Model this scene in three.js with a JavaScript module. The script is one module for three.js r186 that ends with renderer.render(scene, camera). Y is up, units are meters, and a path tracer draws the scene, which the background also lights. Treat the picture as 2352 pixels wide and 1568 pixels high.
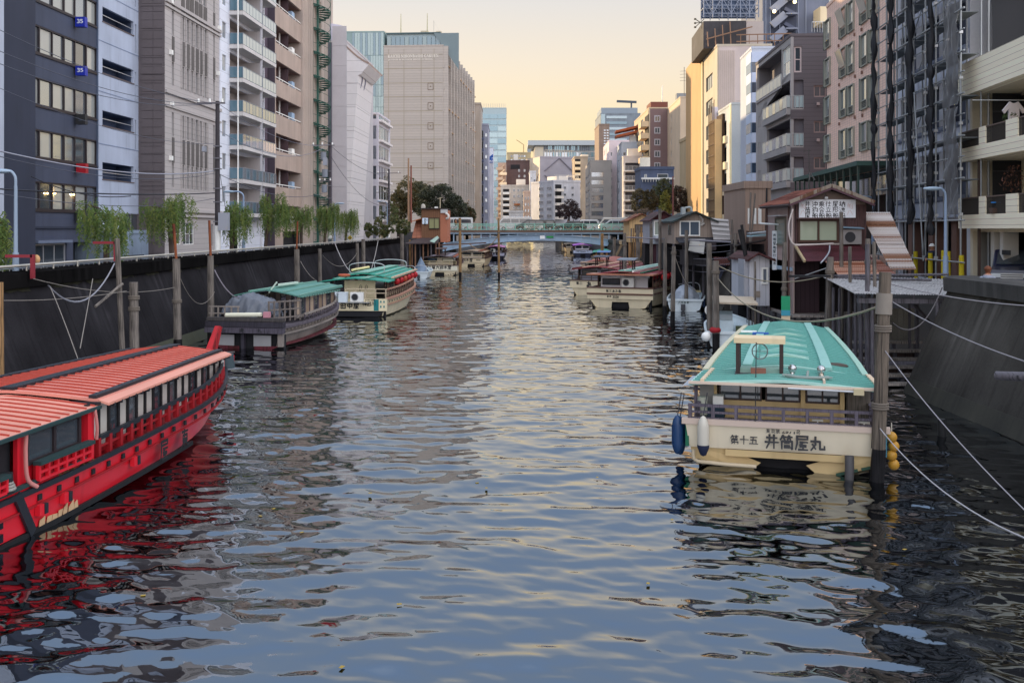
import * as THREE from 'three';
import { mergeGeometries } from 'three/addons/utils/BufferGeometryUtils.js';
import { FontLoader } from 'three/addons/loaders/FontLoader.js';
import { TextGeometry } from 'three/addons/geometries/TextGeometry.js';
import { createNoise2D, createNoise3D } from 'simplex-noise';

// ---------- camera ----------
const F = 2300, CX = 1176, HY = 525, CH = 5.4, IW = 2352, IH = 1568;
const scene = new THREE.Scene();
const camera = new THREE.PerspectiveCamera(2 * Math.atan(IH / 2 / F) * 180 / Math.PI, 1024 / 682, 0.5, 3000);
camera.position.set(0, CH, 0);
camera.lookAt(0, CH, -10);
camera.setViewOffset(1024, 682, 0, (IH / 2 - HY) * 682 / IH, 1024, 682);   // level camera, lens shifted down
// ---------- sky ----------
const SUN = new THREE.Vector3(-0.76, 0.215, -0.65).normalize();
{
  const W = 512, H = 256, d = new Float32Array(W * H * 4);
  const near = [[0, .36, .25, .115], [.035, .365, .275, .125], [.09, .36, .287, .172], [.16, .325, .285, .232], [.24, .265, .265, .27], [.42, .17, .215, .29], [.7, .18, .245, .36], [1.58, .53, .565, .63]];
  const far = [[0, .62, .57, .56], [.06, .72, .67, .66], [.15, .74, .71, .74], [.35, .70, .71, .79], [.9, .62, .65, .73], [1.58, .53, .565, .63]];
  const at = (k, e) => { let i = 0; while (i < k.length - 2 && e > k[i + 1][0]) i++; const a = k[i], b = k[i + 1], t = Math.min(1, Math.max(0, (e - a[0]) / (b[0] - a[0]))); return [1, 2, 3].map((c) => a[c] + (b[c] - a[c]) * t); };
  const sa = Math.hypot(SUN.x, SUN.z);
  for (let r = 0; r < H; r++) for (let c = 0; c < W; c++) {
    const up = ((r + .5) / H - .5) * Math.PI, az = ((c + .5) / W - .5) * 2 * Math.PI;
    const cs = (Math.cos(az) * SUN.x + Math.sin(az) * SUN.z) / sa, w = THREE.MathUtils.smoothstep(cs, -.75, .35);
    const A = at(near, Math.max(0, up)), B = at(far, Math.max(0, up));
    const glow = .10 * Math.exp(-Math.pow(Math.acos(Math.max(-1, Math.min(1, cs))) / .8, 2) - Math.pow(up / .25, 2));
    for (let k = 0; k < 3; k++) {
      let v = B[k] + (A[k] - B[k]) * w + glow * [1, .8, .5][k];
      if (up < 0) v *= Math.max(.12, 1 + up * 12);
      d[(r * W + c) * 4 + k] = v;
    }
    d[(r * W + c) * 4 + 3] = 1;
  }
  const t = new THREE.DataTexture(d, W, H, THREE.RGBAFormat, THREE.FloatType);
  t.mapping = THREE.EquirectangularReflectionMapping; t.magFilter = t.minFilter = THREE.LinearFilter; t.needsUpdate = true;
  scene.background = t; scene.environment = t;
}
// ---------- sun and exposure ----------
const sun = new THREE.DirectionalLight(new THREE.Color().setRGB(1, .74, .43), 2.0);
sun.position.copy(SUN).multiplyScalar(600).add(new THREE.Vector3(0, 0, -150)); sun.target.position.set(0, 0, -150);
sun.castShadow = true; sun.shadow.mapSize.set(4096, 4096);
Object.assign(sun.shadow.camera, { left: -320, right: 320, top: 220, bottom: -220, near: 1, far: 1300 });
scene.add(sun, sun.target);
const renderer = new THREE.WebGLRenderer({ antialias: true });
renderer.toneMapping = THREE.LinearToneMapping; renderer.toneMappingExposure = 2.8;
renderer.shadowMap.enabled = true; renderer.setSize(1024, 682);

// ---------- helpers ----------
let seed = 7; const rnd = () => { seed = (seed * 1664525 + 1013904223) >>> 0; return seed / 4294967296; };
const rr = (a, b) => a + (b - a) * rnd();
const V = (x, y, z) => new THREE.Vector3(x, y, z);
const P = (x, y, Z) => V((x - CX) * Z / F, CH - (y - HY) * Z / F, -Z);          // a point of the place from where it is seen and how far it is
const n2 = createNoise2D(rnd), n3 = createNoise3D(rnd);
const used = {};
const numbered = (n) => { const k = used[n] = (used[n] ?? -1) + 1; return k ? n + '_' + String(k).padStart(3, '0') : n; };
function tag(o, label, category, group, kind) { if (label) o.userData.label = label; if (category) o.userData.category = category; if (group) o.userData.group = group; if (kind) o.userData.kind = kind; return o; }
function thing(name, label, category, pos = [0, 0, 0], ry = 0, group) {
  const o = new THREE.Group(); o.name = numbered(name); scene.add(o); o.position.set(...(pos.isVector3 ? pos.toArray() : pos)); o.rotation.y = ry;
  return tag(o, label, category, group);
}
function norm(g) {                                                              // triangles of their own, with a normal
  g = g.index ? g.toNonIndexed() : g;
  if (!g.attributes.normal) g.computeVertexNormals();
  for (const k of Object.keys(g.attributes)) if (k !== 'position' && k !== 'normal') g.deleteAttribute(k);
  return g;
}
function uvs(g) {                                                               // uv in metres, laid on along each face's main axis
  const p = g.attributes.position, n = g.attributes.normal, u = new Float32Array(p.count * 2);
  for (let i = 0; i < p.count; i += 3) {
    const ax = Math.abs(n.getX(i)), ay = Math.abs(n.getY(i)), az = Math.abs(n.getZ(i));
    for (let j = i; j < i + 3; j++) {
      const x = p.getX(j), y = p.getY(j), z = p.getZ(j);
      if (ay > ax && ay > az) { u[j * 2] = x; u[j * 2 + 1] = z; } else if (ax > az) { u[j * 2] = z; u[j * 2 + 1] = y; } else { u[j * 2] = x; u[j * 2 + 1] = y; }
    }
  }
  g.setAttribute('uv', new THREE.BufferAttribute(u, 2)); return g;
}
function obj(name, geos, mat, parent = scene, keepUv) {
  geos = [].concat(geos).filter(Boolean);
  const g = keepUv ? geos[0] : uvs(geos.length > 1 ? mergeGeometries(geos.map(norm)) : norm(geos[0]));
  const m = new THREE.Mesh(g, mat); m.name = parent === scene ? numbered(name) : name; m.castShadow = m.receiveShadow = true; parent.add(m); return m;
}
const solo = (name, label, category, geos, mat, group) => tag(obj(name, geos, mat), label, category, group);
const struct = (name, geos, mat) => tag(obj(name, geos, mat), null, null, null, 'structure');
const bx = (w, h, d, x, y, z, ry = 0, rx = 0, rz = 0) => { const g = new THREE.BoxGeometry(w, h, d); if (rx) g.rotateX(rx); if (rz) g.rotateZ(rz); if (ry) g.rotateY(ry); return g.translate(x, y, z); };
const gb = (x0, x1, y0, y1, z0, z1) => bx(Math.abs(x1 - x0), Math.abs(y1 - y0), Math.abs(z1 - z0), (x0 + x1) / 2, (y0 + y1) / 2, (z0 + z1) / 2);
function cyl(a, b, r0, r1 = r0, seg = 8, open = false) {
  const d = b.clone().sub(a), g = new THREE.CylinderGeometry(r1, r0, d.length(), seg, 1, open);
  g.applyQuaternion(new THREE.Quaternion().setFromUnitVectors(V(0, 1, 0), d.normalize())); return g.translate((a.x + b.x) / 2, (a.y + b.y) / 2, (a.z + b.z) / 2);
}
const bar = (a, b, w, h = w) => {                                                 // a square bar between two points
  const d = b.clone().sub(a), g = new THREE.BoxGeometry(w, d.length(), h); d.normalize();
  const m = new THREE.Matrix4(), y = d, x = Math.abs(d.y) > .9 ? V(1, 0, 0).addScaledVector(y, -y.x).normalize() : V(0, 1, 0).cross(y).normalize(), z = x.clone().cross(y);
  m.makeBasis(x, y, z); g.applyMatrix4(m); return g.translate((a.x + b.x) / 2, (a.y + b.y) / 2, (a.z + b.z) / 2);
};
const tube = (pts, r, n = 16, seg = 5) => new THREE.TubeGeometry(new THREE.CatmullRomCurve3(pts), n, r, seg, false);
const sag = (a, b, s, r, n = 14, seg = 4) => { const q = []; for (let i = 0; i <= n; i++) { const t = i / n; q.push(a.clone().lerp(b, t).add(V(0, -4 * s * t * (1 - t), 0))); } return tube(q, r, n, seg); };
const poly = (pts) => { const s = new THREE.Shape(); pts.forEach(([x, y], i) => (i ? s.lineTo(x, y) : s.moveTo(x, y))); s.closePath(); return s; };
const ext = (pts, d, holes = []) => { const s = poly(pts); for (const h of holes) s.holes.push(poly(h)); return new THREE.ExtrudeGeometry(s, { depth: d, bevelEnabled: false }); };
const rect = (x0, y0, x1, y1) => [[x0, y0], [x1, y0], [x1, y1], [x0, y1]];
function mesh(verts, faces) {                                                      // faces of any size over a list of points
  const p = []; for (const f of faces) for (let i = 1; i < f.length - 1; i++) for (const k of [f[0], f[i], f[i + 1]]) p.push(...verts[k]);
  const g = new THREE.BufferGeometry(); g.setAttribute('position', new THREE.Float32BufferAttribute(p, 3)); g.computeVertexNormals(); return g;
}
const slab = (c, t) => mesh([...c.map((p) => p.toArray()), ...c.map((p) => [p.x, p.y - t, p.z])], [[0, 1, 2, 3], [7, 6, 5, 4], [0, 4, 5, 1], [1, 5, 6, 2], [2, 6, 7, 3], [3, 7, 4, 0]]);   // a four-cornered sheet with thickness
// ---------- textures: tileable noise, linear grey factors ----------
const hash = (x, y, s) => { let h = (x * 374761393 + y * 668265263 + s * 974634521) | 0; h = Math.imul(h ^ (h >>> 13), 1274126177); return ((h ^ (h >>> 16)) >>> 0) / 4294967296; };
function pn(u, v, px, py, s) {
  const x = u * px, y = v * py, ix = Math.floor(x), iy = Math.floor(y), fx = x - ix, fy = y - iy, sx = fx * fx * (3 - 2 * fx), sy = fy * fy * (3 - 2 * fy), m = (a, b) => ((a % b) + b) % b;
  const a = hash(m(ix, px), m(iy, py), s), b = hash(m(ix + 1, px), m(iy, py), s), c = hash(m(ix, px), m(iy + 1, py), s), d = hash(m(ix + 1, px), m(iy + 1, py), s);
  return a + (b - a) * sx + (c - a) * sy + (a - b - c + d) * sx * sy;
}
const fbm = (u, v, px, py, s, o = 4) => { let r = 0, a = .5; for (let i = 0; i < o; i++, px *= 2, py *= 2, a *= .5) r += a * pn(u, v, px, py, s + i); return r / (1 - Math.pow(.5, o)); };
function tex(w, h, fn, rep = 1, srgb = false) {
  const d = new Uint8Array(w * h * 4);
  for (let y = 0; y < h; y++) for (let x = 0; x < w; x++) { const c = fn((x + .5) / w, (y + .5) / h), q = Array.isArray(c) ? c : [c, c, c]; for (let k = 0; k < 3; k++) d[(y * w + x) * 4 + k] = Math.max(0, Math.min(255, q[k] * 255)); d[(y * w + x) * 4 + 3] = 255; }
  const t = new THREE.DataTexture(d, w, h); t.wrapS = t.wrapT = THREE.RepeatWrapping; t.magFilter = t.minFilter = THREE.LinearFilter; t.repeat.set(...[].concat(rep, rep).slice(0, 2)); if (srgb) t.colorSpace = THREE.SRGBColorSpace; t.needsUpdate = true; return t;
}
const rep = (t, a, b = a) => { const c = t.clone(); c.repeat.set(a, b); c.needsUpdate = true; return c; };
const st = (a, b, x) => THREE.MathUtils.smoothstep(x, a, b);
const T = {
  grime: tex(512, 512, (u, v) => .62 + .30 * fbm(u, v, 4, 4, 1) + .14 * fbm(u, v, 24, 3, 9, 3) - .10 * st(.62, .8, fbm(u, v, 40, 2, 20, 2)), 1 / 9),
  plain: tex(256, 256, (u, v) => .78 + .16 * fbm(u, v, 3, 3, 31) + .06 * pn(u, v, 64, 64, 5), 1 / 5),
  streak: tex(512, 512, (u, v) => { const s = fbm(u, v, 28, 2, 41, 4), b = fbm(u, v, 3, 4, 47), c = fbm(u, v, 70, 6, 60, 2); return .20 + .55 * b * b + .22 * fbm(u, v, 9, 7, 55, 4) + .6 * st(.5, .85, s) * b * st(.42, .62, fbm(u, v, 4, 3, 52)) - .07 * st(.55, .8, c) + .07 * pn(u, v, 200, 200, 3); }, 1 / 8),
  wood: tex(256, 512, (u, v) => .26 + .62 * fbm(u, v, 40, 3, 71, 3) + .3 * fbm(u, v, 4, 4, 77) - .42 * st(.58, .72, fbm(u, v, 60, 2, 80, 2)), 1 / 1.2),
  rust: tex(512, 512, (u, v) => { const a = fbm(u, v, 5, 3, 91, 5), s = fbm(u, v, 40, 2, 96, 3), k = st(.44, .6, a * .6 + s * .45), e = fbm(u, v, 60, 60, 99, 2); return [.74 - k * .44 + e * .1, .73 - k * .59 + e * .09, .71 - k * .64 + e * .08]; }, 1 / 3.2),
  tile: (cw, chh, g = .12, var_ = .1, s = 7) => tex(256, 256, (u, v) => { const x = u * 8, y = v * 8, fx = x % 1, fy = y % 1, j = fx < g || fy < g ? .62 : 1; return j * (.86 + var_ * hash(Math.floor(x), Math.floor(y), s)); }, [1 / (cw * 8), 1 / (chh * 8)]),
  board: (chh, g = .12, s = 3) => tex(64, 256, (u, v) => { const y = v * 8, fy = y % 1; return (fy < g ? .55 : 1) * (.86 + .08 * hash(0, Math.floor(y), s) + .05 * pn(u, v, 8, 32, 9)); }, [1 / 3, 1 / (chh * 8)]),
  vboard: (cw, g = .1, s = 3) => tex(256, 64, (u, v) => { const y = u * 8, fy = y % 1; return (fy < g ? .5 : 1) * (.84 + .1 * hash(0, Math.floor(y), s) + .06 * pn(u, v, 32, 4, 9)); }, [1 / (cw * 8), 1 / 3]),
};
const cache = new Map();
function M(c, o = {}) {                                                             // c: sRGB hex, or linear [r, g, b]
  const key = JSON.stringify([c, o.r, o.m, o.k, o.e, o.x]) + (o.t ? o.t.uuid : '') + (o.b ? o.b.uuid + o.bs : '');
  if (cache.has(key)) return cache.get(key);
  const m = new THREE.MeshPhysicalMaterial({ roughness: o.r ?? .75, metalness: o.m ?? 0, side: THREE.DoubleSide, ...(o.x ?? {}) });
  if (Array.isArray(c)) m.color.setRGB(...c); else m.color.set(c);
  if (o.k) m.color.multiplyScalar(o.k);
  if (o.t) m.map = o.t;
  if (o.b) { m.bumpMap = o.b; m.bumpScale = o.bs ?? .01; }
  cache.set(key, m); return m;
}
const G = (c, o = {}) => M(c, { t: T.grime, k: 1.75, ...o }), PL = (c, o = {}) => M(c, { t: T.plain, k: 1.5, ...o }), W = (c, o = {}) => M(c, { t: T.wood, k: 1.5, r: .85, b: T.wood, bs: .006, ...o });
const glass = M([.055, .07, .085], { r: .06, x: { ior: 1.9, clearcoat: 1, clearcoatRoughness: .03 } });
const mirror = M([.42, .46, .50], { r: .07, m: .75 });
const pale = M([.40, .41, .38], { r: .12, x: { clearcoat: 1, clearcoatRoughness: .04 } });       // blinds drawn behind a pane
const frosted = M([.50, .56, .54], { r: .3, x: { clearcoat: .6, clearcoatRoughness: .2 } });
const dark = M([.012, .012, .015], { r: .8 }), black = M([.02, .021, .024], { r: .6 }), white = PL('#d9d8d2'), steel = M([.36, .37, .38], { r: .45, m: .6 }), alu = M([.55, .56, .57], { r: .4, m: .5 });
const glow = (t, c, i, d) => { const l = new THREE.PointLight(new THREE.Color().setRGB(...c), i, 8); l.position.set(0, 0, d); l.castShadow = true; t.add(l); };
const lamp = (c, i) => M(c, { r: .5, e: i, x: { emissive: new THREE.Color().setRGB(...c), emissiveIntensity: i } });

// ---------- brush lettering: strokes on a 0..9 grid, y down ----------
const K = {
  '十': '0494 4049', '五': '1181 4138 147478 0898', '井': '1282 0595 303519 6069', '筒': '2003 1141 2133 6053 5181 6173 1419 14848978 3565 3767683837', '屋': '108082 1282 101509 3484 543676 5659 3777 2989', '丸': '0363689896 303509 1538',
  '第': '2003 1141 2133 6053 5181 6173 1474751517 178789 4449 4719', '田': '1181891911 1585 4149', '中': '1282861612 4049', '神': '2031 024206 2429 5292975752 5595 7079', '川': '101509 4147 8089', '三': '1181 2474 0898', '二': '1282 0898',
  '六': '4052 0393 3509 6599', '八': '3209 5199', '木': '0292 4049 4308 4398', '鈴': '3003 3053 1444 0646 2339 0949 7053 7093 6484 5696 9679', '納': '2003 0333 3306 0646 2649 0718 5259 52929989 7056 7398', '涼': '0112 0415 0926 6061 3292 4383854543 6569 4738 8798',
  '船': '2012 1219 124249 0555 3334 3637 6154 8194 6595996965', '形': '0151 0454 111509 4149 9062 9365 9659', '仕': '2004 1319 3393 6068 4888', '立': '4042 1282 2437 7458 0898', '乗': '7021 0292 4149 1484 0696 2326 7376 4609 4699', '合': '4004 4094 3464 2676792926',
  '沖': '0112 0415 0926 3292963632 6069', '釣': '3003 3053 1444 0646 2339 0949 6053 629298879 6577', '号': '2070732320 0595 35277779', '東': '1181 2373762623 2575 4049 4609 4699', '京': '4041 0191 2373762623 4649 2718 7898', 'あ': '1272 403658 734818165486 8679', 'み': '11510807264899 7358', '春': '1181 1383 0595 4009 5499 3666693936 3868',
  'ス': '117109 5589', 'ケ': '3005 2292 626639', 'ガ': '02626848 303409 7082 8092', 'ワ': '14118175 7549', '浅': '0112 0415 0926 3292 3595 5069 98 8849', '草': '0292 3043 6063 2474772724 2676 0898 4749', '橋': '0333 2029 2505 4181 7050 5353 5484 4649 468689', '山': '4048 1318 1888 8388', '泉': '4031 2171752521 2373 4569 1535 4608 8449',
};
function brush(text, size, weight = .12, vertical = false, gap = 1.1) {              // flat strokes in the xy plane from (0, 0) right (or down)
  const p = []; let ox = 0, oy = 0;
  for (const ch of text) {
    if (K[ch]) for (const s of K[ch].split(' ')) {
      const q = []; for (let i = 0; i + 1 < s.length; i += 2) q.push([(+s[i] / 9) * size * .92 + ox, -(+s[i + 1] / 9) * size * .92 + oy]);
      for (let i = 0; i + 1 < q.length; i++) {
        const [x0, y0] = q[i], [x1, y1] = q[i + 1], l = Math.hypot(x1 - x0, y1 - y0) || 1, ex = (x1 - x0) / l, ey = (y1 - y0) / l, w0 = size * weight * .55, w1 = size * weight * (i + 2 === q.length ? .38 : .55), c = size * weight * .3;
        const a = [x0 - ex * c - ey * w0, y0 - ey * c + ex * w0], b = [x0 - ex * c + ey * w0, y0 - ey * c - ex * w0], d = [x1 + ex * c - ey * w1, y1 + ey * c + ex * w1], e = [x1 + ex * c + ey * w1, y1 + ey * c - ex * w1];
        const z = (p.length / 18) * 2e-5;
        for (const v of [a, b, d, b, e, d]) p.push(v[0], v[1], z);
      }
    }
    if (vertical) oy -= size * gap; else ox += size * gap;
  }
  const g = new THREE.BufferGeometry(); g.setAttribute('position', new THREE.Float32BufferAttribute(p, 3)); g.computeVertexNormals(); return g;
}
const font = await new FontLoader().loadAsync('fonts/droid/droid_sans_bold.typeface.json'), serif = await new FontLoader().loadAsync('fonts/droid/droid_serif_bold.typeface.json');
const text = (s, size, depth = .01, f = font) => new TextGeometry(s, { font: f, size, depth, curveSegments: 2 });
const width = (g) => { g.computeBoundingBox(); return g.boundingBox.max.x - g.boundingBox.min.x; };
const fit = (s, w, h, f = font) => { const g = text(s, 1, .02, f); g.computeBoundingBox(); const b = g.boundingBox; g.translate(-b.min.x, -b.min.y, 0); g.scale(w / (b.max.x - b.min.x), h / (b.max.y - b.min.y), 1); return g; };
const ink = M([.015, .015, .017], { r: .6 });
// ---------- water ----------
{
  const xs = [], zs = [];
  for (let x = -18; x <= 17.01; x += .095) xs.push(x);
  for (let Z = -6; Z < 150;) { zs.push(-Z); Z += .05 + Math.abs(Z) * .0028; }
  for (let Z = 150; Z <= 460; Z += 1.2) zs.push(-Z);
  const h = (x, z) => .028 * n2(x * .24 + 3, z * .52) + .019 * n2(x * .6 + z * .1, z * 1.2 + 9) + .0100 * n2(x * 1.3 - z * .2, z * 2.3 - 4) + 0.0045 * n2(x * 3.1 + z * .6, z * 4.2 + 40) + .022 * n2(x * .06, z * .13 + 70);
  const n = xs.length, p = new Float32Array(n * zs.length * 3), idx = [];
  zs.forEach((z, j) => xs.forEach((x, i) => { const k = (j * n + i) * 3, f = z < -150 ? 1 + (-150 - z) / 60 : 1; p[k] = x * f; p[k + 1] = h(x * f, z); p[k + 2] = z; }));
  for (let j = 0; j + 1 < zs.length; j++) for (let i = 0; i + 1 < n; i++) { const a = j * n + i; idx.push(a, a + 1, a + n, a + 1, a + n + 1, a + n); }
  const g = new THREE.BufferGeometry(); g.setAttribute('position', new THREE.BufferAttribute(p, 3)); g.setIndex(idx); g.computeVertexNormals();
  const m = new THREE.MeshPhysicalMaterial({ roughness: .03, metalness: 1 }); m.color.setRGB(.225, .252, .28);
  const o = new THREE.Mesh(g, m); o.name = 'water'; o.receiveShadow = true; o.userData.kind = 'structure'; scene.add(o);
}
// ---------- ground, embankments ----------
const GY = 2.9, ground = M([.10, .10, .105], { t: T.plain, k: 1.1, r: .9 });
const bank = (pts) => { const g = ext(pts.map(([x, Z]) => [x, Z]), GY + 4); g.rotateX(-Math.PI / 2); return g.translate(0, -4, 0); };
struct('riverside_road', bank([[-900, -60], [-17.0, -60], [-17.0, 152], [-9.5, 176], [-7.5, 262], [-4, 460], [-4, 900], [-900, 900]]), ground);
struct('riverside_road', bank([[15.1, -60], [900, -60], [900, 900], [-3.9, 900], [-3.9, 461], [24, 460], [13, 300], [16, 205], [17.0, 152], [15.1, 150], [15.1, 62], [19.2, 61], [19.2, 34], [15.1, 33.6]]), ground);
const wallMat = M([.036, .034, .037], { t: T.streak, k: 1.5, r: .85, x: { specularIntensity: 0 }, b: T.streak, bs: .008 });
const mossMat = M([.022, .021, .006], { t: T.streak, k: 1.6, r: .95 });
const copeMat = M([.015, .014, .014], { t: T.streak, k: 1.4, r: .85, x: { specularIntensity: 0 }, b: T.streak, bs: .01 });
{
  const w = thing('quay_wall', 'long dark stained concrete quay wall along the left bank', 'quay wall');
  const prof = (pts, z0, z1) => { const g = ext(pts, z1 - z0); return g.rotateY(0).translate(0, 0, -z1); };
  const seg = [[-6, 20], [20, 36], [36, 52], [52, 70], [70, 92], [92, 118], [118, 151]];
  for (const [a, b] of seg) obj('panel', prof([[-17.2, -2], [-14.6, -2], [-15.0, 0], [-16.35, 3.45], [-17.2, 3.45]], a + .02, b - .02), wallMat, w);
  for (const [a, b] of seg) obj('coping', prof([[-17.2, 3.45], [-16.18, 3.45], [-16.22, 3.92], [-16.45, 3.97], [-17.2, 3.97]], a + .03, b - .03), copeMat, w);
  for (let i = 0; i < 9; i++) { const z = 29 + i * 3.1, L = rr(1.6, 2.9), q = [[0, 0], [L, 0]]; for (let k = 6; k >= 0; k--) q.push([L * k / 6, -rr(.04, .2)]); obj('moss_patch', ext(q, .006).rotateY(Math.PI / 2).rotateZ(.35).translate(-16.33, 3.44, -z), mossMat, w); }
  for (const [a, b] of seg) obj('tide_band', prof([[-15.184, .5], [-14.988, 0], [-15.05, 0], [-15.25, .5]], a + .02, b - .02), M([.05, .052, .03], { t: T.grime, k: 1.4, r: .8 }), w);
  const r = thing('guard_rail', 'pale galvanised guard rail on top of the left quay wall', 'railing');
  const rail = M([.62, .58, .50], { r: .4, m: .35 });
  for (let Z = 26; Z < 140; Z += 12) obj('rail', cyl(V(-16.5, 4.16, -Z), V(-16.5, 4.16, -Z - 11.9), .045, .045, 6), rail, r);
  for (let Z = 26; Z < 140; Z += 2) obj('post', cyl(V(-16.5, 3.97, -Z), V(-16.5, 4.16, -Z), .03, .03, 5), rail, r);
  const f = thing('fence', 'low slim mesh fence behind the left quay guard rail', 'fence');
  obj('rail', [cyl(V(-16.9, 4.05, -24), V(-16.9, 4.05, -140), .02, .02, 5), cyl(V(-16.9, 3.7, -24), V(-16.9, 3.7, -140), .02, .02, 5)], steel, f);
  const bl = []; for (let Z = 26; Z < 110; Z += .45) bl.push(bx(.02, .7, .02, -16.9, 3.72, -Z)); tag(obj('bar', bl, steel, f), null, null, null, 'stuff');
  const wr = thing('quay_wall', 'dark grey battered concrete quay wall with run-off streaks on the right', 'quay wall');
  const segr = [[4, 13], [13, 22], [22, 33], [62, 85], [85, 118], [118, 151]];
  const rm = M([.085, .078, .07], { t: T.streak, k: 1.6, r: .9, x: { specularIntensity: 0 }, b: T.streak, bs: .008 });
  for (const [a, b] of segr) obj('panel', prof([[15.2, -2], [15.2, 3.35], [14.35, 3.35], [13.35, 1.1], [12.9, 0], [12.7, -2]], a + .02, b - .02), rm, wr);
  for (const [a, b] of segr) obj('tide_band', prof([[13.09, .5], [12.888, 0], [12.95, 0], [13.15, .5]], a + .02, b - .02), M([.055, .05, .035], { t: T.streak, k: 1.4, r: .85 }), wr);
  for (const [a, b] of segr) obj('coping', prof([[15.2, 3.35], [14.22, 3.35], [14.2, 3.8], [14.45, 3.86], [15.2, 3.86]], a + .03, b - .03), M([.085, .078, .072], { t: T.streak, k: 1.4, r: .9 }), wr);
}
solo('fallen_leaves', 'few yellow leaves floating on the near water', 'leaves', Array.from({ length: 16 }, () => bx(.07, .004, .05, rr(-7, 7), .02, -rr(12, 22), rr(0, 3))), M([.35, .24, .04])).userData.kind = 'stuff';
// ---------- building kit ----------
// A building is a box whose river face lies on the plane X = X0 + sl * Z. Face 'f' is the river face, face 'e' the end wall turned to the viewer.
class Bld {
  constructor(name, label, o) {
    Object.assign(this, { sl: 0, D: 14, y0: GY, t: .22 }, o);
    const { X0, sl } = this, zz = (x) => X0 / ((x - CX) / F - sl);
    this.zOf = zz; this.left = this.side !== 'R';
    this.Zn = o.Zn ?? zz(o.near); this.Zf = o.Zf ?? zz(o.far);
    const p = (Z) => V(X0 + sl * Z, this.y0, -Z), N = p(this.Zn), Q = p(this.Zf), A = this.left ? N : Q, B = this.left ? Q : N;
    const u = B.clone().sub(A); this.L = u.length(); u.normalize(); this.A = A; this.u = u; this.N = N;
    this.g = thing(name, label, o.cat ?? 'building', A, Math.atan2(-u.z, u.x), o.group);
    if (o.top !== undefined) this.H = CH - (o.top - HY) * (o.topZ ?? this.Zn) / F - this.y0;
    this.holes = { f: [], e: [], b: [] }; this.extra = [];
    this.m = { f: new THREE.Matrix4(), e: this.left ? new THREE.Matrix4().makeRotationY(-Math.PI / 2).setPosition(0, 0, -this.D) : new THREE.Matrix4().makeRotationY(Math.PI / 2).setPosition(this.L, 0, 0) };
  }
  ax(f, x) { if (f === 'f') { const Z = this.zOf(x), q = V(this.X0 + this.sl * Z, this.y0, -Z).sub(this.A).dot(this.u); return q; } const d = Math.abs((x - CX) * this.Zn / F - this.N.x); return this.left ? this.D - d : d; }
  ay(f, x, y) { const Z = f === 'f' ? this.zOf(x) : this.Zn; return CH - (y - HY) * Z / F - this.y0; }
  at(f, geo) { return geo.applyMatrix4(this.m[f]); }
  px(f, x0, y0, x1, y1) { const a = this.ax(f, x0), b = this.ax(f, x1); return [Math.min(a, b), this.ay(f, x0, y1), Math.max(a, b), this.ay(f, x0, y0)]; }
  part(name, f, geos, mat, parent = this.g) { return obj(name, [].concat(geos).map((q) => this.at(f, q)), mat, parent); }
  // a window in an opening of the wall: frame, and its panes as children
  win(f, [a0, y0, a1, y1], o = {}) {
    const { cols = 2, rows = 1, frame = alu, pane = glass, deep = .14, fw = .05, cut = true, sill = 0, name = 'window', mf = .6, one = false } = o, W = f === 'f' ? this.L : this.D;
    if (cut && f === 'e') { if (this.left) a1 = Math.min(a1, W - .26); else a0 = Math.max(a0, .26); } if (a1 - a0 < .05 || y1 - y0 < .05 || a0 < .02 || a1 > W - .02 || y0 < .01 || y1 > this.H - .01) { if (a0 < .02) a0 = .03; if (a1 > W - .02) a1 = W - .03; if (y0 < .01) y0 = .02; if (y1 > this.H - .01) y1 = this.H - .02; if (a1 - a0 < .1 || y1 - y0 < .1) return; }
    if (cut) this.holes[f].push([a0, y0, a1, y1]);
    const z1 = cut ? -deep + .05 : .06, z0 = cut ? -deep - .02 : .005, fr = [gb(a0, a0 + fw, y0, y1, z0, z1), gb(a1 - fw, a1, y0, y1, z0, z1), gb(a0 + fw, a1 - fw, y0, y0 + fw, z0, z1), gb(a0 + fw, a1 - fw, y1 - fw, y1, z0, z1)];
    const cw = (a1 - a0 - fw) / cols, ch = (y1 - y0 - fw) / rows;
    for (let i = 1; i < cols; i++) fr.push(gb(a0 + fw / 2 + i * cw - fw * mf / 2, a0 + fw / 2 + i * cw + fw * mf / 2, y0 + fw, y1 - fw, z0 + .01, z1 - .012));
    for (let j = 1; j < rows; j++) fr.push(gb(a0 + fw, a1 - fw, y0 + fw / 2 + j * ch - fw * mf / 2, y0 + fw / 2 + j * ch + fw * mf / 2, z0 + .012, z1 - .015));
    if (sill) fr.push(gb(a0 - .06, a1 + .06, y0 - .08, y0 - .002, cut ? -.05 : .005, sill));
    const w = this.part(name, f, fr, frame), all = [];
    for (let i = 0; i < cols; i++) for (let j = 0; j < rows; j++) {
      const q = gb(a0 + fw / 2 + i * cw + .01, a0 + fw / 2 + (i + 1) * cw - .01, y0 + fw / 2 + j * ch + .01, y0 + fw / 2 + (j + 1) * ch - .01, z0 + .018, z0 + .034), m = Array.isArray(pane) ? pane[Math.floor(rnd() * pane.length)] : pane;
      if (one) all.push(q); else this.part('pane', f, q, m, w);
    }
    if (one) this.part('pane', f, all, Array.isArray(pane) ? pane[0] : pane, w);
    return w;
  }
  w(f, x0, y0, x1, y1, o) { return this.win(f, this.px(f, x0, y0, x1, y1), o); }
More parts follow.
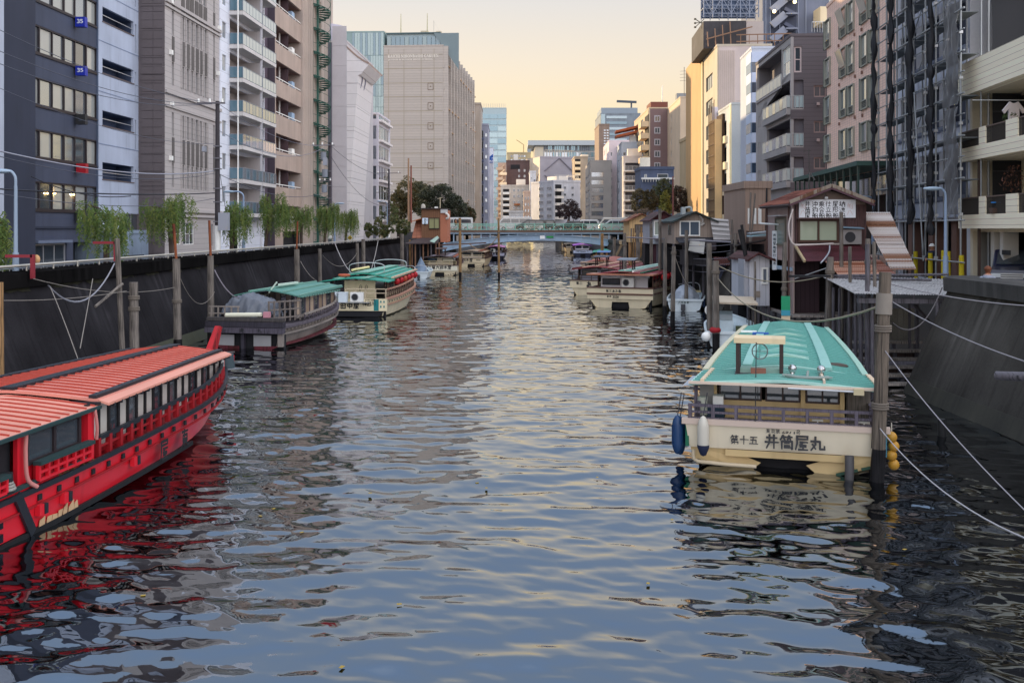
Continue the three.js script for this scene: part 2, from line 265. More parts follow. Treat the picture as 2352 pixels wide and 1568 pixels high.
  grid(f, a0, a1, y0, y1, nx, ny, fx, fy, o = {}) { const cw = (a1 - a0) / nx, ch = (y1 - y0) / ny; for (let j = 0; j < ny; j++) for (let i = 0; i < nx; i++) { if (o.skip && hash(i, j, o.skip) < .18) continue; this.win(f, [a0 + cw * (i + .5 - fx / 2), y0 + ch * (j + .5 - fy / 2), a0 + cw * (i + .5 + fx / 2), y0 + ch * (j + .5 + fy / 2)], { cols: 1, one: true, ...o }); } }
  hole(f, r, back = dark, dd = .9) { if (f === 'e') { if (this.left) r[2] = Math.min(r[2], this.D - .26); else r[0] = Math.max(r[0], .26); } this.holes[f].push(r); const [a0, y0, a1, y1] = r; this.part('recess', f, [gb(a0, a1, y0, y1, -dd - .02, -dd), gb(a0 - .02, a0 + .001, y0, y1, -dd, -.2), gb(a1 - .001, a1 + .02, y0, y1, -dd, -.2), gb(a0, a1, y1 - .001, y1 + .02, -dd, -.2), gb(a0, a1, y0 - .02, y0 + .001, -dd, -.2)], back); this.cut = Math.max(this.cut ?? 0, dd + .05); }
  band(name, f, a0, a1, y0, y1, out, mat, zin = .003) { return this.part(name, f, gb(a0, a1, y0, y1, zin, out), mat); }
  balcony(f, a0, a1, y, out, h, o = {}) {                                      // slab at y with a railing of the wanted kind
    const { slab: sm = white, th = .18, kind = 'bars', rail = alu, panel = frosted, n = 6, ends = true } = o, b = this.part('balcony', f, [gb(a0, a1, y - th, y, .004, out)], sm), H = h, z0 = out - .05, z1 = out - .01;
    if (kind === 'solid') { this.part('parapet', f, [gb(a0, a1, y + .002, y + H, out - .12, out - .002), ...(ends ? [gb(a0, a0 + .12, y + .002, y + H, .004, out - .122), gb(a1 - .12, a1, y + .002, y + H, .004, out - .122)] : [])], o.parapet ?? sm, b); if (o.cap) this.part('rail', f, [gb(a0, a1, y + H + .12, y + H + .17, out - .09, out - .04)], rail, b); return b; }
    const rl = [gb(a0, a1, y + H - .04, y + H, z0, z1 + .01), gb(a0, a0 + .04, y + H - .04, y + H, .004, z0 - .001), gb(a1 - .04, a1, y + H - .04, y + H, .004, z0 - .001)];
    for (let i = 0; i <= n; i++) { const x = a0 + .02 + (a1 - a0 - .04) * i / n; rl.push(gb(x - .02, x + .02, y + .002, y + H - .042, z0, z1)); }
    rl.push(gb(a0, a0 + .04, y + .002, y + H - .042, .01, .05), gb(a1 - .04, a1, y + .002, y + H - .042, .01, .05));
    this.part('rail', f, rl, rail, b);
    if (kind === 'glass') { for (let i = 0; i < n; i++) { const w = (a1 - a0 - .04) / n, x = a0 + .02 + w * i; this.part('glass_panel', f, gb(x + .03, x + w - .03, y + .06, y + H - .05, z0 + .01, z0 + .025), Array.isArray(panel) ? panel[i % panel.length] : panel, b); } if (ends) for (const x of [a0 + .015, a1 - .03]) this.part('glass_panel', f, gb(x, x + .015, y + .06, y + H - .05, .06, z0 - .01), o.endPanel ?? panel, b); }
    else { const q = []; const m = Math.round((a1 - a0) / .14); for (let i = 0; i < m; i++) { const x = a0 + (a1 - a0) * (i + .5) / m; q.push(gb(x - .01, x + .01, y + .06, y + H - .05, z0 + .01, z0 + .03)); } if (m < 60) this.part('baluster', f, q, rail, b); }
    return b;
  }
  done(mat, o = {}) {
    const { L, D, H, t } = this, c = (this.cut ?? 0) + t, hf = this.holes.f.map(([a, b, c2, d]) => rect(a, b, c2, d)), he = this.holes.e.map(([a, b, c2, d]) => rect(a, b, c2, d));
    const front = this.at('f', ext(rect(0, 0, L, H), t - .002, hf).translate(0, 0, -t + .002));
    const e0 = this.left ? 0 : t, e1 = this.left ? D - t : D;
    const clip = he.map((r) => r);
    const end = this.at('e', ext(rect(e0, 0, e1, H), t - .002, clip).translate(0, 0, -t + .002));
    const core = this.left ? gb(c, L - .002, 0, H - .003, -D + .002, -c) : gb(.002, L - c, 0, H - .003, -D + .002, -c), rim = [];
    rim.push(gb(this.left ? t : .002, this.left ? L - .002 : L - t, H - .02, H - .001, -c - .01, -t));   // closes the slit between panel and core at the top
    rim.push(this.left ? gb(t, c + .01, H - .02, H - .0015, -D, -t) : gb(L - c - .01, L - t, H - .02, H - .0015, -D, -t));
    obj('wall', [front, core, ...rim, ...(o.same === false ? [] : [end])], mat, this.g);
    if (o.same === false) obj('end_wall', end, o.end ?? mat, this.g);
    const pm = o.parapet ?? mat; if (o.roof !== false) { const r = gb(0, L, H + .001, H + .02, -D, 0); obj('roof', [gb(-.04, L + .04, H + .001, H + .25, -.25, .05), gb(-.04, L + .04, H + .001, H + .25, -D, -D + .25), gb(-.04, .25, H + .001, H + .245, -D + .251, -.251), gb(L - .25, L + .04, H + .001, H + .245, -D + .251, -.251)], pm, this.g); }
    return this.g;
  }
}
const mixw = [mirror, mirror, glass, pale, pale], mixd = [glass, glass, mirror];
// ================= left bank, near to far =================
{ // the dark building at the frame's edge
  const b = new Bld('office_building', 'plain dark charcoal building at the far left edge behind the street lamp', { X0: -30.0, sl: .0365, near: -1500, Zf: 58.5, H: 24, D: 16 });
  b.done(G('#2b3040', { k: 1.4 }));
  const c = new Bld('office_building', 'pale narrow wall strip at the extreme left beside the charcoal wall', { X0: -29.2, sl: .0365, near: -200, far: 8, H: 22, D: 4 });
  for (let i = 0; i < 7; i++) c.win('f', [c.L - 1.2, 1 + i * 3, c.L - .4, 2.4 + i * 3], { cols: 1, pane: mixw });
  c.done(G('#9aa0ac'));
}
{ // A: dark blue-grey offices with wide window bands
  const b = new Bld('office_building', 'dark blue-grey office building with wide brown-framed window bands', { X0: -30.6, sl: .0365, near: 61.5, far: 224.5, H: 25, D: 15 });
  const fm = M('#2a2328', { r: .5 }), warm = [mirror, mirror, pale, mirror, pale, glass];
  const r = [[-74, -9], [48, 113.7], [170, 235.6], [292, 358.6], [414, 481]];
  r.forEach(([t, bt], k) => {
    const [a0, y0, , y1] = b.px('f', 63, t, 221, bt), e = [63, 91, 121, 148, 173, 199, 221.5].map((x) => b.ax('f', x)); b.holes.f.push([a0, y0, e[6], y1]);
    const fr = [gb(e[0], e[6], y0, y0 + .09, -.2, -.02), gb(e[0], e[6], y1 - .09, y1, -.2, -.02)];
    e.forEach((x, i) => { const w = i % 2 ? .07 : .045; fr.push(gb(i ? x - w : x, i < 6 ? x + w : x, y0 + .09, y1 - .09, -.2, -.03)); });
    const w = b.part('window', 'f', fr, fm);
    for (let i = 0; i < 6; i++) b.part('pane', 'f', gb(e[i] + .05, e[i + 1] - .05, y0 + .1, y1 - .1, -.15, -.135), k === 0 || k === 2 ? (i % 3 === 1 ? mirror : pale) : warm[(i * 5 + k * 3) % 6], w);
    b.band('sill', 'f', e[0] - .1, e[6] + .1, y0 - .12, y0 - .002, .07, fm);
  });
  const shop = b.px('f', 76, 560, 152, 630); shop[1] = .05; const sw = b.win('f', shop, { cols: 3, frame: alu, pane: [glass], fw: .09 });
  const door = b.px('f', 167, 556, 218, 640); door[1] = .02; b.hole('f', door, M([.02, .026, .03], { r: .5 }), 1.1);
  const y = b.ay('f', 62, 525); b.band('ledge', 'f', 0, b.L, y, y + .14, .1, G('#232938'));
  for (const yy of [500, 545]) { const q = b.ay('f', 62, yy); b.band('joint', 'f', .1, b.L - .1, q, q + .03, .012, G('#3a4156')); }
  b.band('awning', 'f', shop[0] - .1, shop[2] + .1, shop[3] + .03, shop[3] + .2, .35, G('#5c6577'));
  b.band('drainpipe', 'f', b.L - .25, b.L - .17, 0, b.H, .09, G('#4a5568'));
  b.done(G('#4b5266', { k: 1.0 }));
  // sign boxes standing out from the wall
  const sign = (x0, y0, x1, y1, c, lab, fn) => {
    const q = b.px('f', x0, y0, x1 + 2, y1), wx = b.g.localToWorld(V((q[0] + q[2]) / 2, (q[1] + q[3]) / 2, .25)); b.g.updateMatrixWorld(true); const p = b.g.localToWorld(V((q[0] + q[2]) / 2, (q[1] + q[3]) / 2, .45));
    const s = thing('sign', lab, 'sign', p, 0, null), Wd = .62, h = q[3] - q[1];
    obj('box', bx(Wd, h, .42, 0, 0, 0), c, s); obj('bracket', bx(.5, .06, .06, -.4, h * .3, -.1), black, s); fn(s, Wd, h); return s;
  };
  const bl = M('#1b2fa8', { r: .45 }), t35 = (s, w, h) => { obj('lettering', fit('35', w * .62, h * .42).translate(-w * .31, -h * .16, .205), M('#e9edf5'), s); };
  b.g.updateMatrixWorld(true);
  sign(157, 34, 181, 57, bl, 'blue box sign with white 35, uppermost on the dark building', t35);
  sign(158, 148, 181, 170, bl, 'blue box sign with white 35 below the uppermost window bands', t35);
  sign(158, 260, 181, 283, black, 'blank black box sign below the third window band', (s, w, h) => obj('mark', ext([[-.14, -.06], [.14, -.06], [0, .05]], .01).translate(0, -.05, .208), M('#3a4250'), s));
  sign(159, 374, 183, 396, M('#a81626', { r: .45 }), 'red box sign above the lowest window band', (s, w, h) => obj('lettering', [bx(.2, .03, .02, -.05, .08, .215), bx(.26, .03, .02, 0, 0, .215)], M('#c9485a'), s));
  sign(159, 486, 181, 510, black, 'black box sign with a slanted white letter A', (s, w, h) => obj('lettering', fit('A', .26, .5, serif).applyMatrix4(new THREE.Matrix4().set(1, .35, 0, 0, 0, 1, 0, 0, 0, 0, 1, 0, 0, 0, 0, 1)).translate(-.2, -.26, .2), M('#dfe6ee'), s));
  // pendant bulbs behind the lowest band, wall lamps
  for (const [x, yy, lab] of [[71, 442, 'leftmost'], [110, 444, 'second'], [127, 444, 'third'], [170, 447, 'rightmost']]) {
    const a = b.ax('f', x), h = b.ay('f', x, yy), p = b.g.localToWorld(V(a, h, -.05));
    const s = thing('pendant_lamp', lab + ' of four small lit bulbs hanging in the lowest window band', 'lamp', p, 0); obj('bulb', new THREE.SphereGeometry(.07, 8, 6), lamp([1, .62, .22], 2), s); glow(s, [1, .62, .22], .35, .12); obj('cord', cyl(V(0, .06, 0), V(0, .5, 0), .01), black, s);
  }
  for (const [x, yy, lab] of [[71, 596, 'oval paper-like wall lamp left of the shop window'], [226, 583, 'oval paper-like wall lamp right of the doorway']]) {
    const p = b.g.localToWorld(V(b.ax('f', x), b.ay('f', x, yy), .3)), s = thing('wall_lamp', lab, 'lamp', p); const g = new THREE.SphereGeometry(.28, 14, 10).scale(.75, 1.05, .75); obj('shade', g, M('#e8b27a', { r: .6 }), s); obj('bracket', bx(.4, .04, .04, -.25, 0, -.05), black, s);
  }
}
{ // B: pale blue rendered block with loggia slots
  const b = new Bld('apartment_building', 'pale blue rendered building with long dark loggia slots', { X0: -30.6, sl: .0365, near: 225.5, far: 327, H: 25, D: 14 });
  for (const [t, q] of [[-103, -70], [14.5, 48], [133.6, 166.5], [253, 287], [372, 410.7]]) {
    const r = b.px('f', 234.4, t, 306, q); b.hole('f', r, G('#39445a'), 1.3);
    const [a0, y0, a1, y1] = r, w = b.part('window', 'f', [gb(a0 + .1, a0 + .17, y0, y1, -1.27, -1.18), gb(a0 + 1.2, a0 + 1.28, y0, y1, -1.27, -1.18), gb(a0 + 1.9, a0 + 1.98, y0, y1, -1.27, -1.18)], M('#6e5c4c')); b.part('pane', 'f', gb(a0 + .17, a0 + 1.9, y0, y1, -1.26, -1.22), glass, w);
    b.part('sill', 'f', gb(a0 - .05, a1 + .05, y0 - .07, y0 - .002, -.2, .05), M('#6d5f5c'), b.g); b.part('handrail', 'f', gb(a0, a1, y0 + .45, y0 + .5, -.14, -.1), alu, b.g);
  }
  for (const [t, q] of [[-55, 15], [55, 122], [165, 234], [275, 344], [390, 455]]) b.w('f', 309, t, 312.2, q, { cols: 1, pane: M([.03, .035, .05]) });
  for (const yy of [-20, 92, 209, 330]) { const q = b.ay('f', 226, yy); b.band('joint', 'f', .02, b.L - .02, q, q + .06, .02, G('#6f7a90')); }
  b.w('f', 232, 489, 281, 538, { cols: 4, rows: 9, pane: G('#b9bfca'), frame: white, fw: .04, one: true }); b.w('f', 284, 490, 322, 536, { cols: 2 });
  b.band('downpipe', 'f', b.L - .3, b.L - .2, 0, b.H, .1, G('#8c97ab'));
  b.done(G('#aab3c4', { k: 1.35 }));
  const gz = b.Zn, gg = new Bld('garage', 'concrete garage block stained with drips beside the pale blue building', { X0: -29.0, sl: .0365, near: 262, far: 340, top: 537, D: 3.2, cat: 'garage' });
  gg.hole('f', gg.px('f', 270, 588, 330, 660).map((v, i) => (i === 1 ? .03 : v)), M([.06, .055, .06]), .3);
  { const r = gg.px('f', 270, 588, 312, 660); gg.part('roller_shutter', 'f', Array.from({ length: 9 }, (_, i) => gb(r[0], r[2], .05 + i * .14, .17 + i * .14, -.3, -.26)), G('#6b6470')); const s = new THREE.CylinderGeometry(.3, .3, .08, 16).rotateX(Math.PI / 2).translate(gg.ax('f', 320), 1.3, -.2); gg.part('mirror', 'f', s, mirror); }
  gg.done(M('#8fa0b4', { t: T.streak, k: 1.5 }));
}
{ // C: brown-grey stone building
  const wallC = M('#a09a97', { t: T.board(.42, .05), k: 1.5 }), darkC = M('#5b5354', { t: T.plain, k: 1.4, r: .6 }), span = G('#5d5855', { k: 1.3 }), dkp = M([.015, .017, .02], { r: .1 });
  const b = new Bld('office_building', 'grey-mauve stone office building with dark side wall and tall slot windows', { X0: -28.6, sl: .0365, near: 378, far: 505, H: 30, D: 13 });
  const fr = alu, slots = [[417, 422], [428, 433], [437, 443], [448, 454], [458, 463], [468, 473.5]];
  const rows = [[-72, -20], [37.5, 92.6], [152, 204], [265, 319], [379, 432]];
  for (const [t, q] of rows) {
    const y0 = b.ay('f', 417, q), y1 = b.ay('f', 417, t);
    slots.forEach(([x0, x1]) => b.win('f', [b.ax('f', x0) - .12, y0, b.ax('f', x1) + .06, y1], { cols: 1, rows: 2, frame: fr, deep: .2, fw: .03, pane: [dkp, dkp, mirror], one: true }));
    for (const [x0, x1] of [[394, 398], [489, 492]]) b.win('f', [b.ax('f', x0), y0, b.ax('f', x1) + .1, y1], { cols: 1, deep: .18, one: true, pane: dkp });
  }
  for (let k = 0; k < 4; k++) { // dark spandrels under the windows
    if (k === 2) continue; const y1 = b.ay('f', 417, rows[k][1]) - .06, y0 = b.ay('f', 417, rows[k + 1][0]) + .06;
    slots.forEach(([x0, x1], i) => b.band('spandrel_panel', 'f', b.ax('f', x0) - .14, b.ax('f', x1) + .08, y0, y1, .04, span));
    for (const [x0, x1] of [[394, 398], [489, 492]]) b.band('spandrel_panel', 'f', b.ax('f', x0), b.ax('f', x1) + .1, y0, y1, .04, span);
  }
  for (let i = 0; i < 7; i++) { const x = b.ax('f', 415 + i * 10.2); b.band('mullion', 'f', x - .06, x + .06, b.ay('f', 417, 432), b.ay('f', 417, 265), .09, wallC); b.band('mullion', 'f', x - .06, x + .06, b.ay('f', 417, 204), b.ay('f', 417, 37), .09, wallC); }
  const cor = (t, q, o) => { const y1 = b.ay('f', 378, t), y0 = b.ay('f', 378, q); b.band('cornice', 'f', -.0, b.L, y1 - .25, y1, o + .12, wallC); b.band('cornice', 'f', 0, b.L, y0, y0 + .18, o + .08, wallC); };
  cor(204, 243, .05); cor(478, 497, .1); cor(-6, 12, .05);
  for (const [x, y] of [[390, 3], [389, 120], [391, 238], [389, 363], [500, 64], [497, 168]]) b.part('vent_hood', 'f', bx(.3, .34, .22, b.ax('f', x), b.ay('f', x, y), .12), white);
  // ground floor
  b.w('f', 392, 512, 416, 562, { cols: 2, rows: 2, frame: white }); b.w('f', 420, 512, 446, 562, { cols: 3, rows: 2, frame: white, pane: [mirror, glass] }); b.w('f', 484, 515, 489, 566, { cols: 1 });
  b.hole('f', b.px('f', 396, 600, 443, 640).map((v, i) => (i === 1 ? .02 : v)), M([.09, .085, .09]), .4);
  for (const [t, q, n] of [[-20, 480, 1]]) { // stone courses of the dark side, each slab its own
    const D0 = b.D - 1.75; let y = b.H - .1, k = 0;
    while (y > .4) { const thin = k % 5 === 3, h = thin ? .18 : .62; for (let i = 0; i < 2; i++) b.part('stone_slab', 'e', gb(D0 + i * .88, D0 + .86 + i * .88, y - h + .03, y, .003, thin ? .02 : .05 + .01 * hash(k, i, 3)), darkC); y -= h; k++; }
  }
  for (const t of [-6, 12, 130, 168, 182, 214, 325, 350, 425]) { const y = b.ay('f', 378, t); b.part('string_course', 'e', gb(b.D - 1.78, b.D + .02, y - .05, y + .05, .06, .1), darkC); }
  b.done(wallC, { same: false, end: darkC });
}
{ // D: white block with glass balconies
  const w0 = PL('#c9ccd4', { t: T.board(.9, .03) });
  const b = new Bld('apartment_building', 'white apartment tower with stacked glass-fronted balconies', { X0: -28.5, sl: .0365, near: 505.5, far: 607, H: 33, D: 13 });
  const pitch = 75.9, fa = b.ax('f', 527), fb = b.ax('f', 605);
  for (let i = -2; i < 7; i++) {
    const yt = 3.5 + i * pitch; b.w('f', 510, yt + 44, 519, yt + 81, { cols: 2, pane: mixw });
    const ys = b.ay('f', 540, yt + 31) + .02; if (ys < .5) continue;
    b.hole('f', [fa, ys + .02, fb, ys + 2.35], G('#8d8580'), 1.2);
    b.part('door', 'f', gb(fa + .6, fa + 2.3, ys + .04, ys + 2.1, -1.19, -1.1), glass); b.part('door', 'f', gb(fb - 2.6, fb - .8, ys + .04, ys + 2.1, -1.19, -1.1), glass); b.part('partition', 'f', gb((fa + fb) / 2 + .6, (fa + fb) / 2 + .68, ys + .02, ys + 2.35, -1.1, 1.05), G('#a09a98'));
    const blue = M([.10, .19, .24], { r: .08, x: { clearcoat: 1 } });
    b.balcony('f', fa - .1, (fa + fb) / 2 + .55, ys, 1.25, 1.05, { kind: 'glass', n: 6, panel: i < 3 ? frosted : [mirror, blue], endPanel: blue, th: .34, slab: PL('#b9b5b2'), rail: M('#8a94a0', { r: .4 }) });
    b.balcony('f', (fa + fb) / 2 + .75, fb + .1, ys, 1.25, 1.05, { kind: 'glass', n: 5, panel: i < 3 ? frosted : [mirror, blue], endPanel: blue, th: .34, slab: PL('#b9b5b2'), rail: M('#8a94a0', { r: .4 }) });
    if (hash(i, 3, 8) > .3) b.part('chair', 'f', [gb(fa + .3, fa + .75, ys + .4, ys + .45, .3, .75), gb(fa + .3, fa + .35, ys + .45, ys + .85, .3, .75), gb(fa + .32, fa + .36, ys + .003, ys + .4, .32, .36), gb(fa + .7, fa + .74, ys + .003, ys + .4, .7, .74)], black);
    if (hash(i, 5, 8) > .4) b.part('air_conditioner', 'f', gb(fb - 1.0, fb - .3, ys + .01, ys + .6, .1, .4), white);
  }
  b.part('downpipe', 'f', [gb(fa - .35, fa - .25, 0, b.H, .8, .9)], white); b.part('column', 'f', [gb((fa + fb) / 2 + .58, (fa + fb) / 2 + .72, 0, b.H, 1.0, 1.2)], G('#b5b4b8'));
  b.hole('f', [fa, .05, fa + 3, 2.3], dark, .8);
  b.done(w0);
}
{ // E: brown apartment block with long loggias, mauve end wall
  const wE = PL('#9f8e82', { t: T.grime, k: 1.6 }), b = new Bld('apartment_building', 'brown apartment block with long concrete balcony bands and mauve end wall', { X0: -28.2, sl: .0365, near: 631, far: 694.5, H: 31, D: 12 });
  const rows = [[-28, 10], [55, 96], [136, 180], [218, 260], [304.7, 344.6], [385, 427], [470, 512]];
  rows.forEach(([t, q], i) => {
    const a0 = .35, a1 = b.L - .25, y0 = b.ay('f', 632, q), y1 = b.ay('f', 632, t) ; b.hole('f', [a0, y0, a1, y1], G('#6a5450'), 1.4);
    b.part('window', 'f', [gb(a0 + .5, a0 + 3.2, y0 + .05, y1 - .25, -1.39, -1.33)], M('#1c1a1e', { r: .2 })); b.part('window', 'f', [gb(a0 + 6, a0 + 8.2, y0 + .05, y1 - .25, -1.39, -1.33)], M('#1c1a1e', { r: .2 }));
    b.part('pipe', 'f', gb(a0 + 4.4, a0 + 4.52, y0, y1, -.9, -.78), white); b.part('partition', 'f', gb(a0 + 5.4, a0 + 5.48, y0, y1, -1.3, -.15), G('#4a3a3e'));
    b.part('water_heater', 'f', gb(a0 + 7.2, a0 + 8.4, y0, y0 + .75 + .2 * hash(i, 1, 4), -.7, -.2), hash(i, 2, 4) > .5 ? white : PL('#8aa0b5'));
    b.part('handrail', 'f', [gb(a0, a1, y0 + .2, y0 + .28, -.12, -.05), ...[0, .25, .5, .75, .99].map((k) => gb(a0 + (a1 - a0) * k, a0 + (a1 - a0) * k + .06, y0, y0 + .2, -.11, -.06))], white);
  });
  b.hole('f', [b.ax('f', 650), .02, b.ax('f', 690), 2.2], dark, .8);
  const em = PL('#7d707c'); for (let i = 0; i < 9; i++) b.part('joint', 'e', gb(.1, b.D - .02, i * 3.2 + 2, i * 3.2 + 2.05, .003, .012), G('#5c525e'));
  b.part('corner_strip', 'e', gb(b.D - .75, b.D + .01, 0, b.H, .015, .06), PL('#4a414b'));
  b.done(wE, { same: false, end: em, parapet: wE });
}
{ // F: pink finned building behind the spiral stair
  const b = new Bld('office_building', 'pinkish building with vertical fins behind the green spiral staircase', { X0: -28.0, sl: .0365, near: 695, far: 764, H: 33, D: 12 });
  for (let i = 0; i < 11; i++) { const y0 = 1 + i * 2.85; b.win('f', [1, y0, 3.2, y0 + 1.7], { cols: 2, one: true, pane: mixw }); b.win('f', [4.2, y0, 6.4, y0 + 1.7], { cols: 2, one: true, pane: mixw }); }
  for (let i = 0; i < 9; i++) { b.band('fin', 'f', .5 + i * .85, .62 + i * .85, 0, b.H - 3, .45, PL('#ada095')); }
  b.band('banner', 'f', .9, 1.5, b.H - 3.6, b.H - .4, .5, M('#b01c2c'));
  b.done(PL('#a3968c'));
  // spiral stair
  const Z = 119, c = P(729, 525, Z), s = thing('spiral_staircase', 'green steel spiral staircase tower beside the pinkish finned building', 'staircase', [c.x, GY, -Z]), gm = M('#2c6355', { r: .5, t: T.plain }), H = 31, R = 1.5, pitch = 2.8;
  obj('column', cyl(V(0, 0, 0), V(0, H, 0), .16, .16, 10), gm, s); obj('column', bx(.7, H, .5, -1.0, H / 2, .3), M('#27564b'), s);
  for (let k = 0; k < 11; k++) {
    const tr = []; for (let i = 0; i < 14; i++) { const a = i / 14 * Math.PI * 2 - .6, y = k * pitch + i / 14 * pitch, w = .46; tr.push(mesh([[0, y, 0], [R * Math.cos(a), y, R * Math.sin(a)], [R * Math.cos(a + w), y, R * Math.sin(a + w)], [0, y - .05, 0], [R * Math.cos(a), y - .17, R * Math.sin(a)], [R * Math.cos(a + w), y - .17, R * Math.sin(a + w)]], [[0, 1, 2], [3, 5, 4], [0, 3, 4, 1], [1, 4, 5, 2], [2, 5, 3, 0]])); }
    obj('tread', tr, gm, s); obj('landing', bx(1.9, .3, 1.1, -1.5, k * pitch - .12, 0), M('#205046'), s);
    const pts = []; for (let i = 0; i <= 16; i++) { const a = i / 16 * Math.PI * 2 - .6; pts.push(V(R * 1.02 * Math.cos(a), k * pitch + i / 16 * pitch + .95, R * 1.02 * Math.sin(a))); } obj('handrail', tube(pts, .03, 32, 4), gm, s);
    const pts2 = pts.map((p) => p.clone().add(V(0, -1.02, 0))); obj('stringer', tube(pts2, .06, 32, 4), gm, s);
  }
  const bars = []; for (let i = 0; i < 26; i++) { const a = i / 26 * Math.PI * 2; bars.push(bx(.022, H, .022, R * 1.04 * Math.cos(a), H / 2, R * 1.04 * Math.sin(a))); } for (let i = 0; i < 7; i++) bars.push(bx(.022, H, .022, -1.1 - i * .22, H / 2, .62)); bars.forEach((q) => obj('bar', q, gm, s));
}
{ // G: lilac metal-clad building with the leaning white river face
  const gm = PL('#aaa7a9'), lm = PL('#c2bfbf', { t: T.board(1.4, .02) }), Z = 127;
  const b = new Bld('office_building', 'lilac metal-panelled building with leaning white river face and curved roof edge', { X0: -25.6, sl: .0365, Zn: Z, Zf: 146, top: 97, D: 10 });
  for (let i = 0; i < 11; i++) for (let j = 0; j < 1; j++) { const y = .2 + i * 2.55; b.part('metal_panel', 'e', gb(b.D - 1.85, b.D - .03, y, y + 2.5, .004, .05), PL('#a9a6a9', { r: .5 })); }
  b.part('recess_panel', 'e', gb(b.D - 2.6, b.D - 1.9, 0, b.H, .004, .02), G('#5d5a66'));
  { const H0 = b.H - 2.2, n = 8; for (let i = 0; i < n; i++) { const y = i * H0 / n, y2 = (i + 1) * H0 / n - .04, o = (v) => .15 + 1.5 * Math.pow(v / H0, 1.4); b.part('cladding', 'f', mesh([[.02, y, 0], [b.L * .55, y, 0], [b.L * .55, y, o(y)], [.02, y, o(y)], [.02, y2, 0], [b.L * .55, y2, 0], [b.L * .55, y2, o(y2)], [.02, y2, o(y2)]], [[0, 1, 5, 4], [3, 2, 6, 7], [0, 3, 7, 4], [1, 2, 6, 5], [0, 1, 2, 3], [4, 5, 6, 7]].map((q) => q.slice())), lm); } }
  { const pts = []; for (let i = 0; i <= 8; i++) { const t = i / 8; pts.push([-.2 + t * 3.0, -.8 - 3.2 * t + .9 * t * t]); } b.part('gable_wall', 'f', ext([...pts.slice(0, 9), [1.7, -4.4], [-.2, -4.4]], b.L * .5).rotateY(-Math.PI / 2).translate(.05 + b.L * .5, b.H + .3, 0), lm); const top = pts.map(([x, y]) => [x, y + .25]).reverse(); b.part('curved_eave', 'f', ext([...pts, ...top], b.L * .55).rotateY(-Math.PI / 2).translate(b.L * .55, b.H + .3, 0), PL('#8f7c72')); }
  for (const y of [21, 21.01]) b.part('slot_mark', 'f', tube([V(2, 20.6, 1.35), V(2.3, 21.6, 1.55), V(2, 22.6, 1.6)].map((p) => p.clone().add(V(y === 21 ? 0 : 2.2, 0, 0))), .08, 8, 5), G('#6b6a74'));
  b.part('roof_tank', 'f', new THREE.CylinderGeometry(2.2, 2.2, 2.6, 20).translate(3, b.H + 1.3, -3.2), PL('#aaa8b4'));
  b.part('side_tower', 'f', gb(-.1, 1, b.H, b.H + 3, -6, -3.2), PL('#8d8a99'));
  b.done(gm);
  const c = new Bld('apartment_building', 'narrow pale building with glazed bay windows beside the leaning white wall', { X0: -25.0, sl: .0365, Zn: 147, Zf: 158, top: 262, D: 8 });
  for (let i = 0; i < 7; i++) { const y = .9 + i * 2.95; c.part('bay', 'f', gb(.3, c.L - .6, y - .35, y - .02, .004, .5), PL('#c9c3c0')); c.win('f', [.4, y, c.L - .8, y + 2.1], { cols: 4, rows: 1, pane: [mirror, pale, glass], frame: white }); c.win('e', [c.D - 1.7, y, c.D - .3, y + 2.0], { cols: 2, pane: [glass, mirror] }); }
  c.done(PL('#b9b6bd'));
}
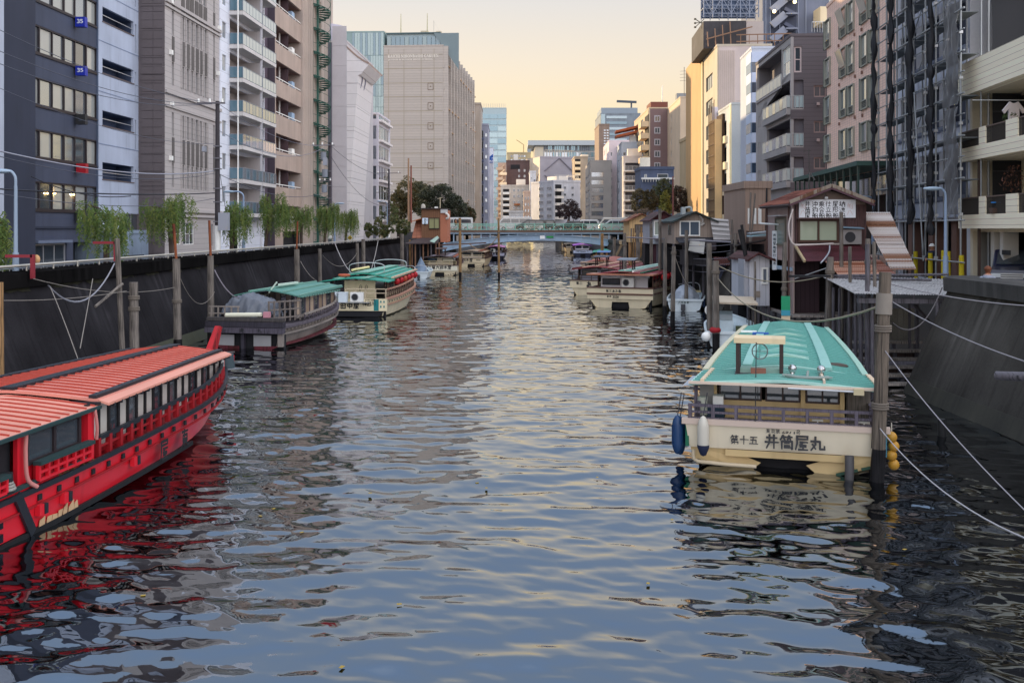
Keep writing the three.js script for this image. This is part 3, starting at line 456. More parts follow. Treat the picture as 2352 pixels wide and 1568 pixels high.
// ================= the school and the far left row =================
{
  const tileM = M('#c4bab0', { t: T.board(.5, .07), k: .98 }), b = new Bld('school_building', 'large cream tiled school with raised lettering and deep finned river side', { X0: -27.7, sl: .077, Zn: 190, Zf: 238, top: 105, D: 11.45 });
  const Wc = (x) => b.ax('e', x), Yc = (y) => b.ay('e', 1000, y), a0 = Wc(881);
  // cream front occupies the end wall from a0 to D; glass wing beyond it
  for (const yy of [125, 157, 190, 222, 255, 287, 320, 352, 385, 417, 450]) b.part('joint', 'e', gb(a0, b.D - .1, Yc(yy), Yc(yy) + .12, .004, .02), M('#a39884'));
  for (const x of [890, 926, 966, 996]) b.part('joint', 'e', gb(Wc(x), Wc(x) + .1, .2, b.H - .5, .004, .018), M('#a39884'));
  for (const yy of [190, 235, 281, 327, 372, 418]) { const [x0, y0, x1, y1] = b.px('e', 982, yy, 995, yy + 16); b.part('hatch', 'e', [gb(x0, x1, y0, y0 + .08, .02, .05), gb(x0, x1, y1 - .08, y1, .02, .05), gb(x0, x0 + .08, y0, y1, .02, .05), gb(x1 - .08, x1, y0, y1, .02, .05), gb((x0 + x1) / 2 - .1, (x0 + x1) / 2 + .1, (y0 + y1) / 2 - .1, (y0 + y1) / 2 + .1, .02, .06)], M('#7d6a58')); }
  { const q = b.px('e', 889, 124, 1007, 131.5); b.part('lettering', 'e', fit('KAICHI NIHONBASHI GAKUEN', q[2] - q[0], q[3] - q[1], serif).translate(q[0], q[1], .05), M('#efe9dd'), b.g); const r = b.px('e', 889, 134, 994, 138.5); b.part('lettering', 'e', fit('JUNIOR & SENIOR HIGH SCHOOL', r[2] - r[0], r[3] - r[1], serif).translate(r[0], r[1], .05), M('#efe9dd'), b.g); }
  // river side: floors of deep fins with windows
  const nF = 9, fh = b.H / nF; for (let i = 0; i < 11; i++) b.band('fin', 'f', i * b.L / 11 + .1, i * b.L / 11 + .8, 0, b.H, .9, tileM);
  for (let j = 0; j < nF; j++) { b.band('floor_band', 'f', .02, b.L - .02, j * fh - .0 + (j ? 0 : .1), j * fh + .55, .25, tileM); for (let i = 0; i < 11; i++) { const x = i * b.L / 11 + .9; b.win('f', [x, j * fh + .75, x + b.L / 11 - 1.0, (j + 1) * fh - .15], { cols: 2, pane: [M([.02, .02, .024], { r: .2 }), M([.03, .03, .035], { r: .2 }), M('#8f867e', { r: .5 })], frame: M('#8d8078'), deep: .2, one: true }); if (hash(i, j, 5) > .55) b.band('sunshade', 'f', x, x + b.L / 11 - 1.0, j * fh + .56, j * fh + .7, .8, M('#c09a72')); } }
  b.done(tileM);
  const roofG = M([.16, .24, .28], { r: .1, m: .3, x: { clearcoat: 1 } }), gl2 = M([.20, .27, .28], { r: .12, m: .4, x: { clearcoat: 1 } }), gl3 = M([.32, .40, .40], { r: .12, m: .4 });
  // glazed penthouse
  { const p = [Wc(884), Wc(1009)], y0 = b.H + .3, y1 = Yc(74), n = 12, w = (p[1] - p[0]) / n; b.part('penthouse', 'e', gb(p[0], p[1], y0, y1, -16, -1.2), M('#9fb0b4')); for (let i = 0; i < n; i++) { b.part('glass_panel', 'e', gb(p[0] + i * w + .06, p[0] + (i + 1) * w - .06, y0 + .1, y1 - .5, -1.18, -1.05), i % 4 ? roofG : gl2); } b.part('roof_edge', 'e', gb(p[0] - .1, p[1] + .1, y1, y1 + .25, -16, -.9), M('#52686c')); b.part('roof_fin', 'e', ext([[0, 0], [4.8, 0], [4.8, -7], [0, 2.4]], .3).translate(p[1] - 1.2, y1, -1), M('#7c8c90'));
    for (const [x, yt] of [[908, 17], [971, 17]]) b.part('mast', 'e', cyl(V(Wc(x), y1, -5), V(Wc(x), Yc(yt), -5), .12, .06, 6), M('#b9b48f')); for (const [x, w2, h] of [[845, 4, 1.2], [940, 8, 1], [953, 3, 1.3], [930, 2, .8], [990, 2, 1.2]]) b.part('roof_unit', 'e', gb(Wc(x), Wc(x) + w2 * .5, y1 + .25, y1 + .25 + h, -8, -6), M('#cdbfa5')); }
  // glass wing on the left
  const g = new Bld('office_building', 'glass curtain-wall wing left of the cream school', { X0: -30.2, sl: .03, Zn: 191, Zf: 220, top: 74, D: 9 });
  const X = (x) => g.ax('e', x), n = 12, x0 = X(808), x1 = g.D - .05, Y = (y) => g.ay('e', 840, y), rows = [74, 127, 172, 195, 221, 246, 270, 296, 321, 346, 372, 398, 424, 450];
  for (let j = 0; j + 1 < rows.length; j++) for (let i = 0; i < n; i++) { const w = (x1 - x0) / n; g.part('glass_panel', 'e', gb(x0 + i * w + .04, x0 + (i + 1) * w - .04, Y(rows[j + 1]) + .05, Y(rows[j]) - .05, .005, .06), [gl2, gl3, roofG, gl3][Math.floor(hash(i, j, 2) * 4)]); }
  g.done(M('#8fa5a3'));
}
function farBox(name, label, x0, x1, top, Z, depth, col, o = {}) {                     // a far block seen square on: front face x0..x1 at distance Z
  const w = (x1 - x0) * Z / F, H = CH - (top - HY) * Z / F - GY, g = thing(name, label, o.cat ?? 'building', [((x0 + x1) / 2 - CX) * Z / F, GY, -Z], o.turn ?? 0);
  const m = col.isMaterial ? col : G(col, { k: 1.0 }); obj('wall', [gb(-w / 2, w / 2, 0, H, -depth, 0)], m, g);
  obj('roof', [gb(-w / 2 - .1, w / 2 + .1, H + .001, H + .5, -depth - .1, -depth + .3), gb(-w / 2 - .1, w / 2 + .1, H + .001, H + .5, -.3, .1), gb(-w / 2 - .1, -w / 2 + .3, H + .001, H + .49, -depth + .31, -.31), gb(w / 2 - .3, w / 2 + .1, H + .001, H + .49, -depth + .31, -.31)], o.roofM ?? m, g);
  const X = (x) => (x - (x0 + x1) / 2) * Z / F, Y = (y) => CH - (y - HY) * Z / F - GY;
  const win = (a, y0, b, y1, mat = glass, fm = alu, out = .08) => { const f = obj('window', [gb(a, b, y0, y0 + .1, .002, out), gb(a, b, y1 - .1, y1, .002, out), gb(a, a + .1, y0 + .1, y1 - .1, .002, out), gb(b - .1, b, y0 + .1, y1 - .1, .002, out)], fm, g); obj('pane', gb(a + .1, b - .1, y0 + .1, y1 - .1, .002, .04), mat, f); };
  const side = (s, z0, z1, y0, y1, mat = glass) => { const f = obj('window', [gb(0, .08, y0, y0 + .1, z0, z1), gb(0, .08, y1 - .1, y1, z0, z1), gb(0, .08, y0 + .1, y1 - .1, z0, z0 + .1), gb(0, .08, y0 + .1, y1 - .1, z1 - .1, z1)].map((q) => q.translate(s < 0 ? -w / 2 - .081 : w / 2 + .001, 0, 0)), alu, g); obj('pane', gb(0, .04, y0 + .1, y1 - .1, z0 + .1, z1 - .1).translate(s < 0 ? -w / 2 - .041 : w / 2 + .001, 0, 0), mat, f); };
  return { g, w, H, X, Y, win, side, Z, depth };
}
const winGrid = (b, xa, xb, ya, yb, nx, ny, fx, fy, mats = mixd) => { for (let j = 0; j < ny; j++) for (let i = 0; i < nx; i++) { const cw = (xb - xa) / nx, ch = (yb - ya) / ny, x = xa + cw * (i + .5), y = ya + ch * (j + .5); b.win(b.X(x - cw * fx / 2), b.Y(y + ch * fy / 2), b.X(x + cw * fx / 2), b.Y(y - ch * fy / 2), mats[Math.floor(hash(i, j, 9) * mats.length)]); } };
{
  let b = farBox('office_building', 'beige block beside the far edge of the cream school', 1085, 1104, 240, 246, 16, '#aba299'); for (let i = 0; i < 8; i++) b.win(b.X(1087), b.Y(275 + i * 28), b.X(1091), b.Y(262 + i * 28));
  b = farBox('apartment_building', 'blue-grey block with a dark column of balconies beside the beige one', 1096, 1121, 288, 256, 18, '#9ea2b4'); for (let i = 0; i < 9; i++) { obj('balcony', gb(b.X(1101), b.X(1111), b.Y(322 + i * 25), b.Y(318 + i * 25) + .2, .002, 1.2), M('#49506a'), b.g); obj('recess', gb(b.X(1102), b.X(1110), b.Y(317 + i * 25), b.Y(300 + i * 25), .002, .05), dark, b.g); b.win(b.X(1114), b.Y(314 + i * 25), b.X(1119), b.Y(306 + i * 25), mirror); }
  b = farBox('sign_tower', 'white tower topped by a blue and white sign panel', 1121, 1133, 342, 275, 8, '#d4d6df', { cat: 'building' }); obj('sign_panel', gb(b.X(1121.3), b.X(1132.7), b.Y(374), b.Y(341), .01, .2), M('#dfe6f2'), b.g); obj('sign_panel', ext([[b.X(1121.5), b.Y(367)], [b.X(1132.5), b.Y(361)], [b.X(1132.5), b.Y(354)], [b.X(1121.5), b.Y(362)]], .1).translate(0, 0, .22), M('#1452a8'), b.g); obj('sign_panel', gb(b.X(1121.5), b.X(1132.5), b.Y(373.5), b.Y(364), .21, .3), M('#1452a8'), b.g); obj('mark', fit('AZ', 1.0, .5).translate(b.X(1124), b.Y(372), .3), white, b.g);
  // glass tower
  b = farBox('office_tower', 'tall slab-sided blue glass tower rising behind the left row', 1103, 1163, 249, 600, 30, M('#a9bcc0', { r: .3 }), { cat: 'tower' });
  const gt = M([.36, .47, .50], { r: .15, m: .5 }), gt2 = M([.24, .35, .40], { r: .15, m: .5 });
  for (let i = 0; i < 17; i++) { const y = 262 + i * 14.2; for (let k = 0; k < 3; k++) obj('window_band', gb(b.X(1104 + k * 19.6), b.X(1123 + k * 19.6), b.Y(y + 10.2), b.Y(y), .01, .2), i < 2 ? gt2 : (i + k) % 3 ? gt : gt2, b.g); }
  obj('roof_grille', Array.from({ length: 14 }, (_, i) => gb(b.X(1105 + i * 4.2), b.X(1105.6 + i * 4.2), b.H + .5, b.H + 3, -.6, -.2)), M('#8d9aa0'), b.g);
  b = farBox('office_building', 'low yellowish office block between the towers', 1165, 1219, 352, 420, 20, '#c7b58e'); winGrid(b, 1172, 1208, 354, 372, 6, 2, .7, .5); obj('crane', [cyl(V(2, b.H, -4), V(2, b.H + 4, -4), .2), cyl(V(2, b.H + 4, -4), V(-1, b.H + 6, -4), .15)], M('#b49a70'), b.g); obj('plant_room', gb(b.X(1212), b.X(1220), b.H + .4, b.H + 2.2, -12, -4), M('#8d99a2'), b.g);
  // dark brown apartments with the lit zigzag of a stair on the left edge
  b = farBox('apartment_building', 'brown apartment block with a zigzag outside staircase on its left edge', 1163, 1229, 371, 330, 20, '#66504e'); for (let i = 0; i < 4; i++) winGrid(b, 1186, 1224, 387 + i * 13, 396 + i * 13, 3, 1, .3, .6, [glass, pale]); obj('loggia', gb(b.X(1173), b.X(1194), b.Y(388), b.Y(378), .01, .1), dark, b.g); obj('roof_unit', gb(b.X(1180), b.X(1190), b.H + .5, b.H + 2.6, -5, -2), M('#d8d4cc'), b.g);
  { const s = thing('outside_staircase', 'pale zigzag outside staircase beside the brown apartment block', 'staircase', P(1152, 504, 326)); const wm = PL('#e0c8a4'); for (let i = 0; i < 11; i++) { const y = i * 1.62; obj('flight', [bar(V(-.9, y, .5), V(.9, y + 1.62, .5), .9, .35), bx(2.2, .9, .2, i % 2 ? .6 : -.6, y + .3, 1.2)], i % 2 ? wm : PL('#b49c84'), s); } obj('wall', gb(-1.2, 1.5, 0, 18.5, -3, 0), PL('#a18877'), s); }
  b = farBox('apartment_building', 'cream apartment block with a set-back penthouse beyond the bridge', 1150, 1217, 428, 300, 16, '#d9cfc3'); for (let j = 0; j < 5; j++) { obj('balcony', [gb(b.X(1155), b.X(1170), b.Y(446 + j * 13.5), b.Y(441 + j * 13.5), .01, .9)], white, b.g); obj('recess', gb(b.X(1155.5), b.X(1169.5), b.Y(440.9 + j * 13.5), b.Y(434 + j * 13.5), .01, .05), dark, b.g); winGrid(b, 1176, 1206, 433 + j * 13.5, 441 + j * 13.5, 3, 1, .55, .7); } obj('penthouse', gb(b.X(1186), b.X(1207), b.H + .5, b.Y(411), -8, -1), PL('#d8cdbf'), b.g); obj('orange_awning', gb(b.X(1181), b.X(1194), b.Y(471), b.Y(468), .02, 1), M('#b4662c'), b.g);
  b = farBox('house', 'small flat-roofed white house just beyond the bridge', 1169, 1202, 488, 250, 10, '#e6e5e4', { cat: 'house' }); for (let i = 0; i < 5; i++) b.win(b.X(1173 + i * 5.6), b.Y(502), b.X(1175 + i * 5.6), b.Y(494));
  b = farBox('apartment_building', 'narrow pinkish building behind the small white house', 1203, 1218, 442, 285, 10, '#c9b09f'); winGrid(b, 1204, 1217, 448, 505, 2, 4, .5, .45);
  b = farBox('apartment_building', 'slim white building with a dark stair slot beside the wrapped tower', 1217, 1231, 396, 290, 12, '#e2e2e4'); winGrid(b, 1218, 1224, 402, 505, 1, 8, .5, .35); obj('stair_slot', [gb(b.X(1226), b.X(1230), .5, b.H - 2, .01, .06)], M('#7f8088'), b.g); for (let i = 0; i < 9; i++) obj('stair_flight', bar(V(b.X(1226.3), 1 + i * 1.5, .3), V(b.X(1229.8), 2.4 + i * 1.5, .3), .3, .2), M('#b9b9bd'), b.g);
  // wrapped tower
  b = farBox('wrapped_building', 'tall building wrapped in pale grey sheeting with dark cross bracing', 1238, 1322, 363, 322, 14, M('#8f8b92', { t: T.plain, k: 1.3 }), { turn: .3 }); obj('sheet', gb(-b.w / 2 - .12, -b.w / 2 - .02, 0, b.H + .3, -14, .1), M('#d6c6b0', { t: T.plain, k: 1.3 }), b.g);
  for (let k = 0; k < 2; k++) obj('brace', [bar(V(b.X(1249), b.Y(393 + k * 10), .2), V(b.X(1285), b.Y(363 + k * 60), .2), .25), bar(V(b.X(1285), b.Y(363 + k * 60), .2), V(b.X(1320), b.Y(395 + k * 8), .2), .25)], M('#6a6670'), b.g); obj('brace', [bar(V(-b.w / 2 - .2, b.Y(500), -13), V(-b.w / 2 - .2, b.Y(400), -1), .2), bar(V(-b.w / 2 - .2, b.Y(400), -13), V(-b.w / 2 - .2, b.Y(500), -1), .2)], M('#8a8078'), b.g);
  obj('scaffold_rail', [...Array.from({ length: 12 }, (_, i) => gb(b.X(1250 + i * 6), b.X(1250.5 + i * 6), b.H + .5, b.H + 2.6, -.3, -.2)), gb(b.X(1250), b.X(1320), b.H + 2.5, b.H + 2.65, -.3, -.2)], M('#b3a996'), b.g);
  // wide office
  b = farBox('office_building', 'wide grey office building with a flat overhanging roof and glass bands', 1228, 1384, 336, 520, 40, '#b4b3b0'); obj('roof_slab', gb(-b.w / 2 - 3.5, b.w / 2 + 2, b.H + .51, b.H + 3, -40, 2), M('#b9bfc2'), b.g); for (const [t, q, n] of [[335, 346, 28], [350, 360, 20], [363, 374, 20], [377, 384, 20]]) for (let i = 0; i < n; i++) { const a = 1249 + i * 135 / n; obj('glass_panel', gb(b.X(a) + .15, b.X(a + 135 / n) - .15, b.Y(q), b.Y(t), .01, .2), hash(i, t, 3) > .5 ? gt2 : n === 28 ? M('#6f7680') : mirror, b.g); } obj('end_bay', gb(b.X(1228.3), b.X(1248), .3, b.H - .3, .02, .3), M('#d6cbb5'), b.g); for (let i = 0; i < 4; i++) b.win(b.X(1235), b.Y(346 + i * 9), b.X(1239), b.Y(341 + i * 9), mirror, alu, .4);
  // white apartments with balconies
  b = farBox('apartment_building', 'white apartment block with stacked balconies behind the dark-leaved tree', 1268, 1337, 418, 266, 14, '#dcdce0', { turn: .42 }); for (let j = 0; j < 5; j++) { const y = 427 + j * 16; b.side(-1, -9, -6, b.Y(y + 9), b.Y(y + 1)); b.side(-1, -4, -1, b.Y(y + 9), b.Y(y + 1)); obj('balcony', [gb(b.X(1271), b.X(1289), b.Y(y + 13), b.Y(y + 7), .01, 1.3)], PL('#dfd5c8'), b.g); obj('recess', gb(b.X(1272), b.X(1288), b.Y(y + 6.8), b.Y(y - 3), .01, .05), dark, b.g); for (const x of [1294, 1314]) b.win(b.X(x), b.Y(y + 7), b.X(x + 6), b.Y(y + 1), j % 2 ? glass : mirror); } obj('penthouse', gb(b.X(1290), b.X(1314), b.H + .5, b.Y(403), -9, -2), PL('#d3cabd'), b.g); { const r = []; for (let i = 0; i < 22; i++) r.push(gb(b.X(1270 + i * 3), b.X(1270.4 + i * 3), b.H + .5, b.H + 1.9, -.25, -.2)); r.push(gb(b.X(1270), b.X(1334), b.H + 1.85, b.H + 1.95, -.25, -.2)); obj('roof_rail', r, alu, b.g); }
  b = farBox('apartment_building', 'small balcony block standing behind the white apartments', 1320, 1350, 362, 300, 14, '#b7a48c'); for (let j = 0; j < 7; j++) { obj('balcony', gb(b.X(1321), b.X(1333), b.Y(377 + j * 13), b.Y(371 + j * 13), .01, 1), PL('#d8bf96'), b.g); obj('recess', gb(b.X(1321), b.X(1333), b.Y(370.5 + j * 13), b.Y(365 + j * 13), .01, .05), dark, b.g); } obj('penthouse', gb(b.X(1336), b.X(1352), b.H + .5, b.Y(354), -8, -1), PL('#cfc1ab'), b.g);
}
// ================= right bank, far to near =================
const RB = (name, label, Zn, xc, xf, top, D, o = {}) => {                              // corner nearest the river and the viewer at image x xc, far end of the river face at xf
  const sl = o.sl ?? .03, X0 = (xc - CX) * Zn / F - sl * Zn; return new Bld(name, label, { side: 'R', X0, sl, Zn, Zf: o.Zf ?? X0 / ((xf - CX) / F - sl), top, D, ...o });
};
{
  let b = RB('office_building', 'pale yellow office block with ribbon windows beyond the bridge', 236, 1356, 1338, 370, 5, { Zf: 262 });
  for (let j = 0; j < 7; j++) { const y = 397 + j * 18; b.win('f', [3, b.ay('e', 1356, y + 7), 12, b.ay('e', 1356, y)], { cols: 3, one: true }); b.win('f', [14, b.ay('e', 1356, y + 7), 23, b.ay('e', 1356, y)], { cols: 3, one: true }); b.w('e', 1358, y - 2, 1386, y + 9, { cols: 9, one: true, pane: mirror, frame: M('#9a8c84') }); }
  b.done(PL('#aca59d', { k: 1.1 }));
  b = RB('office_building', 'tall narrow pinkish-white building with slit windows in the right row', 240, 1399, 1388, 324, 7, { Zf: 262 }); for (let j = 0; j < 8; j++) { b.w('e', 1403, 350 + j * 19, 1406, 358 + j * 19, { cols: 1, one: true }); b.win('f', [4, 3 + j * 2.6, 6, 4.6 + j * 2.6], { cols: 1, one: true }); b.win('f', [10, 3 + j * 2.6, 12, 4.6 + j * 2.6], { cols: 1, one: true }); } b.done(PL('#cbbcbd'));
  b = RB('office_building', 'grey-blue building with an orange roof canopy and paired windows', 226, 1428, 1412, 328, 6.5, { Zf: 246 }); for (let j = 0; j < 8; j++) b.win('f', [9, 2 + j * 2.5, 13, 3.6 + j * 2.5], { cols: 2, one: true, pane: [mirror, glass] }); for (let j = 0; j < 7; j++) b.w('e', 1432, 350 + j * 22, 1438, 360 + j * 22, { cols: 1, one: true }); b.part('canopy', 'e', [bx(9, .5, 5, 3.2, b.H + 3.6, -2.5, 0, 0, .22), bx(9, .5, 5, 3.2, b.H + 2.5, -2.5, 0, 0, .22)], M('#a9542a')); b.part('roof_unit', 'e', [gb(2, 3.4, b.H + .2, b.H + 1.8, -3, -1.5), gb(4.2, 5.6, b.H + .2, b.H + 1.8, -3, -1.5)], white); b.done(PL('#a8adb4'));
  b = RB('apartment_building', 'curved balcony block with white railings beside the autumn trees', 214, 1432, 1428, 360, 4, { Zf: 222 }); for (let j = 0; j < 7; j++) { const y0 = b.ay('e', 1440, 391 + j * 22.5); if (y0 < .6) continue; b.hole('e', [.4, y0 + .02, 3.4, y0 + 1.6], M('#5d5a62'), .8); b.balcony('e', .05, 3.7, y0, .9, .9, { kind: 'bars', n: 4, slab: PL('#d6d1c8'), rail: white, th: .3 }); } b.part('penthouse', 'e', gb(1, 4, b.H + .2, b.H + 1.8, -4, -.5), PL('#d0c7ba')); b.done(PL('#c1b9b2'));
  b = farBox('office_tower', 'grey stepped high-rise with a rooftop crane in the right background', 1380, 1471, 262, 450, 30, '#8f99a2', { cat: 'tower' }); for (let j = 0; j < 12; j++) obj('window_band', gb(b.X(1393), b.X(1440), b.Y(272 + j * 13), b.Y(266 + j * 13), .01, .2), j % 2 ? M('#7d929c', { r: .2, m: .4 }) : M('#a4b4ba', { r: .2, m: .4 }), b.g); obj('edge_fin', gb(b.X(1380.5), b.X(1390), 0, b.H, .01, .4), M('#a7b9bd', { r: .3, m: .3 }), b.g); obj('upper_block', gb(b.X(1382), b.X(1466), b.H + .5, b.Y(246), -24, -2), M('#929da6'), b.g); obj('crane', [cyl(V(b.X(1454), b.Y(246), -6), V(b.X(1454), b.Y(232), -6), .4), bar(V(b.X(1420), b.Y(228.5), -6), V(b.X(1466), b.Y(230.5), -6), 1.0)], M('#4c5560'), b.g);
  b = farBox('office_building', 'brown-edged office block below the stepped high-rise', 1376, 1400, 287, 380, 20, '#9b8474'); winGrid(b, 1386, 1399, 296, 345, 2, 8, .7, .5, [gl('m')]); 
  function gl() { return mirror; }
  // brown tile apartments
  b = RB('apartment_building', 'brown tiled apartment tower with white-framed windows and ragged balcony edge', 205, 1491, 1466, 249, 9, { Zf: 232, sl: .01 }); for (let j = 0; j < 11; j++) { const y = 264 + j * 27; const yb = b.ay('e', 1500, y + 16); if (yb < .5) continue; b.win('e', [b.ax('e', 1503), yb, b.ax('e', 1517), yb + 1.35], { cols: 2, fw: .2, frame: M('#b9b3b6'), one: true, cut: false }); b.win('f', [4, yb, 8, yb + 1.7], { cols: 1, one: true }); b.win('f', [13, yb, 17, yb + 1.7], { cols: 1, one: true }); b.part('balcony', 'f', gb(20, b.L - .2, yb - .9, yb + .2, .004, 1.4), PL('#cbb08c')); b.part('recess', 'f', gb(20.2, b.L - .4, yb + .22, yb + 1.7, .004, .05), dark); }
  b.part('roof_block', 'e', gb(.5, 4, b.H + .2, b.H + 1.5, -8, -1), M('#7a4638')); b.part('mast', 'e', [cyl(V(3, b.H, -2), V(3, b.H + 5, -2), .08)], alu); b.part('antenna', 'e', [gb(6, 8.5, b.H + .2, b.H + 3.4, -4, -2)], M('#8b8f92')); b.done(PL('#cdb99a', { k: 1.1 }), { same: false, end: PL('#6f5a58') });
  b = farBox('house', 'blue rooftop house with a white balcony rail beside the autumn trees', 1472, 1548, 389, 172, 8, '#5b6680', { cat: 'house' }); obj('balcony_rail', [gb(b.X(1473), b.X(1548), b.Y(412), b.Y(408) , .01, .6), ...Array.from({ length: 12 }, (_, i) => gb(b.X(1475 + i * 6.2), b.X(1476 + i * 6.2), b.Y(418), b.Y(412), .5, .58))], white, b.g); b.win(b.X(1510), b.Y(409), b.X(1535), b.Y(399)); b.win(b.X(1480), b.Y(410), b.X(1486), b.Y(400), pale); obj('water_tank', new THREE.CylinderGeometry(.9, .9, 1.9, 14).translate(b.X(1485), b.H + 1.2, -2), PL('#dfd6c2'), b.g);
  b = RB('apartment_building', 'tall beige building with small windows and glass balconies behind the orange one', 186, 1563, 1543, 224, 6, { Zf: 205 }); for (let j = 0; j < 13; j++) { const y0 = b.H - 3.0 - j * 2.35; if (y0 < .5) break; b.win('e', [.4 + 1, y0, 1.0 + 1, y0 + 1.2], { cols: 1, one: true }); b.win('f', [5, y0, 6.2, y0 + 1.2], { cols: 1, one: true }); if (j < 7) { b.hole('e', [2.6, y0 - .4, 5.6, y0 + 1.4], M('#6b5c52'), .7); b.balcony('e', 2.4, 5.8, y0 - .5, .7, .95, { kind: 'glass', n: 3, panel: M([.3, .42, .45], { r: .2 }), slab: PL('#b9a68e'), th: .2 }); } } b.part('antenna', 'e', [cyl(V(1, b.H, -2), V(1, b.H + 6, -2), .06), cyl(V(3.5, b.H, -2), V(3.5, b.H + 4, -2), .05), ...[0, 1, 2, 3].map((i) => bar(V(.2, b.H + 3.4 + i * .6, -2), V(1.8, b.H + 3.5 + i * .6, -2), .05)), ...[0, 1, 2].map((i) => bar(V(2.3, b.H + 2.6 + i * .5, -2), V(4.7, b.H + 2.7 + i * .5, -2), .05))], M('#7b7468'), b.g); b.part('penthouse', 'e', gb(2.2, 5.8, b.H + .2, b.H + 1.8, -6, -1), PL('#8d8277')); b.done(PL('#c3ad92'));
  b = farBox('apartment_building', 'short beige block with blue-tinted windows tucked behind the orange tower', 1582, 1607, 318, 150, 8, '#c9b08a'); winGrid(b, 1585, 1606, 324, 505, 2, 7, .38, .45, [mirror, glass]);
  // orange and white lit building
  b = RB('office_building', 'orange-and-cream office tower catching the low sun', 118, 1648, 1604, 106, 6.4, { Zf: 147, sl: .05 });
  const mid = b.L * .58, orM = PL('#c9a06c', { k: 1.1 }); b.part('cladding', 'f', gb(.02, mid, 0, b.H + 1.9, .003, .12), orM);
  for (let j = 0; j < 9; j++) { const y0 = b.H - 3.4 - j * 3.05; if (y0 < .3) break; b.win('f', [4, y0, 9.5, y0 + 1.7], { cols: 3, rows: 1, pane: mixd, frame: M('#4a4038'), cut: false, one: true }); if (j > 0) b.win('f', [mid + 3, y0 + 2.2, mid + 8.5, y0 + 4], { cols: 3, pane: mixd, frame: M('#4a4038'), one: true }); }
  b.part('corner_post', 'f', gb(mid + .01, mid + 1.0, 0, b.H, .003, .2), PL('#dccba4', { k: 1.1 })); for (let i = 0; i < 9; i++) b.part('rib', 'e', gb(.15 + i * .22, .25 + i * .22, b.H - 20, b.H - .5, .003, .06), PL('#a99b90')); for (const y of [6.5, 13, 19.5]) b.part('joint', 'e', gb(2.2, 6.3, b.H - y, b.H - y + .1, .003, .012), PL('#a2958f'));
  { const Y = (y) => b.ay('e', 1650, y); b.part('penthouse', 'e', gb(-1.2, 3.9, b.H + .3, Y(36), -14, -3), M('#4a474a', { t: T.streak, k: 1.5 })); b.part('penthouse', 'e', gb(3.95, 6.0, b.H + .3, Y(37), -13, -3.1), PL('#a39892')); b.part('steel_frame', 'e', [...[0, 1, 2, 3].map((i) => bar(V(-.8 + i * .9, b.H + .3, -1.8), V(-.8 + i * .9, b.H + 2.2 + .4 * i, -2.6), .12)), bar(V(-1, b.H + 1.2, -1.8), V(4.5, b.H + 2.7, -2.2), .14), bar(V(2.5, b.H + .8, -1.5), V(9, b.H + .9, -1.5), .12), bar(V(2.5, b.H + 1.6, -1.5), V(9, b.H + 1.7, -1.5), .12), ...[0, 1, 2, 3, 4, 5].map((i) => bar(V(3 + i, b.H + .3, -1.5), V(3 + i, b.H + 1.7, -1.5), .08))], M('#8a6a52')); }
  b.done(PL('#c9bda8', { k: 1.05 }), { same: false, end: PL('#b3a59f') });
  b.g.updateMatrixWorld(true);
  // vertical sign on that building
  { const s = thing('sign', 'tall white column sign with dark katakana on the orange tower', 'sign', P(1643, 500, 116.6)); const px = 116.6 / F; obj('panel', gb(-7 * px, 7 * px, 0, 255 * px, -.2, .0), PL('#b9b2b6'), s); obj('lettering', brush('スケガワ', .62, .15, true, 1.22).translate(-.31, 62 * px, .01), ink, s); obj('lettering', brush('三井田', .26, .12, true, 1.2).translate(-.27, 84 * px, .01), ink, s); obj('lettering', brush('木船合', .26, .12, true, 1.2).translate(.03, 84 * px, .01), ink, s); for (const [k, t] of [[138, '立川東京山'], [190, '十二木三井']]) obj('lettering', brush(t, .3, .1, true, 1.1).translate(-.15, (k + 30) * px, .01), M('#5b5a66'), s); for (const k of [90, 140, 195]) obj('joint', gb(-7 * px, 7 * px, k * px, (k + .8) * px, .002, .02), ink, s); }
  // billboard frame on the roof
  { const Z = 124, s = thing('billboard_frame', 'steel lattice billboard frame high on the roof of the orange tower', 'billboard', P(1680, 36, Z)), px = Z / F, mm = M('#7f8796', { r: .5, m: .4 }), q = []; for (let i = 0; i <= 6; i++) { q.push(bar(V((-63 + i * 21) * px, -.2, 0), V((-63 + i * 21) * px, 3.6, 0), .12), bar(V((-63 + i * 21) * px, -.2, -1.8), V((-63 + i * 21) * px, 3.6, -1.8), .1), bar(V((-63 + i * 21) * px, 1, 0), V((-63 + i * 21) * px, 1, -1.8), .08)); } for (const y of [.3, 1.3, 2.3, 3.3]) q.push(bar(V(-64 * px, y, 0), V(64 * px, y, 0), .1), bar(V(-64 * px, y, -1.8), V(64 * px, y, -1.8), .1)); for (let i = 0; i < 6; i++) q.push(bar(V((-63 + i * 21) * px, i % 2 ? .3 : 2.3, 0), V((-42 + i * 21) * px, i % 2 ? 2.3 : .3, 0), .09), bar(V((-63 + i * 21) * px, 2.3, -1.8), V((-42 + i * 21) * px, .3, -1.8), .09)); q.forEach((g) => obj('strut', g, mm, s)); obj('back_panel', gb(-63 * px, 63 * px, .1, 3.7, -2.2, -2.0), M('#55657f'), s); obj('floodlight', [...[0, 1, 2].map((i) => bar(V(-64 * px, -1.2 + i * .35, .4), V(-86 * px, -.6 - i * .5, .9), .08)), ...[0, 1, 2].map((i) => bx(.25, .18, .25, -86 * px, -.6 - i * .5, .9))], M('#5a5548'), s); }
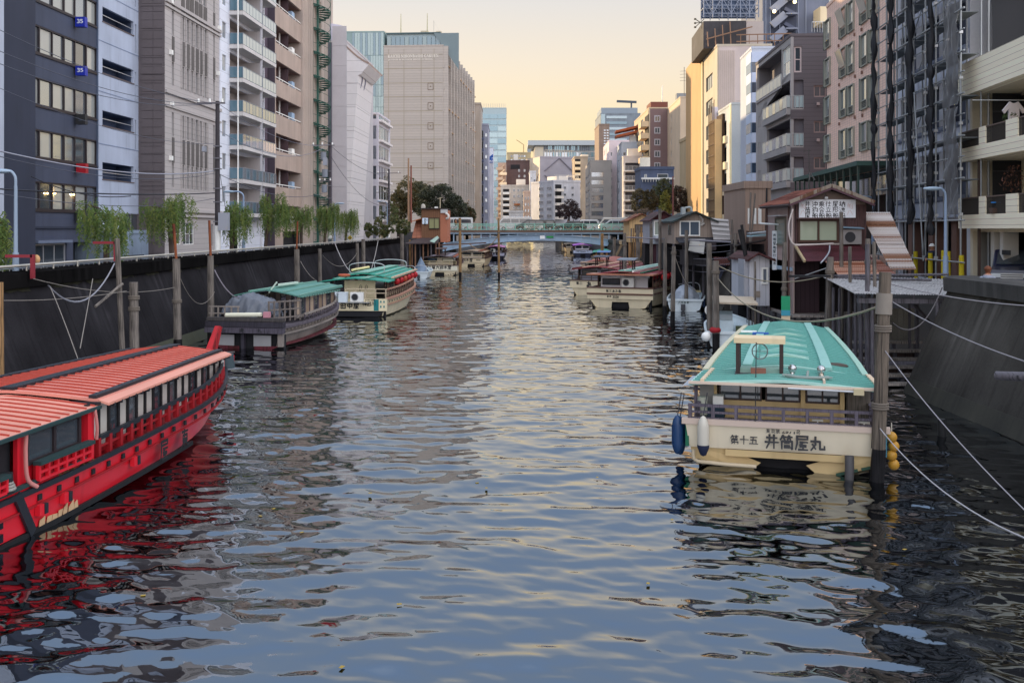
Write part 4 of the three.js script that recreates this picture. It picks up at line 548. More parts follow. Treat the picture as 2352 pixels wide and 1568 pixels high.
  // netted scaffold tower
  { const Z = 112, s = thing('scaffold_tower', 'slender building wrapped in tan scaffold netting beside the katakana sign', 'scaffolding', P(1654, 505, Z)), px = Z / F, net = M('#c4a77c', { t: T.plain, k: 1.5, r: .95 }), h = 232 * px; obj('net', gb(-7 * px - .2, 5 * px, 0, h, -3.6, -.1), net, s); obj('net', gb(5 * px + .01, 11 * px, 0, h + .6, -3, .02), M('#5f4a3a', { t: T.rust, k: 1 }), s); for (let i = 0; i < 6; i++) obj('pole', bar(V(-7 * px - .25, 0, -3.4 + i * .62), V(-7 * px - .25, h + 1.6 + .3 * (i % 3), -3.4 + i * .62), .07), M('#6d5a46'), s); for (let i = 0; i < 9; i++) obj('ledger', bar(V(-7 * px - .3, 1 + i * 1.25, -3.6), V(-7 * px - .3, 1 + i * 1.25, 0), .06), M('#6d5a46'), s); }
  b = RB('apartment_building', 'narrow grey building with a column of lit-edged bay windows', 108, 1681, 1668, 240, 2.6, { Zf: 117 }); for (let j = 0; j < 5; j++) { const y0 = b.H - 3 - j * 2.9; if (y0 < .3) break; b.win('f', [2, y0, 6, y0 + 1.6], { cols: 2, pane: mixd }); b.part('bay', 'f', gb(1.6, 6.4, y0 - .9, y0 - .1, .004, .3), PL('#d9c9a8')); } b.part('corner_post', 'f', gb(b.L - .5, b.L, 0, b.H, .003, .15), PL('#ead9ad')); b.done(PL('#aeb3b4'));
  // striped building
  b = RB('office_building', 'navy and white striped office building with curved corner windows', 98, 1727, 1707, 112, 8, { Zf: 104.5, sl: .06 }); const nv = M('#24384f', { r: .18, x: { clearcoat: 1 } }), sw = PL('#aab4c8', { r: .5 }), pit = 47.6 / 2 / F * 98, n = 22;
  for (let i = 0; i < n; i++) { const y1 = b.H - .35 - i * pit * .97; if (y1 < 1) break; for (let k = 0; k < 2; k++) b.part('panel', 'e', gb(.02 + k * 1.52, 1.5 + k * 1.52, y1 - pit * .95, y1, .004, i % 2 ? .07 : .1), i % 2 ? nv : sw); b.part('panel', 'f', gb(b.L - 2.6, b.L - .02, y1 - pit * .95, y1, .004, .09), i % 2 ? M('#7d93ad', { r: .25 }) : PL('#b4bfd0')); if (i % 6 === 2 && i > 2) b.win('f', [b.L - 2.3, y1 - pit * 1.8, b.L - .5, y1 - .05], { cols: 1, frame: white, cut: false }); }
  b.done(PL('#a9afba'));
  b = farBox('office_tower', 'blue-grey tower with open steel escape stairs behind the dark balcony block', 1752, 1905, -40, 150, 14, '#7e8598', { cat: 'tower' }); for (let i = 0; i < 5; i++) { const y = 95 - i * 34; obj('stair_flight', [bar(V(b.X(1770), b.Y(y), 1.0), V(b.X(1800), b.Y(y - 26), 1.0), .5, 1.1), gb(b.X(1800), b.X(1826), b.Y(y - 24), b.Y(y - 27), .02, 1.6)], M('#8d93a4'), b.g); obj('stair_flight', bar(V(b.X(1800), b.Y(y - 6), .6), V(b.X(1825), b.Y(y + 8), .6), .4, .5), M('#5d6377'), b.g); } for (const x of [1758, 1768, 1790, 1832, 1850]) obj('pipe', gb(b.X(x), b.X(x + 1.5), 0, b.H, .01, .3), M('#9aa3b5'), b.g); obj('stair_recess', gb(b.X(1772), b.X(1829), 0, b.H, .002, .05), M('#4d5364'), b.g); obj('roof_hut', gb(b.X(1866), b.X(1900), b.Y(66), b.Y(28), .6, 4), PL('#d9c6a2'), b.g); obj('roof_rail', [...Array.from({ length: 8 }, (_, i) => gb(b.X(1846 + i * 6), b.X(1846.6 + i * 6), b.Y(86), b.Y(63), 4.1, 4.2)), gb(b.X(1846), b.X(1890), b.Y(64), b.Y(62.6), 4.1, 4.2)], alu, b.g);
  for (const [x, y, l] of [[1779, 26, 'first'], [1826, 4, 'second']]) { const s = thing('bulkhead_lamp', 'lit round lamp on the ' + (l === 'first' ? 'lower' : 'upper') + ' landing of the grey escape stair', 'lamp', P(x, y, 148.2)); obj('globe', new THREE.SphereGeometry(.26, 10, 8), lamp([1, .75, .35], 2), s); glow(s, [1, .75, .35], .8, .4); obj('base', bx(.4, .4, .2, 0, 0, -.3), M('#777'), s); }
  // dark modern balcony block
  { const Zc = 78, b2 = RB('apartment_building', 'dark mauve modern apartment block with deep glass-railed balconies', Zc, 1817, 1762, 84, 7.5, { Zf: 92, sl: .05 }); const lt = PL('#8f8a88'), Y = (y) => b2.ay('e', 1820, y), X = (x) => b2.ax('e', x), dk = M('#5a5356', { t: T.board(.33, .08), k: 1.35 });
    const fl = [[186, 248], [275, 335], [355, 415]]; for (const [t, q] of fl) { const y0 = Y(q), y1 = Y(t) + .1; b2.hole('f', [b2.L * .35, y0, b2.L - .25, y1], M('#6f6a70'), 1.5); b2.hole('e', [.25, y0, X(1846), y1], M('#5f5a62'), 1.4); b2.balcony('e', .02, X(1846), y0, .02, 1.0, { kind: 'glass', n: 3, panel: M([.42, .52, .53], { r: .2 }), slab: lt, th: .12, rail: alu }); b2.balcony('f', b2.L * .33, b2.L - .02, y0, .35, 1.0, { kind: 'glass', n: 7, panel: [frosted, mirror], slab: lt, th: .5, rail: alu }); b2.part('air_conditioner', 'e', gb(.9, 1.5, y0 + .9, y0 + 1.7, -1.2, -.9), white); b2.part('slab_edge', 'e', gb(-.02, X(1847), y0 - .85, y0 - .13, .004, .05), dk); }
    { const w = b2.px('e', 1821, 106, 1842, 166); b2.win('e', w, { cols: 1, rows: 2, frame: PL('#b5a5a2'), fw: .12 }); b2.win('f', [b2.L - 3.0, w[1], b2.L - .15, w[3] + .2], { cols: 4, rows: 2, frame: white, pane: [pale, frosted], fw: .09 }); b2.hole('f', [.5, w[1] - .6, b2.L - 3.3, w[3] + .4], M('#7b7678'), 1.2); b2.balcony('f', .4, b2.L - 3.2, w[1] - .6, .1, 1.0, { kind: 'glass', n: 7, panel: [frosted], slab: lt }); }
    for (const t of [196, 278, 361]) { b2.w('e', 1869, t, 1898, t + 27, { cols: 2, frame: M('#a08a86'), fw: .1 }); }
    for (const t of [239, 322]) b2.part('vent_hood', 'e', bx(.22, .22, .18, X(1878), Y(t), .1), PL('#a08f8c')); for (const t of [225, 295, 370]) for (const x of [1.0, 1.7]) b2.win('f', [x, Y(t + 30), x + .35, Y(t)], { cols: 1, pane: pale, frame: white });
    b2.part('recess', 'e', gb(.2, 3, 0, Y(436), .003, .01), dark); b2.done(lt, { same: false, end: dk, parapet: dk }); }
  // pink tiled building
  { const sl = .097, X0 = 15.83, tile = M('#cfae9d', { t: T.tile(.62, .16, .09, .07), k: 1.75 }), b3 = new Bld('office_building', 'pink tiled building with tall green-edged windows and air-conditioner grilles', { side: 'R', X0, sl, near: 2063, far: 1900, H: 18.5, D: 14 }); const gf = M('#2d463f', { r: .45 });
    const cols = [[1899, 82, 110, 78], [1954, 33, 62, 80], [1980, 10, 50, 84], [2020, -20, 30, 84], [2046, 5, 60, 90]];
    const zoomx = [[1897, 1917], [1953, 1972], [1980, 2001], [2020, 2042], [2048, 2066]], tops = [[82, 225, 367, 510], [33, 185, 337, 490], [10, 166, 323, 478], [-4, 134, 298, 463], [-10, 110, 280, 455]];
    const dd = 470 / 1568 * 1;
    const rowsZ4 = { 0: [[230, 525], [630, 920], [1025, 1315], [1425, 1710]], 1: [[100, 410], [520, 825], [945, 1245], [1370, 1670]], 2: [[35, 355], [470, 785], [905, 1215], [1345, 1640]], 3: [[-60, 260], [375, 710], [830, 1160], [1290, 1590]], 4: [[-120, 195], [315, 660], [790, 1125], [1265, 1570]] }, colZ4 = [[162, 216], [325, 384], [408, 466], [543, 610], [636, 706]];
    const s4 = 800 / 2240 * .6125;
    colZ4.forEach(([xa, xb], i) => rowsZ4[i].forEach(([ya, yb], k) => { const D0 = (x) => 1862 + x * s4, y = (v) => v * s4, [a0, y0, a1, y1] = b3.px('f', D0(xa), y(ya), D0(xb), y(yb)), ac = y0 + (y1 - y0) * .26, m = (a0 + a1) / 2; if (y1 > b3.H - .1) return;
      const open = (i === 1 && k < 2) || (i === 3 && k === 0), w = b3.part('window', 'f', [gb(a0, a1, y0, y0 + .06, -.1, .13), gb(a0, a1, y1 - .07, y1, -.1, .13), gb(a0, a0 + .07, y0 + .06, y1 - .07, -.1, .16), gb(a1 - .07, a1, y0 + .06, y1 - .07, -.1, .13), gb(a0 + .07, a1 - .07, ac, ac + .06, -.1, .1)], M('#a4a396')); b3.part('side_trim', 'f', gb(a0 - .1, a0 - .002, y0 - .02, y1 + .02, .004, .18), gf, w); b3.part('ac_grille', 'f', [gb(a0 + .07, a1 - .07, y0 + .07, ac - .01, -.02, .04)], M('#8f9288'), w); b3.part('grille_slat', 'f', Array.from({ length: 4 }, (_, q) => gb(a0 + .2, a1 - .2, y0 + .16 + q * .1, y0 + .2 + q * .1, .041, .06)), black, w);
      if (open) { b3.part('pane', 'f', gb(a0 + .07, a1 - .07, ac + .07, y1 - .08, -.05, -.03), dark, w); b3.part('open_sash', 'f', bx(a1 - a0 - .12, y1 - ac - .3, .05, m, (y1 + ac) / 2 - .02, .28, 0, .3), pale, w); } else b3.part('pane', 'f', gb(a0 + .07, a1 - .07, ac + .07, y1 - .08, .0, .02), k < 2 ? pale : mirror, w); }));
    for (const [x, yy] of [[303, 480], [470, 360], [545, 310], [548, 760], [308, 890], [475, 800], [473, 1230], [553, 1210], [309, 1300]]) { b3.part('vent_cap', 'f', bx(.16, .2, .1, b3.ax('f', 1862 + x * s4), b3.ay('f', 1862 + x * s4, yy * s4), .05), M('#8c6a5c')); }
    const cy = b3.ay('f', 1900, 412), Cb = -1.2; b3.band('canopy', 'f', Cb, b3.L + .02, cy - .1, cy + .16, 2.2, M('#3e5a52')); b3.hole('f', [.2, .8, b3.L - .3, cy - .15], M('#3d3330'), 1.6); for (let i = 0; i < 12; i++) b3.band('canopy_post', 'f', Cb + .1 + i * 1.7, Cb + .24 + i * 1.7, .0, cy - .1, 2.1, gf, 2.0); for (let i = 0; i < 11; i++) { b3.band('terrace_glazing', 'f', Cb + .28 + i * 1.7, Cb + 1.75 + i * 1.7, cy - 1.6, cy - .15, .06, i % 3 ? glass : mirror, .02); } b3.band('terrace_rail', 'f', Cb, b3.L - .05, 1.9, 1.98, 2.2, white, 2.12); for (let i = 0; i < 48; i++) b3.band('rail_post', 'f', Cb + .1 + i * .38, Cb + .14 + i * .38, .95, 1.9, 2.2, white, 2.14); b3.band('terrace_wall', 'f', Cb, b3.L - .02, 0, .95, 2.25, PL('#c9a795'));
    b3.done(tile); }
}
// ================= bridge =================
{
  const Zb = 148, px = Zb / F, s = thing('road_bridge', 'low pale blue steel arch road bridge with a green railing across the river', 'bridge', [0, 0, -Zb]), X = (x) => (x - CX) * px, Y = (y) => CH - (y - HY) * px;
  const bm = M('#8fa6bb', { r: .5, t: T.plain, k: 1.3 }), bd = M('#5d7288', { r: .6 }), x0 = X(1000), x1 = X(1462), ym = X(1238);
  obj('deck', gb(x0, x1, Y(533), Y(529.4), -22, .4), M('#6b5647', { t: T.grime, k: 1.4 }), s); obj('road', gb(x0, x1, Y(529.4) + .002, Y(529.4) + .05, -21.6, .1), M('#55555a'), s);
  obj('edge_girder', gb(x0, x1, Y(537), Y(533) - .005, -.5, .25), bm, s); for (const z of [-4, -8, -12, -16, -20]) obj('girder', gb(x0, x1, Y(541), Y(533.1), z, z + .3), bd, s);
  const arc = (x, o) => { const t = (x - ym) / (X(1462) - ym); return Y(551.5 - (o ? 12 : 0) + (o ? 21 : 26) * t * t); };
  for (const z of [0, -7, -14, -20]) { const n = 22; for (let i = 0; i < n; i++) { const a = x0 + (x1 - x0) * i / n, b = x0 + (x1 - x0) * (i + 1) / n, g = ext([[a + .02, arc(a, 0)], [b - .02, arc(b, 0)], [b - .02, arc(b, 1)], [a + .02, arc(a, 1)]], .3).translate(0, 0, z - .3); obj('arch_panel', g, z ? bd : bm, s); if (!z) { obj('stiffener', ext([[a - .06, arc(a, 0)], [a + .06, arc(a, 0)], [a + .06, arc(a, 1)], [a - .06, arc(a, 1)]], .12).translate(0, 0, .004), bm, s); if (Y(537) - arc(a, 1) > .12) obj('strut', gb(a - .1, a + .1, arc(a, 1), Y(537), -.25, .0), bm, s); } } if (!z) { const f = []; for (let i = 0; i < n; i++) { const a = x0 + (x1 - x0) * i / n, b = x0 + (x1 - x0) * (i + 1) / n; f.push(bar(V(a, arc(a, 0), .05), V(b, arc(b, 0), .05), .3, .1), bar(V(a, arc(a, 1), .05), V(b, arc(b, 1), .05), .3, .1)); } obj('flange', f, bm, s); } }
  obj('sign_plate', gb(X(1240), X(1251), Y(548.5), Y(541), .15, .2), PL('#d9dee0'), s); obj('sign_plate', gb(X(1255), X(1271), Y(546), Y(542), .15, .2), M('#2f9a52'), s); for (const q of [gb(x0 - 6, X(1030), -2, Y(533), -21, -2.5), gb(X(1436), x1 + 3, -2, Y(533), -21, -2.5)]) obj('abutment', q, M('#4b4a4c', { t: T.streak, k: 1.5 }), s);
  const gr = M('#7fb8a6', { r: .5, t: T.plain, k: 1.3 }), cop = M('#b98a6e', { r: .5 }), yb = Y(529.4) + .05, yt = Y(513.5);
  for (const [z, near] of [[.2, 1], [-21.5, 0]]) {
    const rl = thing('bridge_railing', near ? 'pale green steel railing with copper wave ornaments on the near edge of the bridge' : 'pale green railing along the far edge of the bridge behind the cars', 'railing', [0, 0, -Zb + z]);
    for (const y of near ? [yt, yt - .24, yb + .14] : [yt, yt - .3]) obj('rail', gb(x0, x1, y - .05, y + .02, -.05, .05), gr, rl);
    for (let x = 1008, i = 0; x < 1462; x += 22, i++) { obj('post', gb(X(x) - .06, X(x) + .06, yb, yt + .03, -.07, .07), gr, rl); if (!near) continue; const n = [], a = X(x), w = 22 * px; for (let k = 1; k < 6; k++) n.push(gb(a + w * k / 6 - .012, a + w * k / 6 + .012, yb + .16, yt - .28, -.012, .012)); obj('baluster', n, gr, rl); const q = []; for (let k = 0; k <= 6; k++) q.push(V(a + w * k / 6, yb + .4 + .22 * Math.cos(k / 6 * Math.PI * 2) * (i % 2 ? 1 : -1), .05)); obj('ornament', tube(q, .025, 12, 4), cop, rl); }
  }
}
// ---------- vehicles ----------
function car(lab, cat, x, y, Z, L, kind, col, dir = 1, o = {}) {                          // side view profile along local x, nose at +x
  const c = thing('parked_car'.replace('parked_', cat === 'van' ? 'delivery_' : cat === 'taxi' ? 'taxi_' : 'passenger_'), lab, cat, P(x, y, Z), o.ry ?? (dir > 0 ? 0 : Math.PI), o.group);
  const van = kind === 'van', H = o.H ?? (van ? 1.95 : kind === 'mini' ? 1.65 : 1.45), Wd = o.W ?? 1.72, paint = M(col, { r: .3, x: { clearcoat: 1, clearcoatRoughness: .08 } });
  const pr = van ? [[-.5, .3], [-.49, .95], [-.47, 1], [.33, 1], [.47, .55], [.5, .42], [.5, .2], [.47, .16], [-.48, .16]] : kind === 'mini' ? [[-.5, .35], [-.48, .85], [-.42, 1], [.1, 1], [.3, .62], [.48, .52], [.5, .3], [.48, .16], [-.48, .16]] : [[-.5, .35], [-.5, .6], [-.42, .66], [-.3, .98], [-.22, 1], [.02, 1], [.2, .66], [.47, .52], [.5, .32], [.48, .16], [-.48, .16]];
  const g = new THREE.ExtrudeGeometry(poly(pr.map(([a, b]) => [a * L, b * H])), { depth: Wd - .12, bevelEnabled: true, bevelSize: .06, bevelThickness: .06, bevelSegments: 2 }).translate(0, 0, -Wd / 2 + .06); obj('body', g, paint, c);
  const wp = van ? [[[-.46, .6], [-.44, .88], [-.14, .88], [-.14, .6]], [[-.12, .6], [-.12, .88], [.1, .88], [.1, .6]], [[.12, .6], [.12, .88], [.33, .88], [.43, .6]]] : kind === 'mini' ? [[[-.45, .6], [-.4, .9], [-.18, .9], [-.18, .6]], [[-.16, .6], [-.16, .9], [.02, .9], [.02, .6]], [[.04, .6], [.04, .9], [.1, .9], [.25, .62]]] : [[[-.36, .68], [-.26, .93], [-.1, .93], [-.1, .68]], [[-.08, .68], [-.08, .93], [.0, .93], [.16, .68]]];
  for (const s of [-1, 1]) for (const w of wp) obj('window', ext(w.map(([a, b]) => [a * L, b * H]), .02).translate(0, 0, s * (Wd / 2 + .004) - .01), glass, c);
  const fx = van ? [[.345, .97], [.475, .57]] : kind === 'mini' ? [[.115, .97], [.3, .65]] : [[.035, .97], [.2, .69]], a = V(fx[0][0] * L, fx[0][1] * H, 0), b = V(fx[1][0] * L, fx[1][1] * H, 0), d = b.clone().sub(a); obj('windscreen', bx(.05, d.length() * .92, Wd - .3, 0, 0, 0).rotateZ(Math.atan2(d.y, d.x) + Math.PI / 2).translate((a.x + b.x) / 2 + .06, (a.y + b.y) / 2 + .04, 0), glass, c);
  for (const s of [-1, 1]) { for (const t of [-.3, .32]) { const w = obj('wheel', new THREE.CylinderGeometry(.31, .31, .2, 18).rotateX(Math.PI / 2).translate(t * L, .31, s * (Wd / 2 - .06)), M('#111214'), c); obj('rim', new THREE.CylinderGeometry(.19, .19, .22, 12).rotateX(Math.PI / 2).translate(t * L, .31, s * (Wd / 2 - .06)), alu, w); } obj('headlight', bx(.1, .16, .36, L * .5 - .0, H * .42, s * (Wd / 2 - .22)), M('#dfe3e6', { r: .15 }), c); obj('tail_light', bx(.08, .26, .14, -L * .5 - .03, H * .52, s * (Wd / 2 - .12)), M('#a01010', { r: .3 }), c); }
  if (o.face) { obj('grille', [0, 1, 2].map((i) => bx(.05, .05, Wd * .5, L * .5 + .05, H * .36 + i * .08, 0)), alu, c); obj('bumper', bx(.1, .18, Wd - .1, L * .5 + .04, H * .2, 0), M('#1a1c22'), c); obj('number_plate', bx(.03, .11, .3, L * .5 + .1, H * .22, 0), M('#d8c23a'), c); }
  return c;
}
const by = 530;
car('white van at the left end of the bridge', 'van', 1050, by, 151, 4.7, 'van', '#d4d6d6', -1);
car('long white delivery van on the bridge behind two utility poles', 'van', 1182, by, 152, 5.2, 'van', '#d8d6d2', -1, { H: 2.05 });
{ const t = car('black taxi carrying a white roof-door advert with TAXI GO', 'taxi', 1218, by + .5, 149.6, 4.6, 'mini', '#15171a', -1); obj('door_sign', gb(-1.9, .9, .42, .9, -.905, -.88).rotateY(0), PL('#d9d4cc'), t); obj('door_sign', gb(-1.5, .9, .42, .9, .88, .905), PL('#d9d4cc'), t); obj('lettering', fit('TAXI GO', 1.7, .3).rotateY(Math.PI).translate(.4, .5, -.91), M('#3d5a44'), t); obj('lettering', fit('TAXI GO', 1.7, .3).rotateY(0).translate(-1.3, .5, .9), M('#3d5a44'), t); }
car('dark hatchback with a lit red tail lamp behind the taxi', 'car', 1243, by, 153.5, 4.4, 'mini', '#1f2428', -1);
car('black saloon car in the middle of the bridge', 'car', 1310, by + .5, 149.6, 4.7, 'saloon', '#1d2127', -1);
car('white estate car half hidden behind the black saloon', 'car', 1342, by, 153, 4.5, 'mini', '#cfd2d3', -1);
car('white people carrier at the right end of the bridge', 'van', 1412, by - .5, 153, 5.0, 'van', '#d6d2c8', -1);
car('silver minivan in front of the white people carrier', 'car', 1408, by + .5, 149.6, 4.3, 'mini', '#aab0b8', -1);
// ================= near right: scaffolded block and cream balcony block =================
const RX = 15.83, RS = .097;
{
  const b = new Bld('office_building', 'white-panelled building under renovation behind scaffolding', { side: 'R', X0: RX, sl: RS, near: 2229, far: 2063, H: 20, D: 13 });
  const pw = PL('#c4c8d4');
  for (let j = 0; j < 5; j++) for (let i = 0; i < 3; i++) { const x = .4 + i * 3.6, y = 3.6 + j * 3.3; b.hole('f', [x + .2, y + .4, x + 2.9, y + 2.5], M('#5a5f6e'), .6); b.part('pane', 'f', gb(x + 1.6, x + 2.8, y + .45, y + 2.45, -.56, -.5), j % 2 ? glass : M('#6b5c55', { r: .3 })); b.band('panel', 'f', x, x + 3.3, y - .75, y + .25, .06, pw); b.part('parapet_roll', 'f', cyl(V(x, y + .3, .12), V(x + 3.3, y + .3, .12), .13, .13, 8), M('#7f8aa3', { r: .5 })); }
  b.hole('f', [.3, .05, b.L - .4, 3.0], M('#3a2e2c'), 2.2); for (const x of [1.2, 4.6, 8]) b.part('pillar', 'f', gb(x, x + .7, 0, 3.05, -.8, -.2), M('#7b5b4e', { t: T.plain, k: 1.3 })); b.band('fascia', 'f', 0, b.L, 3.02, 3.75, .25, PL('#a5a9b5'));
  b.done(PL('#b9bac0')); b.g.updateMatrixWorld(true);
  const s = thing('scaffolding', 'galvanised tube scaffolding with boards in front of the white-panelled building', 'scaffolding', b.A, b.g.rotation.y), o1 = .35, o2 = 1.15, zl = b.L, mm = M([.34, .36, .37], { r: .45, m: .5 });
  const P0 = b.ax('f', 2240), cols = [2019, 2038, 2061, 2081, 2100, 2127, 2151, 2177, 2208];
  const loc = (x) => { const Z = (RX - o2) / ((x - CX) / F - RS); return V(RX - o2 + RS * Z, GY, -Z).sub(b.A).dot(b.u); };
  const xs = cols.map(loc);
  for (const x of xs) { obj('pole', cyl(V(x, 0, o2), V(x, 19.5, o2), .045, .045, 6), mm, s); obj('pole', cyl(V(x + .05, 3, o1), V(x + .05, 19.5, o1), .04, .04, 6), mm, s); for (let k = 0; k < 10; k++) obj('coupler', bx(.14, .12, .14, x, 1.2 + k * 1.9, o2), alu, s); }
  for (let k = 0; k < 11; k++) { const y = 1.1 + k * 1.75, a = Math.min(...xs), c = Math.max(...xs) + .6; obj('ledger', cyl(V(a - .3, y, o2 + .06), V(c, y, o2 + .06), .04, .04, 6), mm, s); if (k > 1) { obj('ledger', cyl(V(a - .3, y + .9, o2 + .06), V(c, y + .9, o2 + .06), .028, .028, 6), mm, s); for (let i = 0; i + 1 < xs.length; i++) obj('board', gb(Math.min(xs[i], xs[i + 1]) + .08, Math.max(xs[i], xs[i + 1]) - .08, y - .06, y - .02, o1 + .05, o2 - .06), M('#6f7476', { r: .8 }), s); } }
  for (let i = 0; i < 6; i++) obj('brace', cyl(V(xs[1] - .1 * i, 3 + i * 2.6, o1), V(xs[3], 5.6 + i * 2.6, o1), .025, .025, 5), mm, s); obj('brace', cyl(V(loc(2127), 1, o2 + .1), V(loc(2106), 9, o2 + .1), .04, .04, 6), mm, s); obj('brace', cyl(V(loc(2126), 1.2, o2 + .12), V(loc(2150), 5, o2 + .12), .03, .03, 6), mm, s);
  // gathered black nets
  const nm = M([.018, .019, .024], { r: .7, x: { sheen: .5 } }); const knots = ['far-left end of', 'second bay of', 'middle of', 'right half of'];
  [2017, 2056, 2101, 2150].forEach((x, i) => { const n = thing('gathered_net', 'twisted black net bundle hanging on the ' + knots[i] + ' the scaffolding', 'net', V(loc(x), 0, o2 + .2).applyMatrix4(b.g.matrixWorld)); const seg = []; let y = i === 3 ? 2.2 : 2.7; const top = 19, pts = []; while (y < top) { const L = rr(.5, 2.2), w = rr(.05, .13); for (let k = 0; k < 6; k++) pts.push([w * Math.sin(Math.PI * (k + .5) / 6.5) + .05, y + L * k / 6, rr(-.05, .05)]); y += L; } const g = new THREE.LatheGeometry(pts.map(([r, yy]) => new THREE.Vector2(r, yy)), 9); const p = g.attributes.position; for (let k = 0; k < p.count; k++) { const yy = p.getY(k), a = Math.atan2(p.getZ(k), p.getX(k)), f = 1 + .4 * Math.sin(a * 3 + yy * 2.2); p.setX(k, p.getX(k) * f + .06 * n2(yy * .5, i * 9)); p.setZ(k, p.getZ(k) * f); } g.computeVertexNormals(); obj('net', g, nm, n); for (let k = 0; k < 4; k++) obj('tie', new THREE.TorusGeometry(.1, .03, 5, 10).rotateX(Math.PI / 2).translate(.12 * n2((4 + k * 4) * .5, i * 9), 4 + k * 4, 0), M('#1b1c22'), n); });
  // sheet net and black end net
  const wav = (x0, x1, y0, y1, z, a, nx, ny) => { const g = new THREE.PlaneGeometry(x1 - x0, y1 - y0, nx, ny).translate((x0 + x1) / 2, (y0 + y1) / 2, z), p = g.attributes.position; for (let k = 0; k < p.count; k++) p.setZ(k, z + a * n2(p.getX(k) * 1.3, p.getY(k) * .55) + a * .5 * n2(p.getX(k) * 3, p.getY(k) * 1.7 + 9)); g.computeVertexNormals(); return g; };
  { const n = thing('safety_net', 'loose translucent grey safety net at the right end of the scaffolding', 'net', b.A, b.g.rotation.y); const m = M([.16, .16, .165], { r: .9, x: { transmission: .35, thickness: 0, opacity: .78, transparent: true } }); for (const [y0, y1] of [[3.1, 7.6], [7.7, 12], [12.1, 17]]) obj('sheet', wav(loc(2177), loc(2208), y0, y1, o2 + .12, .12, 12, 20), m, n); }
  { const n = thing('safety_net', 'black net covering the end of the scaffolding above the cream building', 'net', b.N), m = M([.022, .023, .028], { r: .85 }); obj('sheet', wav(.2, 13, 0, 21, 1.6, .08, 20, 24), m, n); for (let i = 0; i < 7; i++) obj('seam', gb(.2, 13, 2.4 + i * 2.5, 2.46 + i * 2.5, 1.68, 1.72), M([.05, .05, .058]), n); for (const x of [1.7, 4.0]) obj('seam', gb(x, x + .07, 0, 21, 1.69, 1.73), M([.05, .05, .058]), n); obj('frame_pole', cyl(V(.1, 0, 1.5), V(.1, 20, 1.5), .05), mm, n); }
  // yellow pole guards
  [[2103.5, 577, 'first from the left'], [2137.5, 581, 'second from the left, beside the worker'], [2168, 575, 'third, just left of the lamp post'], [2178.5, 577, 'fourth, just right of the lamp post'], [2209, 586, 'rightmost, at the scaffold end']].forEach(([x, y, l]) => { const Z = (RX - o2) / ((x - CX) / F - RS), q = P(x, 640, Z); q.y = GY; const h = CH - (y - HY) * Z / F - GY; solo('pole_guard', 'yellow foam pole guard, ' + l, 'pole guard', new THREE.CylinderGeometry(.1, .11, h, 10).translate(q.x, GY + h / 2, q.z + .02), M('#c9b41f', { r: .8 }), 'yellow guards on the scaffold poles'); });
  const rc = car('white car nose partly hidden behind the scaffold poles', 'car', 2124, 630, 58, 3.6, 'mini', '#cfd1d2', 1, { ry: -2.0 });
  // cream block
  const c = new Bld('apartment_building', 'cream board-clad balcony building at the right edge of the picture', { side: 'R', X0: RX, sl: RS, near: 2640, far: 2229.5, H: 10.2, D: 12 }), cm = M('#d3c9b2', { t: T.board(.24, .1), k: 1.75 }), cp = PL('#c8bda6');
  const Lf = (x) => c.ax('f', x), Yl = (y) => c.ay('f', 2230, y), bl = M('#3e3a38', { r: .5 });
  const H3 = Yl(151) ; c.H = Yl(305) ;
  for (const [t, q] of [[225, 306], [374, 456]]) c.hole('f', [.25, Yl(q) - .9, c.L - .3, Yl(t)], cp, 1.6);
  const band = (t, q, out, gaps) => { const y1 = Yl(t), y0 = Yl(q), ym = y0 + (y1 - y0) * .44; c.band('parapet', 'f', 0, c.L, y0, gaps.length ? ym : y1, out, cm, out - .18); c.band('balcony_floor', 'f', 0, c.L, y0 + .02, y0 + .14, out - .19, cp, -1.5); let x = 0; for (const [a, b2] of gaps) { c.band('parapet', 'f', x, a, ym + .002, y1, out, cm, out - .18); const n = Math.round((b2 - a) / .11); for (let i = 0; i <= n; i++) c.band('baluster', 'f', a + (b2 - a) * i / n - .012, a + (b2 - a) * i / n + .012, ym, y1 - .06, out - .06, bl, out - .09); c.band('handrail', 'f', a, b2, y1 - .06, y1, out - .04, M('#6b5a50'), out - .12); x = b2; } if (gaps.length) c.band('parapet', 'f', x, c.L, ym + .002, y1, out, cm, out - .18); };
  const gp = [[Lf(2278), Lf(2234)], [Lf(2342), Lf(2293)], [Lf(2480), Lf(2370)]].map((g) => g.sort((p, q) => p - q)).sort((p, q) => p[0] - q[0]);
  band(305, 373, .5, gp); band(455, 524.5, .5, gp);
  c.band('top_parapet', 'f', 0, c.L, Yl(225), H3, .52, cm, .0); obj('roof_slab', gb(0, c.L, Yl(225) + .05, H3 - .1, -c.D, -.002), cp, c.g); c.H = Yl(225) + .04;
  for (const [x0, x1, t, q] of [[2285, 2314, 400, 470], [2236, 2266, 232, 330]]) c.part('door', 'f', gb(Math.min(Lf(x0), Lf(x1)), Math.max(Lf(x0), Lf(x1)), Yl(q), Yl(t), -1.58, -1.5), M('#241f22', { r: .3 }));
  c.part('screen', 'f', gb(Lf(2318), Lf(2300), Yl(330), Yl(262), -.4, -.35), PL('#b9bcc2')); c.part('drainpipe', 'f', gb(Lf(2271), Lf(2269), 0, Yl(374), .3, .4), M('#4d3c34')); c.band('bracket', 'f', c.L - .4, c.L, Yl(240), Yl(225), .4, cm);
